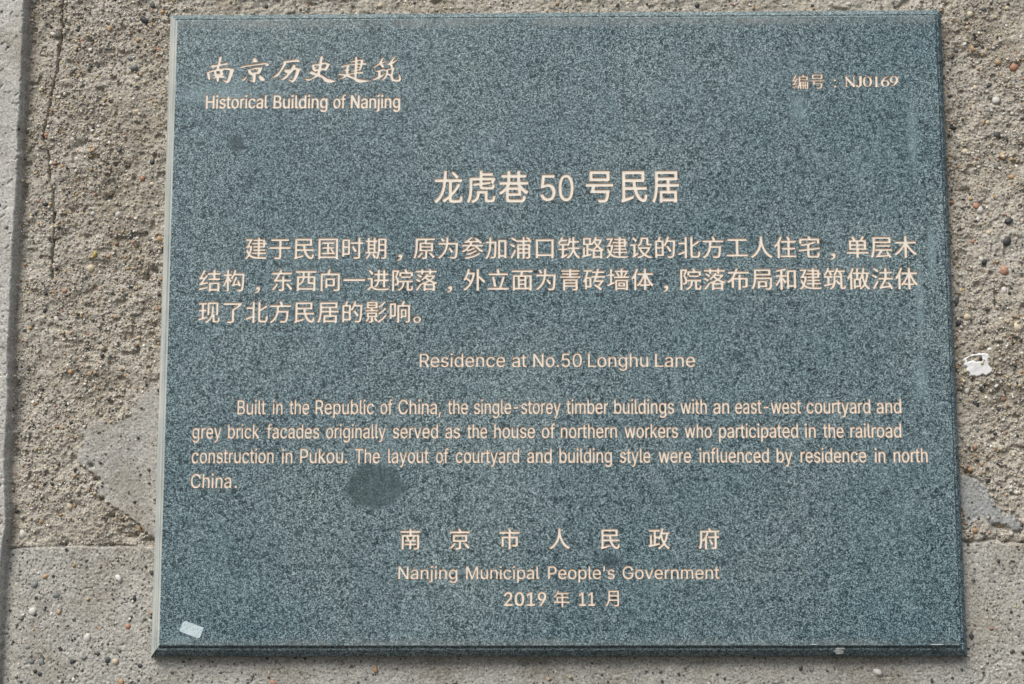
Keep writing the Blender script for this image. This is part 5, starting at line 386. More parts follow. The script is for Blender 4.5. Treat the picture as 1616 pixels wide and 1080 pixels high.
  ('style', [(129,4749,-10754,5239,-9870),(116,5260,-10746,5613,-9687),(133,5630,-11050,6201,-9882),(115,6271,-10742,6505,-9604),(119,6533,-10755,7089,-9871)]),
  ('were', [(136,7700,-10741,8538,-9885),(119,8589,-10757,9150,-9874),(132,9239,-10739,9577,-9873),(119,9612,-10757,10172,-9874)]),
  ('influenced', [(114,10797,-10741,10969,-9580),(117,11071,-10742,11587,-9874),(125,11640,-10740,12044,-9563),(115,12104,-10745,12343,-9608),(113,12398,-10753,12914,-9886),(119,13010,-10758,13575,-9875),(117,13665,-10742,14181,-9874),(123,14276,-10758,14825,-9875),(119,14892,-10758,15458,-9875),(135,15520,-10758,16087,-9608)]),
  ('by', [(122,16648,-10765,17229,-9616),(133,17274,-11059,17867,-9894)]),
  ('residence', [(132,18458,-10746,18803,-9881),(119,18839,-10764,19411,-9882),(129,19480,-10764,19984,-9881),(114,20062,-10748,20236,-9587),(135,20312,-10765,20885,-9615),(119,20981,-10764,21553,-9882),(117,21644,-10748,22166,-9881),(123,22262,-10764,22818,-9882),(119,22886,-10764,23458,-9882)]),
  ('in', [(114,24081,-10755,24259,-9595),(117,24365,-10755,24900,-9889)]),
  ('north', [(117,25504,-10755,26027,-9889),(124,26123,-10771,26713,-9890),(132,26806,-10753,27153,-9889),(116,27145,-10762,27509,-9706),(118,27575,-10755,28098,-9624)]),
 ]),
 ('fourth line of the English text', 'word', [
  ('China', [(126,-27983,-12605,-27197,-11456),(118,-27087,-12593,-26519,-11468),(114,-26400,-12592,-26211,-11440),(117,-26099,-12593,-25530,-11732),(127,-25434,-12609,-24862,-11732)]),
  ('.', [(140,-24610,-12606,-24426,-12371)]),
 ]),
 ('wide spaced Chinese name of the issuing office', 'character', [
  ('南', [(142,-11924,-17251,-10394,-15642)]),
  ('京', [(143,-8181,-17251,-6652,-15633)]),
  ('市', [(144,-4429,-17245,-2864,-15632)]),
  ('人', [(60,-654,-17229,925,-15647)]),
  ('民', [(42,3217,-17247,4683,-15725)]),
  ('政', [(145,6855,-17240,8460,-15644)]),
  ('府', [(146,10617,-17245,12193,-15626)]),
 ]),
 ('English name of the issuing office', 'word', [
  ('Nanjing', [(103,-12067,-19462,-11276,-18473),(101,-11142,-19477,-10535,-18707),(99,-10375,-19462,-9768,-18707),(147,-9724,-19727,-9436,-18448),(97,-9315,-19461,-9125,-18448),(99,-8985,-19462,-8378,-18707),(109,-8253,-19743,-7583,-18707)]),
  ('Municipal', [(148,-6948,-19464,-6010,-18475),(111,-5845,-19474,-5268,-18719),(99,-5116,-19464,-4539,-18709),(97,-4405,-19463,-4224,-18450),(100,-4125,-19478,-3509,-18709),(97,-3406,-19463,-3225,-18450),(149,-3092,-19728,-2456,-18709),(101,-2374,-19478,-1797,-18709),(150,-1644,-19466,-1386,-18476)]),
  ("People's", [(151,-756,-19464,-92,-18478),(95,1,-19480,651,-18711),(104,734,-19480,1399,-18711),(149,1522,-19730,2171,-18711),(150,2293,-19468,2556,-18479),(95,2601,-19480,3250,-18711),(152,3403,-18871,3554,-18479),(96,3715,-19479,4281,-18711)]),
  ('Government', [(153,4858,-19477,5690,-18470),(104,5792,-19481,6459,-18713),(154,6525,-19466,7190,-18724),(95,7256,-19481,7908,-18713),(155,8026,-19466,8407,-18713),(99,8497,-19467,9088,-18713),(156,9243,-19467,10195,-18710),(95,10318,-19481,10970,-18713),(99,11088,-19467,11678,-18713),(102,11750,-19473,12157,-18553)]),
 ]),
 ('date line', 'word', [
  ('2019', [(157,-4100,-21447,-3427,-20385),(158,-3285,-21458,-2545,-20385),(159,-2383,-21447,-1725,-20396),(160,-1558,-21447,-880,-20385)]),
  ('年', [(161,-344,-21522,862,-20310)]),
  ('11', [(159,1558,-21456,2096,-20405),(159,2252,-21456,2790,-20405)]),
  ('月', [(162,3552,-21505,4584,-20294)]),
 ]),
]
# ------------------------------------------------------------------ features of the wall and plaque, mm from the middle of the plaque
STRIP_EDGE = [(-427.2, 300.5), (-426.4, 268.3), (-426.1, 236.4), (-426.1, 188.9), (-426.2, 131.6), (-426.9, 75.0), (-427.1, 44.4), (-427.2, -11.1), (-426.0, -61.0), (-426.4, -107.9), (-423.6, -149.4), (-425.9, -188.1), (-426.1, -226.5), (-427.0, -273.9), (-427.6, -302.2)]
CRACK = [(-399.1, 284.2), (-398.0, 268.1), (-398.6, 257.5), (-397.1, 244.2), (-399.4, 225.6), (-399.8, 209.8), (-403.8, 194.0), (-404.8, 180.9), (-407.7, 162.7), (-408.3, 153.3), (-404.2, 139.2), (-403.1, 123.7), (-399.5, 110.8), (-397.7, 90.2), (-397.9, 69.7), (-398.3, 54.4), (-397.7, 39.2)]
JOINT_L = [(-459.0, -171.7), (-422.2, -171.2), (-400.1, -170.8), (-375.6, -169.8), (-351.1, -170.3), (-331.5, -169.4), (-311.9, -169.9), (-282.5, -169.9)]
JOINT_R = [(300.3, -165.9), (314.7, -167.3), (329.2, -165.9), (348.3, -168.3), (356.0, -168.3), (386.9, -167.4)]
PATCH_L = [(-372.6, -80.0), (-354.4, -76.1), (-334.9, -68.7), (-319.5, -52.4), (-306.9, -41.5), (-301.1, -169.9), (-313.1, -164.1), (-324.8, -150.5), (-337.3, -144.7), (-352.5, -130.0), (-353.9, -120.3), (-363.1, -110.5), (-373.4, -98.2), (-370.7, -90.8)]
PATCH_R = [(307.1, -115.7), (319.1, -119.1), (327.1, -125.4), (331.5, -136.1), (343.5, -146.7), (351.4, -154.4), (346.5, -156.3), (332.1, -153.4), (322.6, -151.5), (310.4, -155.3)]
HOLES = [(-336.6, -150.5, 3.0), (-329.3, -163.1, 4.0), (-316.0, -165.1, 3.5), (-356.9, -118.8, 2.5), (-360.7, -108.0, 2), (-380.1, 146.9, 3.5), (-354.7, 104.4, 3), (-380.6, -168.8, 2), (-324.4, 38.9, 3.5), (-355.7, -68.6, 3), (315.9, -114.3, 2), (326.8, -165.9, 2), (343.6, -167.4, 2), (-327.0, -156.8, 3.0), (-316.1, 46.5, 3)]
PEBBLES = [(-331.5, 251.1, 3.6, 'k'), (-359.5, 243.4, 2.6, 'o'), (-341.8, 218.9, 2.6, 'g'), (-337.9, 211.0, 3.1, 'g'), (-348.3, 215.3, 2.3, 'k'), (-404.6, 239.4, 2.6, 'w'), (-384.2, 242.5, 2.1, 'k'), (-372.8, 226.0, 2.1, 'k'), (-334.7, 174.2, 2.1, 't'), (-325.3, 182.0, 1.6, 't'), (-364.9, 162.4, 2.1, 'w'), (-406.4, 155.4, 2.1, 'r'), (-368.7, 142.7, 2.6, 'o'), (-359.3, 149.9, 2.1, 't'), (-329.4, 120.2, 2.6, 'r'), (-347.9, 143.1, 2.1, 'k'), (-321.2, 133.1, 2.1, 'k'), (-393.2, 130.4, 2.1, 'o'), (-404.6, 99.5, 2.6, 'k'), (-353.7, 104.4, 4.7, 'k'), (-347.2, 90.5, 2.6, 'w'), (-336.5, 72.5, 2.3, 'k'), (-313.3, 70.4, 2.6, 'o'), (-316.9, 91.9, 3.1, 't'), (-410.8, 101.6, 2.1, 'r'), (-415.4, 89.8, 1.6, 'k'), (-366.9, 91.1, 2.1, 'w'), (-320.7, 115.5, 2.1, 't'), (-397.6, 49.3, 3.1, 'r'), (-367.8, 47.7, 3.6, 't'), (-364.7, 58.4, 2.6, 'y'), (-356.5, -15.9, 3.1, 't'), (-392.6, -12.3, 2.6, 'w'), (-379.8, -34.8, 2.6, 'o'), (-364.8, -36.3, 2.6, 'o'), (-336.9, -37.9, 1.8, 'o'), (-387.2, 29.0, 2.1, 'r'), (-407.0, -124.6, 2.1, 'w'), (-376.8, -139.3, 4.2, 't'), (-412.3, -160.6, 3.6, 'w'), (-397.5, -150.9, 2.1, 'o'), (-417.5, -142.6, 2.1, 'k'), (-393.3, -192.9, 2.1, 'o'), (-401.4, -199.2, 3.1, 'g'), (-337.1, -194.0, 3.1, 'w'), (-383.5, -207.4, 2.6, 'g'), (-402.0, -219.3, 3.6, 'w'), (-387.3, -221.7, 2.6, 'w'), (-382.0, -219.8, 1.6, 'o'), (-328.0, -230.8, 3.1, 'r'), (-359.3, -239.8, 3.6, 'w'), (-393.7, -257.4, 2.6, 'g'), (-401.0, -256.9, 3.1, 'g'), (-404.3, -246.5, 2.1, 'g'), (-369.9, -256.9, 2.6, 'k'), (-360.8, -253.6, 2.1, 'g'), (-342.3, -256.0, 3.1, 'k'), (-336.9, -256.9, 2.6, 't'), (-317.4, -259.8, 2.1, 'k'), (-393.3, -266.4, 2.1, 'k'), (-368.9, -270.6, 2.6, 'w'), (-332.0, -272.0, 2.6, 'o'), (-323.9, -209.8, 2.6, 'k'), (-325.9, -223.2, 1.6, 'k'), (352.7, 211.3, 3.6, 'o'), (365.6, 207.6, 4.2, 'r'), (333.6, 222.4, 2.6, 'o'), (320.4, 221.5, 2.1, 'g'), (350.3, 180.1, 3.6, 'w'), (314.4, 183.4, 2.1, 'k'), (345.9, 192.6, 2.1, 'k'), (316.9, 159.1, 3.6, 'k'), (350.1, 152.2, 4.2, 'k'), (356.9, 148.0, 2.6, 'k'), (318.7, 142.6, 2.1, 'k'), (324.5, 138.9, 3.6, 't'), (353.8, 135.2, 3.6, 'o'), (349.5, 127.5, 3.1, 'g'), (360.5, 118.2, 3.1, 'o'), (331.1, 94.4, 2.6, 'r'), (334.0, 90.8, 3.1, 'w'), (339.5, 162.6, 2.1, 'o'), (343.5, 162.5, 2.1, 't'), (355.4, 81.6, 3.6, 'k'), (353.1, 65.4, 3.6, 'k'), (339.6, 72.5, 2.6, 't'), (316.4, 74.7, 2.1, 'k'), (349.6, 42.2, 5.7, 'r'), (331.6, 83.2, 2.6, 'w'), (334.7, 49.8, 2.6, 'k'), (332.3, 51.4, 2.1, 'w'), (349.4, 26.7, 3.1, 'w'), (357.9, -2.3, 4.7, 't'), (312.6, 18.3, 3.1, 'k'), (313.9, 0.8, 3.6, 'k'), (320.0, 5.3, 3.1, 't'), (317.4, 27.3, 2.1, 'y'), (313.5, -43.8, 2.6, 'o'), (317.1, -51.2, 2.6, 'w'), (323.5, -61.6, 3.1, 'k'), (346.1, -57.2, 2.6, 'r'), (342.3, -66.0, 1.6, 'k'), (336.7, -83.1, 2.1, 'k'), (329.3, -17.6, 2.6, 't'), (324.6, -81.2, 2.1, 'g'), (318.9, -157.7, 3.1, 'o'), (338.3, -155.4, 2.6, 'o'), (322.1, -94.8, 2.1, 'r'), (312.7, -238.1, 3.1, 'k'), (241.0, -264.5, 3.6, 'w'), (331.1, -121.6, 2.1, 'k'), (351.4, -101.2, 2.1, 't'), (-219.5, -265.4, 1.6, 't'), (-216.0, -273.0, 2.6, 'r'), (-138.9, -263.1, 2.6, 'o'), (362.7, 255.3, 2.1, 't'), (332.2, 250.3, 2.6, 't'), (343.5, 254.4, 2.1, 'k'), (371.7, 231.1, 2.1, 'w'), (-140.5, 262.0, 2.1, 't'), (-232.7, 262.2, 2.1, 'k'), (2.6, 262.1, 2.1, 'o'), (114.6, 260.8, 2.1, 'k'), (-325.2, 263.3, 2.6, 'k'), (236.4, 260.5, 2.1, 'w')]
PAINT = [(314.7, -28.0), (319.2, -24.6), (328.1, -23.1), (334.5, -22.6), (335.8, -26.6), (335.1, -31.5), (337.8, -36.5), (334.7, -39.4), (327.3, -40.4), (320.0, -39.9), (316.3, -34.4)]
PAINT_HOLE = [(317.1, -27.5), (321.6, -25.5), (329.0, -25.1), (329.3, -28.5), (325.4, -29.5), (322.5, -28.0), (318.5, -29.5)]
STICKER = [(-282.4, -226.2), (-280.5, -225.6), (-267.5, -230.2), (-266.9, -231.3), (-269.4, -237.9), (-270.6, -238.5), (-284.5, -233.4), (-284.9, -232.0)]
STAINS = [(-251.8, 144.4, 6.5, 6.7), (-138.7, -125.0, 23, 16), (40.5, -181.0, 7, 5), (-197.0, -160.8, 3.5, 3.0), (24.9, -49.0, 3, 2), (139.2, -24.9, 4, 3)]
PALE = [(190.5, 169.0, 6, 9), (289.9, 53.5, 3, 22), (278.8, -44.8, 5, 16), (279.6, 13.9, 3, 30), (-284.0, -239.5, 9, 3), (278.7, 146.6, 4, 28), (-263.3, 183.0, 30, 8)]
CHIPS = [(210.0, -246.7), (283.1, -242.7), (190.7, -242.2)]

# ------------------------------------------------------------------ node helpers
HW, HH = 0.300, 0.24345       # half width and half height of the face of the plaque


class Nodes:
    def __init__(self, name):
        self.m = bpy.data.materials.new(name)
        self.m.use_nodes = True
        self.t = self.m.node_tree
        self.t.nodes.clear()
        self.out = self.t.nodes.new('ShaderNodeOutputMaterial')
        self.b = self.t.nodes.new('ShaderNodeBsdfPrincipled')
        self.t.links.new(self.b.outputs[0], self.out.inputs[0])
        self.tc = self.t.nodes.new('ShaderNodeTexCoord')
        self.co = self.tc.outputs['Object']

    def n(self, kind, **kw):
        x = self.t.nodes.new(kind)
        for k, v in kw.items():
            setattr(x, k, v)
        return x

    def link(self, a, b):
        self.t.links.new(a, b)

    def set(self, sock, v):
        if isinstance(v, bpy.types.NodeSocket):
            self.link(v, sock)
        elif isinstance(v, (tuple, list)) and len(v) == 3 and sock.type == 'RGBA':
            sock.default_value = (*v, 1)
        else:
            sock.default_value = v

    def noise(self, scale, detail=3, rough=0.55, vec=None, dist=0.0):
        x = self.n('ShaderNodeTexNoise')
        self.link(vec or self.co, x.inputs['Vector'])
        x.inputs['Scale'].default_value = scale
        x.inputs['Detail'].default_value = detail
        x.inputs['Roughness'].default_value = rough
        x.inputs['Distortion'].default_value = dist
        return x.outputs['Fac']

    def noise_color(self, scale, vec=None):
        x = self.n('ShaderNodeTexNoise')
        self.link(vec or self.co, x.inputs['Vector'])
        x.inputs['Scale'].default_value = scale
        return x.outputs['Color']

    def voronoi(self, scale, out='Distance', feature='F1', vec=None, rand=1.0):
        x = self.n('ShaderNodeTexVoronoi', feature=feature)
        self.link(vec or self.co, x.inputs['Vector'])
        x.inputs['Scale'].default_value = scale
        x.inputs['Randomness'].default_value = rand
        return x.outputs[out]

    def ramp(self, fac, stops, interp='LINEAR'):
        x = self.n('ShaderNodeValToRGB')
        x.color_ramp.interpolation = interp
        e = x.color_ramp.elements
        while len(e) < len(stops):
            e.new(0.5)
        for i, (p, c) in enumerate(stops):
            e[i].position = p
            e[i].color = (*c, 1) if isinstance(c, tuple) else (c, c, c, 1)
        self.link(fac, x.inputs[0])
        return x.outputs['Color']

    def math(self, op, a, b=0.0, c=0.0, clamp=False):
        x = self.n('ShaderNodeMath', operation=op, use_clamp=clamp)
        self.set(x.inputs[0], a)
        self.set(x.inputs[1], b)
        if op in ('MULTIPLY_ADD', 'SMOOTH_MIN'):
            self.set(x.inputs[2], c)
        return x.outputs[0]

    def range(self, v, a, b, c=0.0, d=1.0, smooth=False):
        x = self.n('ShaderNodeMapRange')
        x.clamp = True
        if smooth:
            x.interpolation_type = 'SMOOTHSTEP'
        self.set(x.inputs[0], v)
        for i, k in enumerate((a, b, c, d)):
            x.inputs[i + 1].default_value = k
        return x.outputs[0]

    def mix(self, fac, a, b, blend='MIX'):
        x = self.n('ShaderNodeMix', data_type='RGBA', blend_type=blend)
        self.set(x.inputs['Factor'], fac)
        self.set(x.inputs[6], a)
        self.set(x.inputs[7], b)
        return x.outputs[2]

    def attr(self, name, out='Fac'):
        x = self.n('ShaderNodeAttribute')
        x.attribute_name = name
        return x.outputs[out]

    def bump(self, height, dist, strength=1.0):
        x = self.n('ShaderNodeBump')
        x.inputs['Strength'].default_value = strength
        x.inputs['Distance'].default_value = dist
        self.link(height, x.inputs['Height'])
        self.link(x.outputs[0], self.b.inputs['Normal'])
        return x

    def finish(self, color=None, rough=0.6, spec=0.5):
        if color is not None:
            self.set(self.b.inputs['Base Color'], color)
        self.set(self.b.inputs['Roughness'], rough)
        self.b.inputs['Specular IOR Level'].default_value = spec
        return self.m

    def ellipse(self, cx, cz, rx, rz, soft, wob, vec):
        """mask: 1 inside an ellipse on the stone face (metres), wobbling edge"""
        sep = self.sep
        dx = self.math('MULTIPLY', self.math('SUBTRACT', sep.outputs[0], cx), 1 / rx)
        dz = self.math('MULTIPLY', self.math('SUBTRACT', sep.outputs[2], cz), 1 / rz)
        r = self.math('SQRT', self.math('ADD', self.math('MULTIPLY', dx, dx), self.math('MULTIPLY', dz, dz)))
        r = self.math('ADD', r, self.math('MULTIPLY', self.math('SUBTRACT', wob, 0.5), 0.9))
        return self.range(r, 1 + soft, 1 - soft, smooth=True)


def granite(name, face=True, dusty=0.0, dirt_shade=0.0):
    """fine blue-green granite: black, slate and pale grains about a millimetre across"""
    k = Nodes(name)
    def cells(scale, channel=0):
        s_ = k.n('ShaderNodeSeparateColor')
        k.link(k.voronoi(scale, 'Color'), s_.inputs[0])
        return s_.outputs[channel]
    fine, mid, big = cells(1750), cells(1050), cells(430)
    v = k.math('ADD', k.math('MULTIPLY', fine, 0.56), k.math('MULTIPLY', mid, 0.30))
    v = k.math('ADD', v, k.math('MULTIPLY', k.noise(2300, 2, 0.6), 0.36))
    v = k.math('ADD', v, k.math('MULTIPLY', k.noise(420, 2, 0.5), 0.10))
    v = k.math('SUBTRACT', v, k.math('MULTIPLY', k.range(big, 0.86, 0.93), 0.16))
    v = k.range(v, 0.40, 0.98)
    col = k.ramp(v, [(0.0, (0.005, 0.015, 0.019)), (0.24, (0.020, 0.048, 0.057)),
                     (0.46, (0.076, 0.128, 0.146)), (0.68, (0.180, 0.256, 0.278)),
                     (1.0, (0.380, 0.460, 0.475))])
    # slow drift of the stone itself
    drift = k.noise(5, 5, 0.62)
    col = k.mix(k.range(drift, 0.36, 0.64), k.mix(1.0, col, (0.76, 0.86, 0.90), 'MULTIPLY'),
                k.mix(1.0, col, (1.14, 1.09, 1.06), 'MULTIPLY'))
    grime = k.range(k.noise(22, 6, 0.7), 0.52, 0.75, 0, 0.35)
    col = k.mix(grime, col, k.mix(1.0, col, (0.60, 0.66, 0.66), 'MULTIPLY'))
    rough = k.math('ADD', 0.36, k.math('MULTIPLY', k.noise(18, 4), 0.22))
    if face:
        k.sep = k.n('ShaderNodeSeparateXYZ')
        k.link(k.co, k.sep.inputs[0])
        wob = k.noise(90, 4, 0.65)
        # damp and greasy spots
        for x, z, rx, rz in STAINS:
            if rx > 12:
                m1 = k.ellipse(x / 1000, z / 1000, rx / 1000, rz / 1000, 0.14, k.noise(45, 4, 0.6), None)
                amt = 0.92
            else:
                m1 = k.ellipse(x / 1000, z / 1000, rx / 1000, rz / 1000, 0.18 if rx > 6 and rz > 6 else 0.4, wob, None)
                amt = 0.85 if rx > 3.2 else 0.5
            dark = k.mix(0.55, k.mix(1.0, col, (0.46, 0.50, 0.51), 'MULTIPLY'), (0.038, 0.066, 0.072))
            col = k.mix(k.math('MULTIPLY', m1, amt), col, dark)
        # lime dust: dried runs and smears
        dust = 0.0
        for x, z, rx, rz in PALE:
            m1 = k.ellipse(x / 1000, z / 1000, rx / 1000, rz / 1000, 0.6, wob, None)
            dust = k.math('MAXIMUM', dust, m1)
        streak_map = k.n('ShaderNodeMapping')
        streak_map.inputs['Scale'].default_value = (60, 60, 7)
        k.link(k.co, streak_map.inputs[0])
        st = k.noise(1.0, 4, 0.6, vec=streak_map.outputs[0])
        dust = k.math('ADD', k.math('MULTIPLY', dust, 0.30), k.range(st, 0.60, 0.85, 0, 0.22))
        cloud = k.range(k.noise(14, 5, 0.65), 0.5, 0.8, 0, 0.16)
        dust = k.math('ADD', dust, cloud)
        col = k.mix(dust, col, (0.25, 0.36, 0.385))
        # brown dust lodged under the upper arris and along the foot
        top = k.range(k.sep.outputs[2], HH - 0.0075, HH - 0.0035)
        foot = k.range(k.sep.outputs[2], -HH + 0.0060, -HH + 0.0015)
        lodged = k.math('MULTIPLY', k.math('MAXIMUM', top, k.math('MULTIPLY', foot, 0.8)), k.range(k.noise(35, 5, 0.65), 0.35, 0.7, 0.05, 0.55))
        col = k.mix(lodged, col, (0.24, 0.25, 0.235))
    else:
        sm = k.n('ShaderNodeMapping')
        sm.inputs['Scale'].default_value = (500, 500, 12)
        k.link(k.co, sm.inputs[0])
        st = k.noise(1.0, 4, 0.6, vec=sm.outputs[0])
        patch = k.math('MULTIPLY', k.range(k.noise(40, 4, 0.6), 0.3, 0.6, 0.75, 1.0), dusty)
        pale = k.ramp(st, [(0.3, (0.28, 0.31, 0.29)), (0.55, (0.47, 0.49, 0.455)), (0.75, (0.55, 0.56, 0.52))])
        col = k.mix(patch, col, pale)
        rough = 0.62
        if dirt_shade:
            col = k.mix(k.math('MULTIPLY', k.range(k.noise(30, 5, 0.65), 0.25, 0.6, 0.6, 1.0), dirt_shade), col, (0.050, 0.046, 0.042))
    bp = k.bump(k.math('ADD', v, k.math('MULTIPLY', k.noise(2600, 1), 0.6)), 0.00006, 0.6)
    return k.finish(col, rough, 0.45)


def paint_material(name, a, b, rough=0.7):
    k = Nodes(name)
    wear = k.noise(260, 4, 0.65)
    fine = k.noise(1800, 2)
    col = k.mix(k.range(wear, 0.35, 0.7), a, b)
    col = k.mix(k.range(fine, 0.30, 0.75, 0.0, 0.18), col, tuple(x * 0.72 for x in a))
    k.bump(k.noise(1500, 3), 0.00012, 0.8)
    return k.finish(col, rough, 0.25)


def cement_material(name, a, b, c, speck, grain_scale=420, bump_mm=0.25, damp=True):
    k = Nodes(name)
    big = k.noise(9, 5, 0.6)
    med = k.noise(60, 5, 0.65)
    fine = k.noise(grain_scale, 5, 0.72)
    sand = k.voronoi(grain_scale * 1.7, 'Color')
    s = k.n('ShaderNodeSeparateColor')
    k.link(sand, s.inputs[0])
    col = k.mix(k.range(big, 0.35, 0.65), a, b)
    col = k.mix(k.range(med, 0.42, 0.72, 0, 0.8), col, c)
    # brownish weathering in drifts
    col = k.mix(k.range(k.noise(16, 6, 0.68), 0.47, 0.66, 0.0, 0.75), col, k.mix(1.0, col, (0.70, 0.66, 0.60), 'MULTIPLY'))
    # sand grains, each with its own tone
    tone = k.ramp(s.outputs[0], [(0.0, (0.45, 0.45, 0.46)), (0.10, (0.74, 0.73, 0.72)), (0.5, (1.0, 1.0, 1.0)),
                                 (0.85, (1.16, 1.14, 1.10)), (1.0, (1.45, 1.42, 1.36))])
    col = k.mix(1.0, col, tone, 'MULTIPLY')
    f2 = k.range(fine, 0.25, 0.75, 0.78, 1.18)
    cc = k.n('ShaderNodeCombineColor')
    for i in range(3):
        k.link(f2, cc.inputs[i])
    col = k.mix(1.0, col, cc.outputs[0], 'MULTIPLY')
    # small dark inclusions
    d = k.voronoi(speck, 'Distance')
    sel = k.noise(speck * 0.9, 0)
    spot = k.math('MULTIPLY', k.range(d, 0.24, 0.13), k.range(sel, 0.60, 0.66))
    col = k.mix(spot, col, (0.06, 0.06, 0.065))
    h = k.math('ADD', k.math('MULTIPLY', fine, 1.0), k.math('MULTIPLY', k.noise(grain_scale * 0.3, 4, 0.6), 1.6))
    h = k.math('ADD', h, k.math('MULTIPLY', s.outputs[1], 0.35))
    k.bump(h, bump_mm / 1000, 1.0)
    return k.finish(col, 0.92, 0.2)


def stone_material(name, a, b, rough=0.55):
    k = Nodes(name)
    rnd = k.n('ShaderNodeObjectInfo').outputs['Random']
    col = k.mix(rnd, a, b)
    f = k.range(k.noise(700, 4, 0.6), 0.3, 0.75, 0.0, 0.35)
    col = k.mix(f, col, tuple(min(1, x * 1.5 + 0.05) for x in a))
    k.bump(k.noise(1100, 3), 0.0001, 0.7)
    return k.finish(col, rough, 0.4)


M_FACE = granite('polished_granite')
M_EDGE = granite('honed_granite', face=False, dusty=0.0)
M_EDGE_BOTTOM = granite('honed_granite_grimy_shaded', face=False, dusty=0.0, dirt_shade=0.38)  # brownish grime, with the shade of the downward splay put into the colour
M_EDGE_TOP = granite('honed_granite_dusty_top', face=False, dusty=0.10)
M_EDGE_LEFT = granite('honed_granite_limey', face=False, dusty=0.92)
M_LETTER = paint_material('cream_letter_paint', (0.71, 0.66, 0.57), (0.78, 0.745, 0.67))
M_LETTER_SIDE = paint_material('ochre_letter_sides', (0.62, 0.41, 0.26), (0.72, 0.52, 0.36))  # cut sides coloured ochre, a darker tone than the cream floor
M_RENDER = cement_material('coarse_render', (0.400, 0.373, 0.316), (0.417, 0.400, 0.359), (0.368, 0.346, 0.294), 240, 520, 0.5)
M_BLOCK = cement_material('smooth_concrete', (0.371, 0.368, 0.341), (0.358, 0.347, 0.310), (0.399, 0.398, 0.371), 160, 600, 0.22)
M_STRIP = cement_material('pale_plaster', (0.449, 0.449, 0.427), (0.424, 0.419, 0.389), (0.475, 0.474, 0.454), 130, 650, 0.18)
M_MORTAR = cement_material('grey_mortar', (0.376, 0.369, 0.342), (0.360, 0.356, 0.334), (0.392, 0.387, 0.350), 150, 620, 0.2)
M_MORTAR_BLUE = cement_material('bluish_mortar', (0.309, 0.327, 0.326), (0.284, 0.297, 0.297), (0.360, 0.366, 0.350), 150, 620, 0.16)
STONES = {
    'k': stone_material('black_pebble', (0.018, 0.022, 0.026), (0.06, 0.065, 0.065)),
    'g': stone_material('slate_pebble', (0.12, 0.14, 0.14), (0.20, 0.205, 0.19)),
    'w': stone_material('quartz_pebble', (0.42, 0.41, 0.38), (0.56, 0.54, 0.50)),
    'o': stone_material('ochre_pebble', (0.36, 0.22, 0.11), (0.36, 0.28, 0.17)),
    't': stone_material('tan_pebble', (0.50, 0.43, 0.31), (0.42, 0.37, 0.28)),
    'r': stone_material('rusty_pebble', (0.34, 0.16, 0.09), (0.36, 0.22, 0.16)),
    'y': stone_material('mustard_pebble', (0.38, 0.29, 0.07), (0.46, 0.40, 0.20)),
}


def link(name, me, mats, parent=None):
    o = bpy.data.objects.new(name, me)
    COL.objects.link(o)
    for m in mats:
        me.materials.append(m)
    if parent:
        o.parent = parent
    return o


def mesh_np(name, V, F4=None, F3=None, smooth=True, mat=None):
    """numpy arrays to a mesh"""
    me = bpy.data.meshes.new(name)
    V = np.asarray(V, np.float32)
    me.vertices.add(len(V))
    me.vertices.foreach_set('co', V.ravel())
    loops = []
    sizes = []
    if F4 is not None and len(F4):
        loops.append(np.asarray(F4, np.int32).ravel())
        sizes.append(np.full(len(F4), 4, np.int32))
    if F3 is not None and len(F3):
        loops.append(np.asarray(F3, np.int32).ravel())
        sizes.append(np.full(len(F3), 3, np.int32))
    lp = np.concatenate(loops)
    sz = np.concatenate(sizes)
    me.loops.add(len(lp))
    me.loops.foreach_set('vertex_index', lp)
    me.polygons.add(len(sz))
    me.polygons.foreach_set('loop_start', np.concatenate([[0], np.cumsum(sz)[:-1]]).astype(np.int32))
    me.polygons.foreach_set('loop_total', sz)
    me.polygons.foreach_set('use_smooth', np.full(len(sz), smooth))
    if mat is not None:
        me.polygons.foreach_set('material_index', np.asarray(mat, np.int32))
    me.update(calc_edges=True)
    me.validate()
    return me


# ------------------------------------------------------------------ relief of the wall
def hash2(ix, iz, seed):
    n = (ix.astype(np.int64) * 374761393 + iz.astype(np.int64) * 668265263 + seed * 1442695041) & 0xffffffff
    n = ((n ^ (n >> 13)) * 1274126177) & 0xffffffff
    n = ((n ^ (n >> 16)) * 2246822519) & 0xffffffff
    return ((n ^ (n >> 15)) & 0xffffff) / float(0xffffff)


def vnoise(x, z, size, seed):
    """smooth noise in 0..1, features about `size` millimetres; every seed turns its lattice another way"""
    ca, sa = math.cos(seed * 1.7), math.sin(seed * 1.7)
    x, z = (x * ca - z * sa) / size, (x * sa + z * ca) / size
    ix = np.floor(x)
    iz = np.floor(z)
    fx = x - ix
    fz = z - iz
    fx = fx * fx * fx * (fx * (fx * 6 - 15) + 10)
    fz = fz * fz * fz * (fz * (fz * 6 - 15) + 10)
    a = hash2(ix, iz, seed)
    b = hash2(ix + 1, iz, seed)
    c = hash2(ix, iz + 1, seed)
    d = hash2(ix + 1, iz + 1, seed)
    return (a + (b - a) * fx) * (1 - fz) + (c + (d - c) * fx) * fz


def worley(x, z, size, seed):
    x = x / size
    z = z / size
    ix = np.floor(x)
    iz = np.floor(z)
    best = np.full(x.shape, 9.0)
    for i in (-1, 0, 1):
        for j in (-1, 0, 1):
            cx = ix + i
            cz = iz + j
            px = cx + hash2(cx, cz, seed)
            pz = cz + hash2(cx, cz, seed + 17)
            rr = 0.65 + 0.7 * hash2(cx, cz, seed + 31)
            best = np.minimum(best, ((px - x) ** 2 + (pz - z) ** 2) / rr)
    return np.sqrt(best)


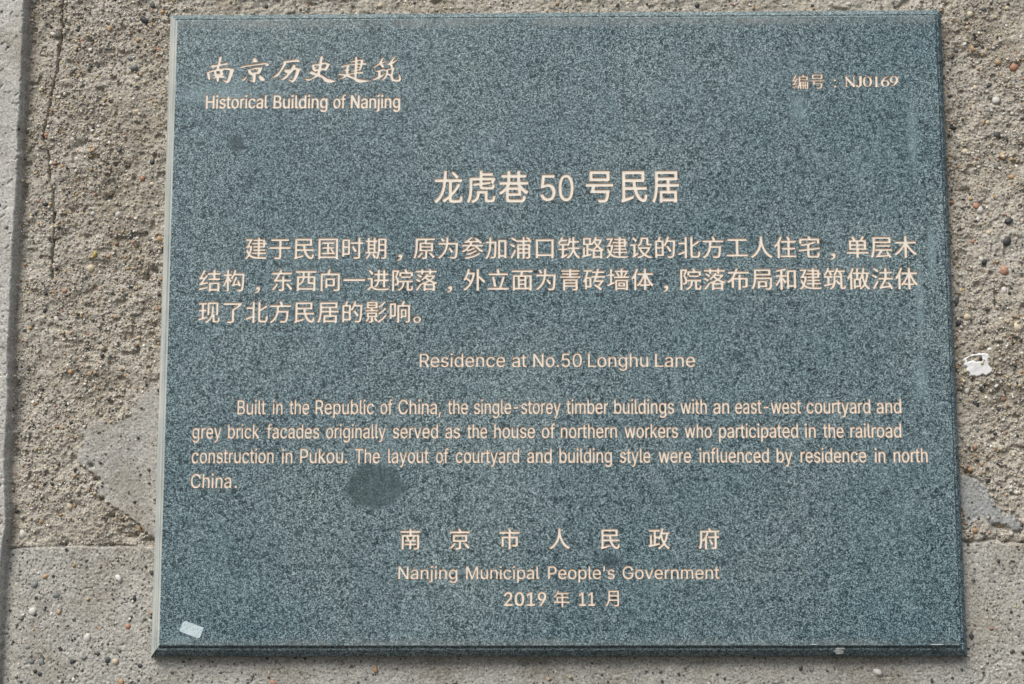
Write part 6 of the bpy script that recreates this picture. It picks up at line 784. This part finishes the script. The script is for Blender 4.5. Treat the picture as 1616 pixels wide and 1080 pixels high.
def sstep(a, b, v):
    t = np.clip((v - a) / (b - a), 0, 1)
    return t * t * (3 - 2 * t)


def line_dist(x, z, pts):
    best = np.full(x.shape, 1e9)
    for (ax, az), (bx, bz) in zip(pts[:-1], pts[1:]):
        dx, dz = bx - ax, bz - az
        t = np.clip(((x - ax) * dx + (z - az) * dz) / (dx * dx + dz * dz), 0, 1)
        best = np.minimum(best, np.hypot(x - ax - t * dx, z - az - t * dz))
    return best


def inside(x, z, pts):
    c = np.zeros(x.shape, bool)
    n = len(pts)
    for i in range(n):
        x0, z0 = pts[i]
        x1, z1 = pts[(i + 1) % n]
        if z0 == z1:
            continue
        hit = ((z0 > z) != (z1 > z)) & (x < (x1 - x0) * (z - z0) / (z1 - z0) + x0)
        c ^= hit
    return c


def signed(x, z, pts):
    d = line_dist(x, z, pts + pts[:1])
    return np.where(inside(x, z, pts), -d, d)


def fray(z, seed):
    return sstep(-108, -92, z) if seed == 41 else 0.35


def fade_up(z, seed):
    return sstep(-60, -125, z) if seed == 41 else 1.0


def relief(x, z):
    """x, z in mm from the middle of the plaque -> relief towards the street in mm, and region number
    regions: 0 coarse render, 1 lower concrete course, 2 pale plaster strip, 3 mortar patches"""
    wob = (vnoise(x, z, 7, 3) - 0.5) * 3 + (vnoise(x, z, 2.2, 4) - 0.5) * 1.4
    jl = np.interp(x, [p[0] for p in JOINT_L + JOINT_R], [p[1] for p in JOINT_L + JOINT_R]) + wob * 0.5
    # --- coarse render
    h = (vnoise(x, z, 70, 11) - 0.5) * 4.0 + (vnoise(x, z, 24, 12) - 0.5) * 3.0
    n1 = vnoise(x, z, 9, 13)
    n2 = vnoise(x, z, 4.2, 14)
    n3 = vnoise(x, z, 2.0, 15)
    dens = sstep(0.3, 0.62, vnoise(x, z, 34, 16))
    h += (n1 - 0.5) * 1.9 + (n2 - 0.5) * 1.4 + (n3 - 0.5) * 0.6
    h += (0.5 - np.minimum(worley(x, z, 3.2, 21), 1)) * 1.1 * (0.3 + 0.7 * dens)
    h += (0.5 - np.minimum(worley(x, z, 1.8, 22), 1)) * 0.7
    pit = sstep(0.70, 0.86, vnoise(x, z, 5.0, 25)) * sstep(0.35, 0.6, vnoise(x, z, 30, 26))
    h -= pit * 1.9
    # --- lower course of concrete, a little proud and much flatter
    low = 1.2 + (vnoise(x, z, 80, 31) - 0.5) * 2.2 + (vnoise(x, z, 14, 32) - 0.5) * 0.8 + (vnoise(x, z, 3.5, 33) - 0.5) * 0.4
    low += (vnoise(x, z, 1.6, 34) - 0.5) * 0.5
    low += (0.5 - np.minimum(worley(x, z, 2.4, 35), 1)) * 0.45
    low -= sstep(0.84, 0.93, vnoise(x, z, 2.6, 36)) * 0.8
    wlow = sstep(0.9, -0.9, z - jl)
    reg = np.zeros(x.shape, int)
    out = h * (1 - wlow) + low * wlow
    reg[wlow > 0.5] = 1
    # --- smooth mortar patches
    for pts, lift, seed in ((PATCH_L, 1.3, 41), (PATCH_R, 1.5, 42)):
        wander = (vnoise(x, z, 15, seed + 7) - 0.5) * 9
        sd = signed(x + wob * 0.9 + wander, z + wob * 0.8 - wander * 0.6, pts)
        near = sd < 4
        frayed = sd + (vnoise(x, z, 3.0, seed + 8) - 0.5) * 7 * fray(z, seed)
        w = sstep(1.2 + 3.5 * fray(z, seed), -0.8 - 3.5 * fray(z, seed), frayed)
        near = near | (w > 0)
        lift = lift * fade_up(z, seed)
        pm = lift + (vnoise(x, z, 40, seed) - 0.5) * 2.0 + (vnoise(x, z, 6, seed + 1) - 0.5) * 0.5 + (vnoise(x, z, 1.8, seed + 2) - 0.5) * 0.5
        # undercut, broken rim
        lower_rim = sstep(-85, -120, z) if seed == 41 else sstep(-160, -110, z) * 0 + 1
        rim = np.exp(-((sd - 1.5) / 1.3) ** 2) * 2.6 * sstep(0.3, 0.55, vnoise(x, z, 13, seed + 3)) * lower_rim
        out = np.where(near, out * (1 - w) + pm * w - rim * (1 - w), out)
        reg[w > 0.5] = 3
    # --- joints and cracks
    for pts, wid, dep, side in ((JOINT_L, 0.8, 2.2, -1), (JOINT_R, 1.2, 5.0, 1)):
        d = line_dist(x, z + wob * 0.5, pts)
        broken = 0.25 + 0.75 * sstep(0.35, 0.6, vnoise(x, z, 18, 51))
        out -= np.exp(-(d / wid) ** 2) * dep * broken * (x * side > 0)
    d = line_dist(x + wob * 0.35, z, CRACK)
    out -= np.exp(-(d / 0.72) ** 2) * 7.0 * (0.45 + 0.55 * sstep(0.25, 0.5, vnoise(x, z, 14, 52)))
    for cx, cz, r in HOLES + [(-334.5, -157.0, 3.2), (-324.0, -161.5, 3.0), (-312.0, -166.5, 3.0), (-343.0, -146.5, 2.4), (-352.0, -134.0, 2.2)]:
        d = np.hypot((x - cx) / 1.25 + wob * 0.5, z - cz + wob * 0.4) / r
        out -= np.exp(-d ** 2 * 1.2) * 5.0 * (0.55 + 0.45 * vnoise(x, z, 2.5, 55))
    # --- the plaster strip stands proud on the left
    ed = np.interp(z, [p[1] for p in STRIP_EDGE][::-1], [p[0] for p in STRIP_EDGE][::-1]) + (vnoise(x * 0, z, 26, 61) - 0.5) * 1.2 + (vnoise(x, z, 5, 62) - 0.5) * 0.9
    st = 10.0 + (vnoise(x, z, 90, 63) - 0.5) * 2.0 + (vnoise(x, z, 12, 64) - 0.5) * 0.5 + (vnoise(x, z, 2.6, 65) - 0.5) * 0.45
    st -= sstep(0.80, 0.9, vnoise(x, z, 2.8, 66)) * 0.8
    w = sstep(4.2, -0.6, x - ed)
    chan = np.exp(-((x - ed - 6) / 4.0) ** 2) * 1.6
    out = (out - chan) * (1 - w) + st * w
    reg[w > 0.45] = 2
    return out, reg


# ------------------------------------------------------------------ the pavement at the foot of the wall
gm = cement_material('pavement_stone', (0.17, 0.165, 0.155), (0.14, 0.135, 0.13), (0.20, 0.195, 0.185), 40, 90, 0.5)
gme = bpy.data.meshes.new('pavement')
gme.from_pydata([(-30, -30, 0), (30, -30, 0), (30, 0.3, 0), (-30, 0.3, 0)], [], [(0, 1, 2, 3)])
ground = link('pavement', gme, [gm])
ground['kind'] = 'structure'


# ------------------------------------------------------------------ the wall
def axis(a, b, core_a, core_b, fine, coarse):
    """coordinates: fine steps inside the core, growing outside"""
    core = list(np.arange(core_a, core_b + fine, fine))
    out = []
    x, s = core_b + fine, fine
    while x < b:
        s = min(s * 1.18, coarse)
        x += s
        out.append(x)
    left = []
    x, s = core_a, fine
    while x > a:
        s = min(s * 1.18, coarse)
        x -= s
        left.append(x)
    return np.array(left[::-1] + core + out)


XS = axis(-1300, 1200, -455, 384, 0.5, 30)
keep = np.ones(len(XS), bool)
mid = np.nonzero((XS > -296) & (XS < 296))[0]
keep[mid[1::2]] = False                     # the long runs above and below the plaque need fewer columns
XS = XS[keep]
ZS = axis(-1560, 1150, -278, 276, 0.5, 30)
GX, GZ = np.meshgrid(XS, ZS)
R, REG = relief(GX, GZ)
# behind the plaque the wall lies a little deeper
behind = (np.abs(GX) < 298) & (np.abs(GZ) < 238)
R[behind] = np.minimum(R[behind], -0.9)
under = np.minimum(1, np.maximum(np.abs(GX) - 303, np.abs(GZ) - 246) / 4)
R = np.where(under < 0, np.minimum(R, 1.2), np.where(under < 1, np.minimum(R, 1.2 + 8 * under), R))
NV = GX.size
nx, nz = len(XS), len(ZS)
idx = np.arange(NV).reshape(nz, nx)
Q = np.stack([idx[:-1, :-1], idx[:-1, 1:], idx[1:, 1:], idx[1:, :-1]], -1)
fx = (XS[:-1] + XS[1:]) / 2
fz = (ZS[:-1] + ZS[1:]) / 2
hid = (np.abs(fx)[None, :] < 290) & (np.abs(fz)[:, None] < 230)
freg = REG[:-1, :-1]
VALL = np.stack([GX.ravel() / 1000, -R.ravel() / 1000, GZ.ravel() / 1000], 1)

wall = bpy.data.objects.new('rendered_wall', None)
COL.objects.link(wall)
wall.location = (0, 0, PLAQUE_Z)
wall['label'] = 'weathered grey wall of pebbly cement render behind the stone plaque'
wall['category'] = 'wall'


def part_from(mask, name, mat, label=None, extra=None):
    q = Q[mask].reshape(-1, 4)
    used, inv = np.unique(q, return_inverse=True)
    V = VALL[used]
    F = inv.reshape(-1, 4)
    if extra is not None:
        V, F = extra(V, F)
    o = link(name, mesh_np(name, V, F4=F), [mat], wall)
    if label:
        o['label'] = label
    return o


def plug(V, F):
    # closes the wall behind the plaque with one flat sheet
    n = len(V)
    c = np.array([(-.293, .0006, -.233), (.293, .0006, -.233), (.293, .0006, .233), (-.293, .0006, .233)])
    return np.vstack([V, c]), np.vstack([F, [[n, n + 1, n + 2, n + 3]]])


part_from((freg == 0) & ~hid, 'coarse_render', M_RENDER, 'rough cement render full of sand and pebbles', plug)
part_from((freg == 1) & ~hid, 'lower_concrete', M_BLOCK, 'smoother concrete course below the horizontal joint')
part_from((freg == 2) & ~hid, 'plaster_strip', M_STRIP, 'pale smooth upright strip standing proud at the left edge')
m3 = (freg == 3) & ~hid
left_half = (fx < 0)[None, :] & np.ones_like(m3)
part_from(m3 & left_half, 'mortar_patch', M_MORTAR, 'smooth grey mortar patch left of the plaque')
part_from(m3 & ~left_half, 'mortar_patch', M_MORTAR_BLUE, 'small bluish mortar patch right of the plaque')


# ------------------------------------------------------------------ stones in the render
def blob(seed, sub=0):
    """small worn stone, 32 triangles"""
    rnd = random.Random(seed)
    t = (1 + 5 ** 0.5) / 2
    # octahedron split once
    vs_ = [Vector(v) for v in ((1, 0, 0), (-1, 0, 0), (0, 1, 0), (0, -1, 0), (0, 0, 1), (0, 0, -1))]
    fs = [(0, 2, 4), (2, 1, 4), (1, 3, 4), (3, 0, 4), (2, 0, 5), (1, 2, 5), (3, 1, 5), (0, 3, 5)]
    for _ in range(sub):
        cache = {}
        nf = []

        def midp(a, b):
            k_ = (min(a, b), max(a, b))
            if k_ not in cache:
                vs_.append((vs_[a] + vs_[b]).normalized())
                cache[k_] = len(vs_) - 1
            return cache[k_]
        for a, b, c in fs:
            ab, bc, ca = midp(a, b), midp(b, c), midp(c, a)
            nf += [(a, ab, ca), (ab, b, bc), (ca, bc, c), (ab, bc, ca)]
        fs = nf
    sx, sy, sz = rnd.uniform(0.85, 1.15), rnd.uniform(0.45, 0.7), rnd.uniform(0.65, 0.95)
    out = []
    for v in vs_:
        r = rnd.uniform(0.74, 1.16)
        out.append(Vector((v.x * sx * r, v.y * sy * r, v.z * sz * r)))
    return [tuple(v) for v in out], fs


PEB_MESH = {}
for c in STONES:
    for i in range(5):
        v, f = blob(sum(map(ord, c)) * 10 + i, 1 if c in 'ko' and i % 2 else 1)
        me = bpy.data.meshes.new('pebble')
        me.from_pydata(v, [], f)
        me.polygons.foreach_set('use_smooth', [True] * len(f))
        me.materials.append(STONES[c])
        me.update()
        PEB_MESH[c, i] = me


def surf(x, z):
    h, r = relief(np.array([float(x)]), np.array([float(z)]))
    return float(h[0]), int(r[0])


def on_plaque(x, z, m=2.0):
    return abs(x) < 309 + m and abs(z) < 252 + m


placed = []


def add_pebble(x, z, r, c, sink=0.15):
    h, g = surf(x, z)
    o = bpy.data.objects.new('pebble', PEB_MESH[c, random.randrange(5)])
    COL.objects.link(o)
    o.parent = wall
    o.location = (x / 1000, -(h - r * sink) / 1000, z / 1000)
    s = r / 1000
    o.scale = (s * random.uniform(0.9, 1.15), s * random.uniform(0.85, 1.1), s * random.uniform(0.9, 1.15))
    o.rotation_euler = (random.uniform(-0.35, 0.35), random.uniform(0, 6.28), random.uniform(-0.35, 0.35))
    placed.append((x, z, r))


for x, z, r, c in PEBBLES:
    if not on_plaque(x, z, -3):
        add_pebble(x, z, r * (1.15 if r < 4 else 1.0), c, 0.1)
tries = 0
while len(placed) < 296 and tries < 6000:
    tries += 1
    if random.random() < 0.6:
        x = random.uniform(-418, -314)
    else:
        x = random.uniform(312, 372)
    z = random.uniform(-276, 272)
    r = min(2.8, 1.35 * math.exp(random.gauss(0, 0.32)))
    _, g = surf(x, z)
    if g in (2, 3) or (g == 1 and random.random() < 0.75):
        continue
    if any((x - a) ** 2 + (z - b) ** 2 < (r + q + 1) ** 2 for a, b, q in placed):
        continue
    add_pebble(x, z, r, random.choices('kgwotry', (16, 12, 20, 14, 26, 6, 4))[0], 0.2)

# grit: the countless smaller grains, one mesh
def grit(count, seed, name, label):
    rs = np.random.RandomState(seed)
    n = count
    side = rs.rand(n)
    x = np.where(side < 0.56, rs.uniform(-424, -306, n), np.where(side < 0.86, rs.uniform(306, 384, n), rs.uniform(-310, 310, n)))
    z = rs.uniform(-280, 275, n)
    topbot = side >= 0.86
    z = np.where(topbot, np.where(rs.rand(n) < 0.4, rs.uniform(248, 276, n), rs.uniform(-280, -250, n)), z)
    h, g = relief(x, z)
    clump = vnoise(x, z, 26, 71)
    pr = np.where(g == 0, 0.35 + 0.9 * sstep(0.3, 0.7, clump), np.where(g == 1, 0.16, np.where(g == 3, 0.07, 0.05)))
    ok = (rs.rand(n) < pr) & ~((np.abs(x) < 305) & (np.abs(z) < 247))
    x, z, h, g = x[ok], z[ok], h[ok], g[ok]
    n = len(x)
    r = 0.56 * np.exp(rs.normal(0, 0.56, n))
    r = np.minimum(r, 2.1)
    base = np.array([(1, 0, 0), (-1, 0, 0), (0, 1, 0), (0, -1, 0), (0, 0, 1), (0, 0, -1)], float)
    P = np.repeat(base[None], n, 0) * rs.uniform(0.7, 1.2, (n, 6, 1)) * rs.uniform(0.7, 1.2, (n, 1, 3))
    # random turn
    qv = rs.normal(size=(n, 4))
    qv /= np.linalg.norm(qv, axis=1, keepdims=True)
    w, a, b, c = qv.T
    Rm = np.stack([1 - 2 * (b * b + c * c), 2 * (a * b - c * w), 2 * (a * c + b * w),
                   2 * (a * b + c * w), 1 - 2 * (a * a + c * c), 2 * (b * c - a * w),
                   2 * (a * c - b * w), 2 * (b * c + a * w), 1 - 2 * (a * a + b * b)], 1).reshape(n, 3, 3)
    P = np.einsum('nij,nkj->nki', Rm, P) * r[:, None, None]
    P[:, :, 1] *= 0.8
    P += np.stack([x, -(h + r * 0.18), z], 1)[:, None, :]
    f = np.array([(0, 2, 4), (2, 1, 4), (1, 3, 4), (3, 0, 4), (2, 0, 5), (1, 2, 5), (3, 1, 5), (0, 3, 5)])
    F = (f[None] + 6 * np.arange(n)[:, None, None]).reshape(-1, 3)
    me = mesh_np(name, P.reshape(-1, 3) / 1000, F3=F, smooth=True)
    pal = np.array([(0.391, 0.356, 0.292), (0.441, 0.412, 0.350), (0.323, 0.297, 0.251), (0.493, 0.467, 0.409), (0.708, 0.690, 0.626),
                    (0.040, 0.043, 0.045), (0.127, 0.132, 0.125), (0.391, 0.247, 0.109), (0.476, 0.391, 0.234), (0.340, 0.170, 0.100)])
    pw = np.array([16, 17, 9, 15, 11, 10, 7, 6, 10, 3])
    pick = rs.choice(len(pal), n, p=pw / pw.sum())
    smoothr = g != 0
    pick = np.where(smoothr & (rs.rand(n) < 0.7), rs.choice([5, 6, 2, 5], n), pick)
    colr = pal[pick] * rs.uniform(0.85, 1.15, (n, 1))
    ca = me.color_attributes.new('stone_colour', 'FLOAT_COLOR', 'POINT')
    ca.data.foreach_set('color', np.concatenate([np.repeat(colr, 6, 0), np.ones((n * 6, 1))], 1).astype(np.float32).ravel())
    k = Nodes('grit_stone')
    col = k.mix(k.range(k.noise(900, 3), 0.3, 0.7, 0, 0.3), k.attr('stone_colour', 'Color'), (0.30, 0.27, 0.23))
    k.bump(k.noise(1600, 3), 0.00012, 0.6)
    o = link(name, me, [k.finish(col, 0.8, 0.3)], wall)
    o['kind'] = 'stuff'
    o['label'] = label
    return o


grit(62000, 5, 'grit', 'sand and fine gravel showing in the render')

# splash of white paint on the render, right of the plaque
def paint_splash():
    xs = np.arange(314, 343, 0.45)
    zs = np.arange(-44, -18, 0.45)
    X, Z = np.meshgrid(xs, zs)
    h, _ = relief(X, Z)
    wob = (vnoise(X, Z, 2.4, 81) - 0.5) * 2.4
    sd = np.minimum(signed(X + wob, Z + wob, PAINT), np.hypot(X - 335.4, Z + 18.6 + 1.2) - 1.7)
    hole = signed(X + wob * 0.7, Z, PAINT_HOLE)
    sd = np.maximum(sd, -hole)
    smooth = (vnoise(X, Z, 9, 82) - 0.5) * 1.0
    lift = sstep(0.5, -1.0, sd)
    hh = float(h.mean()) + smooth * 0.9 + (vnoise(X, Z, 3.0, 83) - 0.5) * 0.35 + 1.3
    y = hh * lift + (h - 0.6) * (1 - lift)
    idx_ = np.arange(X.size).reshape(X.shape)
    q = np.stack([idx_[:-1, :-1], idx_[:-1, 1:], idx_[1:, 1:], idx_[1:, :-1]], -1)
    keepf = (sd[:-1, :-1] < 0.35)
    q = q[keepf].reshape(-1, 4)
    used, inv = np.unique(q, return_inverse=True)
    V = np.stack([X.ravel(), -y.ravel(), Z.ravel()], 1)[used] / 1000
    k = Nodes('white_paint')
    col = k.mix(k.range(k.noise(160, 4), 0.45, 0.75, 0, 0.5), (0.68, 0.69, 0.68), (0.52, 0.53, 0.52))
    k.bump(k.noise(500, 3), 0.0002, 0.6)
    o = link('paint_splash', mesh_np('paint_splash', V, F4=inv.reshape(-1, 4)), [k.finish(col, 0.5, 0.4)], wall)
    o['label'] = 'blob of white paint with a grey hollow'


paint_splash()

# ------------------------------------------------------------------ the plaque
plaque = bpy.data.objects.new('stone_plaque', None)
COL.objects.link(plaque)
plaque.location = (0, -PROUD, PLAQUE_Z)
plaque['label'] = 'blue-grey granite plaque with engraved cream Chinese and English text, fixed to the wall'
plaque['category'] = 'plaque'
SHAPES = [[[(q[i] / 999, q[i + 1] / 999) for i in range(0, len(q), 2)] for q in g] for g in GLYPHS]
DEPTH = 0.0006
SLOPE = 0.00030


def rim_noise(t, seed):
    a = np.array([t * 1000.0])
    return float(vnoise(a, a * 0, 9, seed)[0] - 0.5) * 0.00036 + float(vnoise(a, a * 0, 2.5, seed + 1)[0] - 0.5) * 0.00026


# outline of the slab, walked counter-clockwise with points every 3 mm
outline = []           # (x, z, corner-aware outward direction, side)
STEP = 0.003
def side_pts(x0, z0, x1, z1, side):
    L = math.hypot(x1 - x0, z1 - z0)
    n = int(L / STEP)
    for i in range(n):
        t = i / n
        outline.append((x0 + (x1 - x0) * t, z0 + (z1 - z0) * t, side, i == 0))
side_pts(-HW, -HH, HW, -HH, 0)     # bottom
side_pts(HW, -HH, HW, HH, 1)       # right
side_pts(HW, HH, -HW, HH, 2)       # top
side_pts(-HW, HH, -HW, -HH, 3)     # left
NRM = {0: (0, -1.2), 1: (0.85, 0), 2: (0, 1), 3: (-1, 0)}
# (outset, depth): arris, sunk step, quirk, long splay, rounded outer edge, back
PROFILE = [(0.0, 0.0), (0.0005, 0.0003), (0.0009, 0.0008), (0.0011, 0.0022), (0.0022, 0.0026), (0.0029, 0.0023),
           (0.0036, 0.0026), (0.0066, 0.0054), (0.0076, 0.0068), (0.0080, 0.0082), (0.0080, 0.0175)]
rings = []
for j, (out_, dep) in enumerate(PROFILE):
    ring = []
    for i, (x, z, s, corner) in enumerate(outline):
        nxn, nzn = NRM[s]
        w = 0.0
        if not corner and j < 4:
            w = rim_noise((x if s in (0, 2) else z) + 3 * s, 90 + s) * (1.0 if j < 3 else 0.5)
        if corner:
            px, pz = NRM[(s - 1) % 4]
            ring.append((x + (nxn + px) * out_, dep, z + (nzn + pz) * out_))
        else:
            # keep mitres: points slide outwards in proportion along the side
            k1 = (HW + out_) / HW if s in (0, 2) else 1
            k2 = (HH + out_) / HH if s in (1, 3) else 1
            ring.append((x * k1 + nxn * (out_ + w), dep, z * k2 + nzn * (out_ + w)))
    rings.append(ring)

glyph_loops = []
pieces = []
for line_name, kind, rows in LINES:
    row = []
    for text, gl in rows:
        loops = []
        for g, x0, z0, x1, z1 in gl:
            for L in SHAPES[g]:
                loops.append([((x0 + (x1 - x0) * u) / 1e5, (z0 + (z1 - z0) * v) / 1e5) for u, v in L])
        glyph_loops += loops
        row.append((text, loops))
    pieces.append((line_name, kind, row))

# triangulate outlines: letters (clockwise) with their counters (the other way round), and what lies around them
def cut(loops, frame=None):
    V, F, kinds = [], [], []
    if frame:
        V += [Vector(q) * 1000 for q in frame]
        F.append(list(range(len(V))))
        kinds.append('frame')
    for L in loops:
        s = sum(L[i - 1][0] * L[i][1] - L[i][0] * L[i - 1][1] for i in range(len(L)))
        ids = list(range(len(V), len(V) + len(L)))
        V += [Vector(q) * 1000 for q in L]
        F.append(ids[::-1] if s < 0 else ids)
        kinds.append('letter' if s < 0 else 'counter')
    vo, _, fo, _, _, origin = delaunay_2d_cdt(V, [], F, 0, 1e-5)
    letters, rest = [], []
    for t, src in zip(fo, origin):
        ks = [kinds[i] for i in src]
        a_, b_, c_ = (vo[i] for i in t)
        t = tuple(t) if (b_ - a_).cross(c_ - a_) > 0 else (t[0], t[2], t[1])
        if ks.count('letter') > ks.count('counter'):
            letters.append(t)
        else:
            rest.append(t)
    return [(q.x / 1000, q.y / 1000) for q in vo], letters, rest


# face of the slab: the outline with every letter cut out of it
n0 = len(outline)
pts2, _, rest = cut(glyph_loops, [(q[0], q[2]) for q in rings[0]])
verts = [(x, 0.0, z) for x, z in pts2]
faces = list(rest)
mats = [0] * len(faces)
base = len(verts)
for ring in rings[1:]:
    verts += ring
def rid(j, i):
    i %= n0
    return i if j == 0 else base + (j - 1) * n0 + i
for j in range(len(rings) - 1):
    for i in range(n0):
        faces.append((rid(j, i), rid(j + 1, i), rid(j + 1, i + 1), rid(j, i + 1)))
        s = outline[i][2]
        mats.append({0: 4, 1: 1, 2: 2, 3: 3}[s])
faces.append(tuple(rid(len(rings) - 1, i) for i in range(n0))[::-1])
mats.append(1)
me = bpy.data.meshes.new('granite_slab')
me.from_pydata(verts, [], faces)
me.polygons.foreach_set('material_index', mats)
me.update()
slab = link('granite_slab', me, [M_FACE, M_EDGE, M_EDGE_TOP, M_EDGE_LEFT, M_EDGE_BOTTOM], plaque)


# engraved letters: sunk floor and the cut sides, one mesh per character or word
def letter_mesh(loops, name):
    pts_, T, _ = cut(loops)
    F = list(T)
    mt = [0] * len(T)
    k_ = len(pts_)
    edges = set()
    for t in T:
        for i in range(3):
            edges.add((t[i], t[(i + 1) % 3]))
    # the sides slope: the floor is drawn in from the outline
    push = {}
    rim = sorted((a, b) for a, b in edges if (b, a) not in edges)
    for a, b in rim:
        (ax, az), (bx, bz) = pts_[a], pts_[b]
        ll = math.hypot(bx - ax, bz - az) or 1e-9
        nrm = (-(bz - az) / ll, (bx - ax) / ll)
        for v in (a, b):
            push.setdefault(v, []).append(nrm)
    floor_pts = list(pts_)
    for v, ns in push.items():
        sx, sz = sum(n[0] for n in ns) / len(ns), sum(n[1] for n in ns) / len(ns)
        q2 = max(sx * sx + sz * sz, 0.35)
        floor_pts[v] = (pts_[v][0] + sx / q2 * SLOPE, pts_[v][1] + sz / q2 * SLOPE)
    V = [(x, DEPTH, z) for x, z in floor_pts] + [(x, 0.0, z) for x, z in pts_]
    for a, b in rim:
        F.append((b, a, k_ + a, k_ + b))
        mt.append(1)
    me_ = bpy.data.meshes.new(name)
    me_.from_pydata(V, [], F)
    me_.polygons.foreach_set('material_index', mt)
    me_.update()
    return me_


for line_name, kind, row in pieces:
    xs = [p[0] for _, loops in row for L in loops for p in L]
    zs = [p[1] for _, loops in row for L in loops for p in L]
    cx, cz = min(xs), min(zs)
    ln = bpy.data.objects.new('inscription_line', None)
    COL.objects.link(ln)
    ln.parent = plaque
    ln.location = (cx, 0, cz)
    ln.empty_display_size = 0.01
    ln['label'] = line_name
    for text, loops in row:
        nm = 'word' if text.isascii() else 'character'
        moved = [[(x - cx, z - cz) for x, z in L] for L in loops]
        link(nm, letter_mesh(moved, nm), [M_LETTER, M_LETTER_SIDE], ln)


# chips of white lime on the lower edge
def flake(cx, cz, w, h, y, tilt, seed, name='lime_chip'):
    rnd = random.Random(seed)
    n = 11
    top = []
    for i in range(n):
        a = 2 * math.pi * i / n
        r = rnd.uniform(0.6, 1.1)
        top.append((cx + math.cos(a) * w * r, cz + math.sin(a) * h * r))
    v, f = [], []
    for lift in (0.0, -0.0004):
        for x, z in top:
            dz = z - cz
            v.append((x, y + lift - dz * tilt, z))
    f.append(tuple(range(n, 2 * n)))
    for i in range(n):
        f.append((i, (i + 1) % n, n + (i + 1) % n, n + i))
    me_ = bpy.data.meshes.new(name)
    me_.from_pydata(v, [], f)
    me_.update()
    return me_


kk = Nodes('lime_crust')
M_LIME = kk.finish(kk.mix(kk.range(kk.noise(900, 4), 0.4, 0.65), (0.42, 0.45, 0.44), (0.72, 0.74, 0.72)), 0.8, 0.2)
kk.bump(kk.noise(1200, 3), 0.0003, 1.0)
for cx, cz, w, h, y, sl, sd in ((0.2110, -0.2462, 0.0042, 0.0008, 0.0027, 0.0, 1), (0.2098, -0.2488, 0.0040, 0.0019, 0.0029, 0.62, 5), (0.2822, -0.2431, 0.0050, 0.0004, -0.00005, 0, 2), (0.1907, -0.2431, 0.0030, 0.00032, -0.00005, 0, 3)):
    o = link('lime_chip', flake(cx, cz, w, h, y, sl, sd), [M_LIME], plaque)

# ------------------------------------------------------------------ the torn paper sticker on the plaque
def sticker():
    pts = [(x / 1000, z / 1000) for x, z in STICKER]
    cx = sum(p[0] for p in pts) / len(pts)
    cz = sum(p[1] for p in pts) / len(pts)
    n = len(pts)
    v = [(x - cx, -0.0001, z - cz) for x, z in pts] + [(x - cx, -0.00035, z - cz) for x, z in pts]
    f = [tuple(range(n, 2 * n))[::-1]] + [(i, n + i, n + (i + 1) % n, (i + 1) % n) for i in range(n)]
    me_ = bpy.data.meshes.new('sticker')
    me_.from_pydata(v, [], f)
    me_.update()
    k = Nodes('worn_label')
    w = k.range(k.noise(700, 4, 0.7), 0.45, 0.62)
    col = k.mix(w, (0.52, 0.62, 0.64), (0.33, 0.43, 0.46))
    col = k.mix(k.range(k.noise(160, 3), 0.55, 0.7, 0, 0.6), col, (0.66, 0.72, 0.72))
    k.bump(k.noise(900, 3), 0.0001, 0.6)
    o = link('sticker', me_, [k.finish(col, 0.5, 0.4)])
    o.location = (cx, -PROUD, PLAQUE_Z + cz)
    o['label'] = 'small pale worn sticker at the lower left corner of the plaque'
    o['category'] = 'sticker'


sticker()
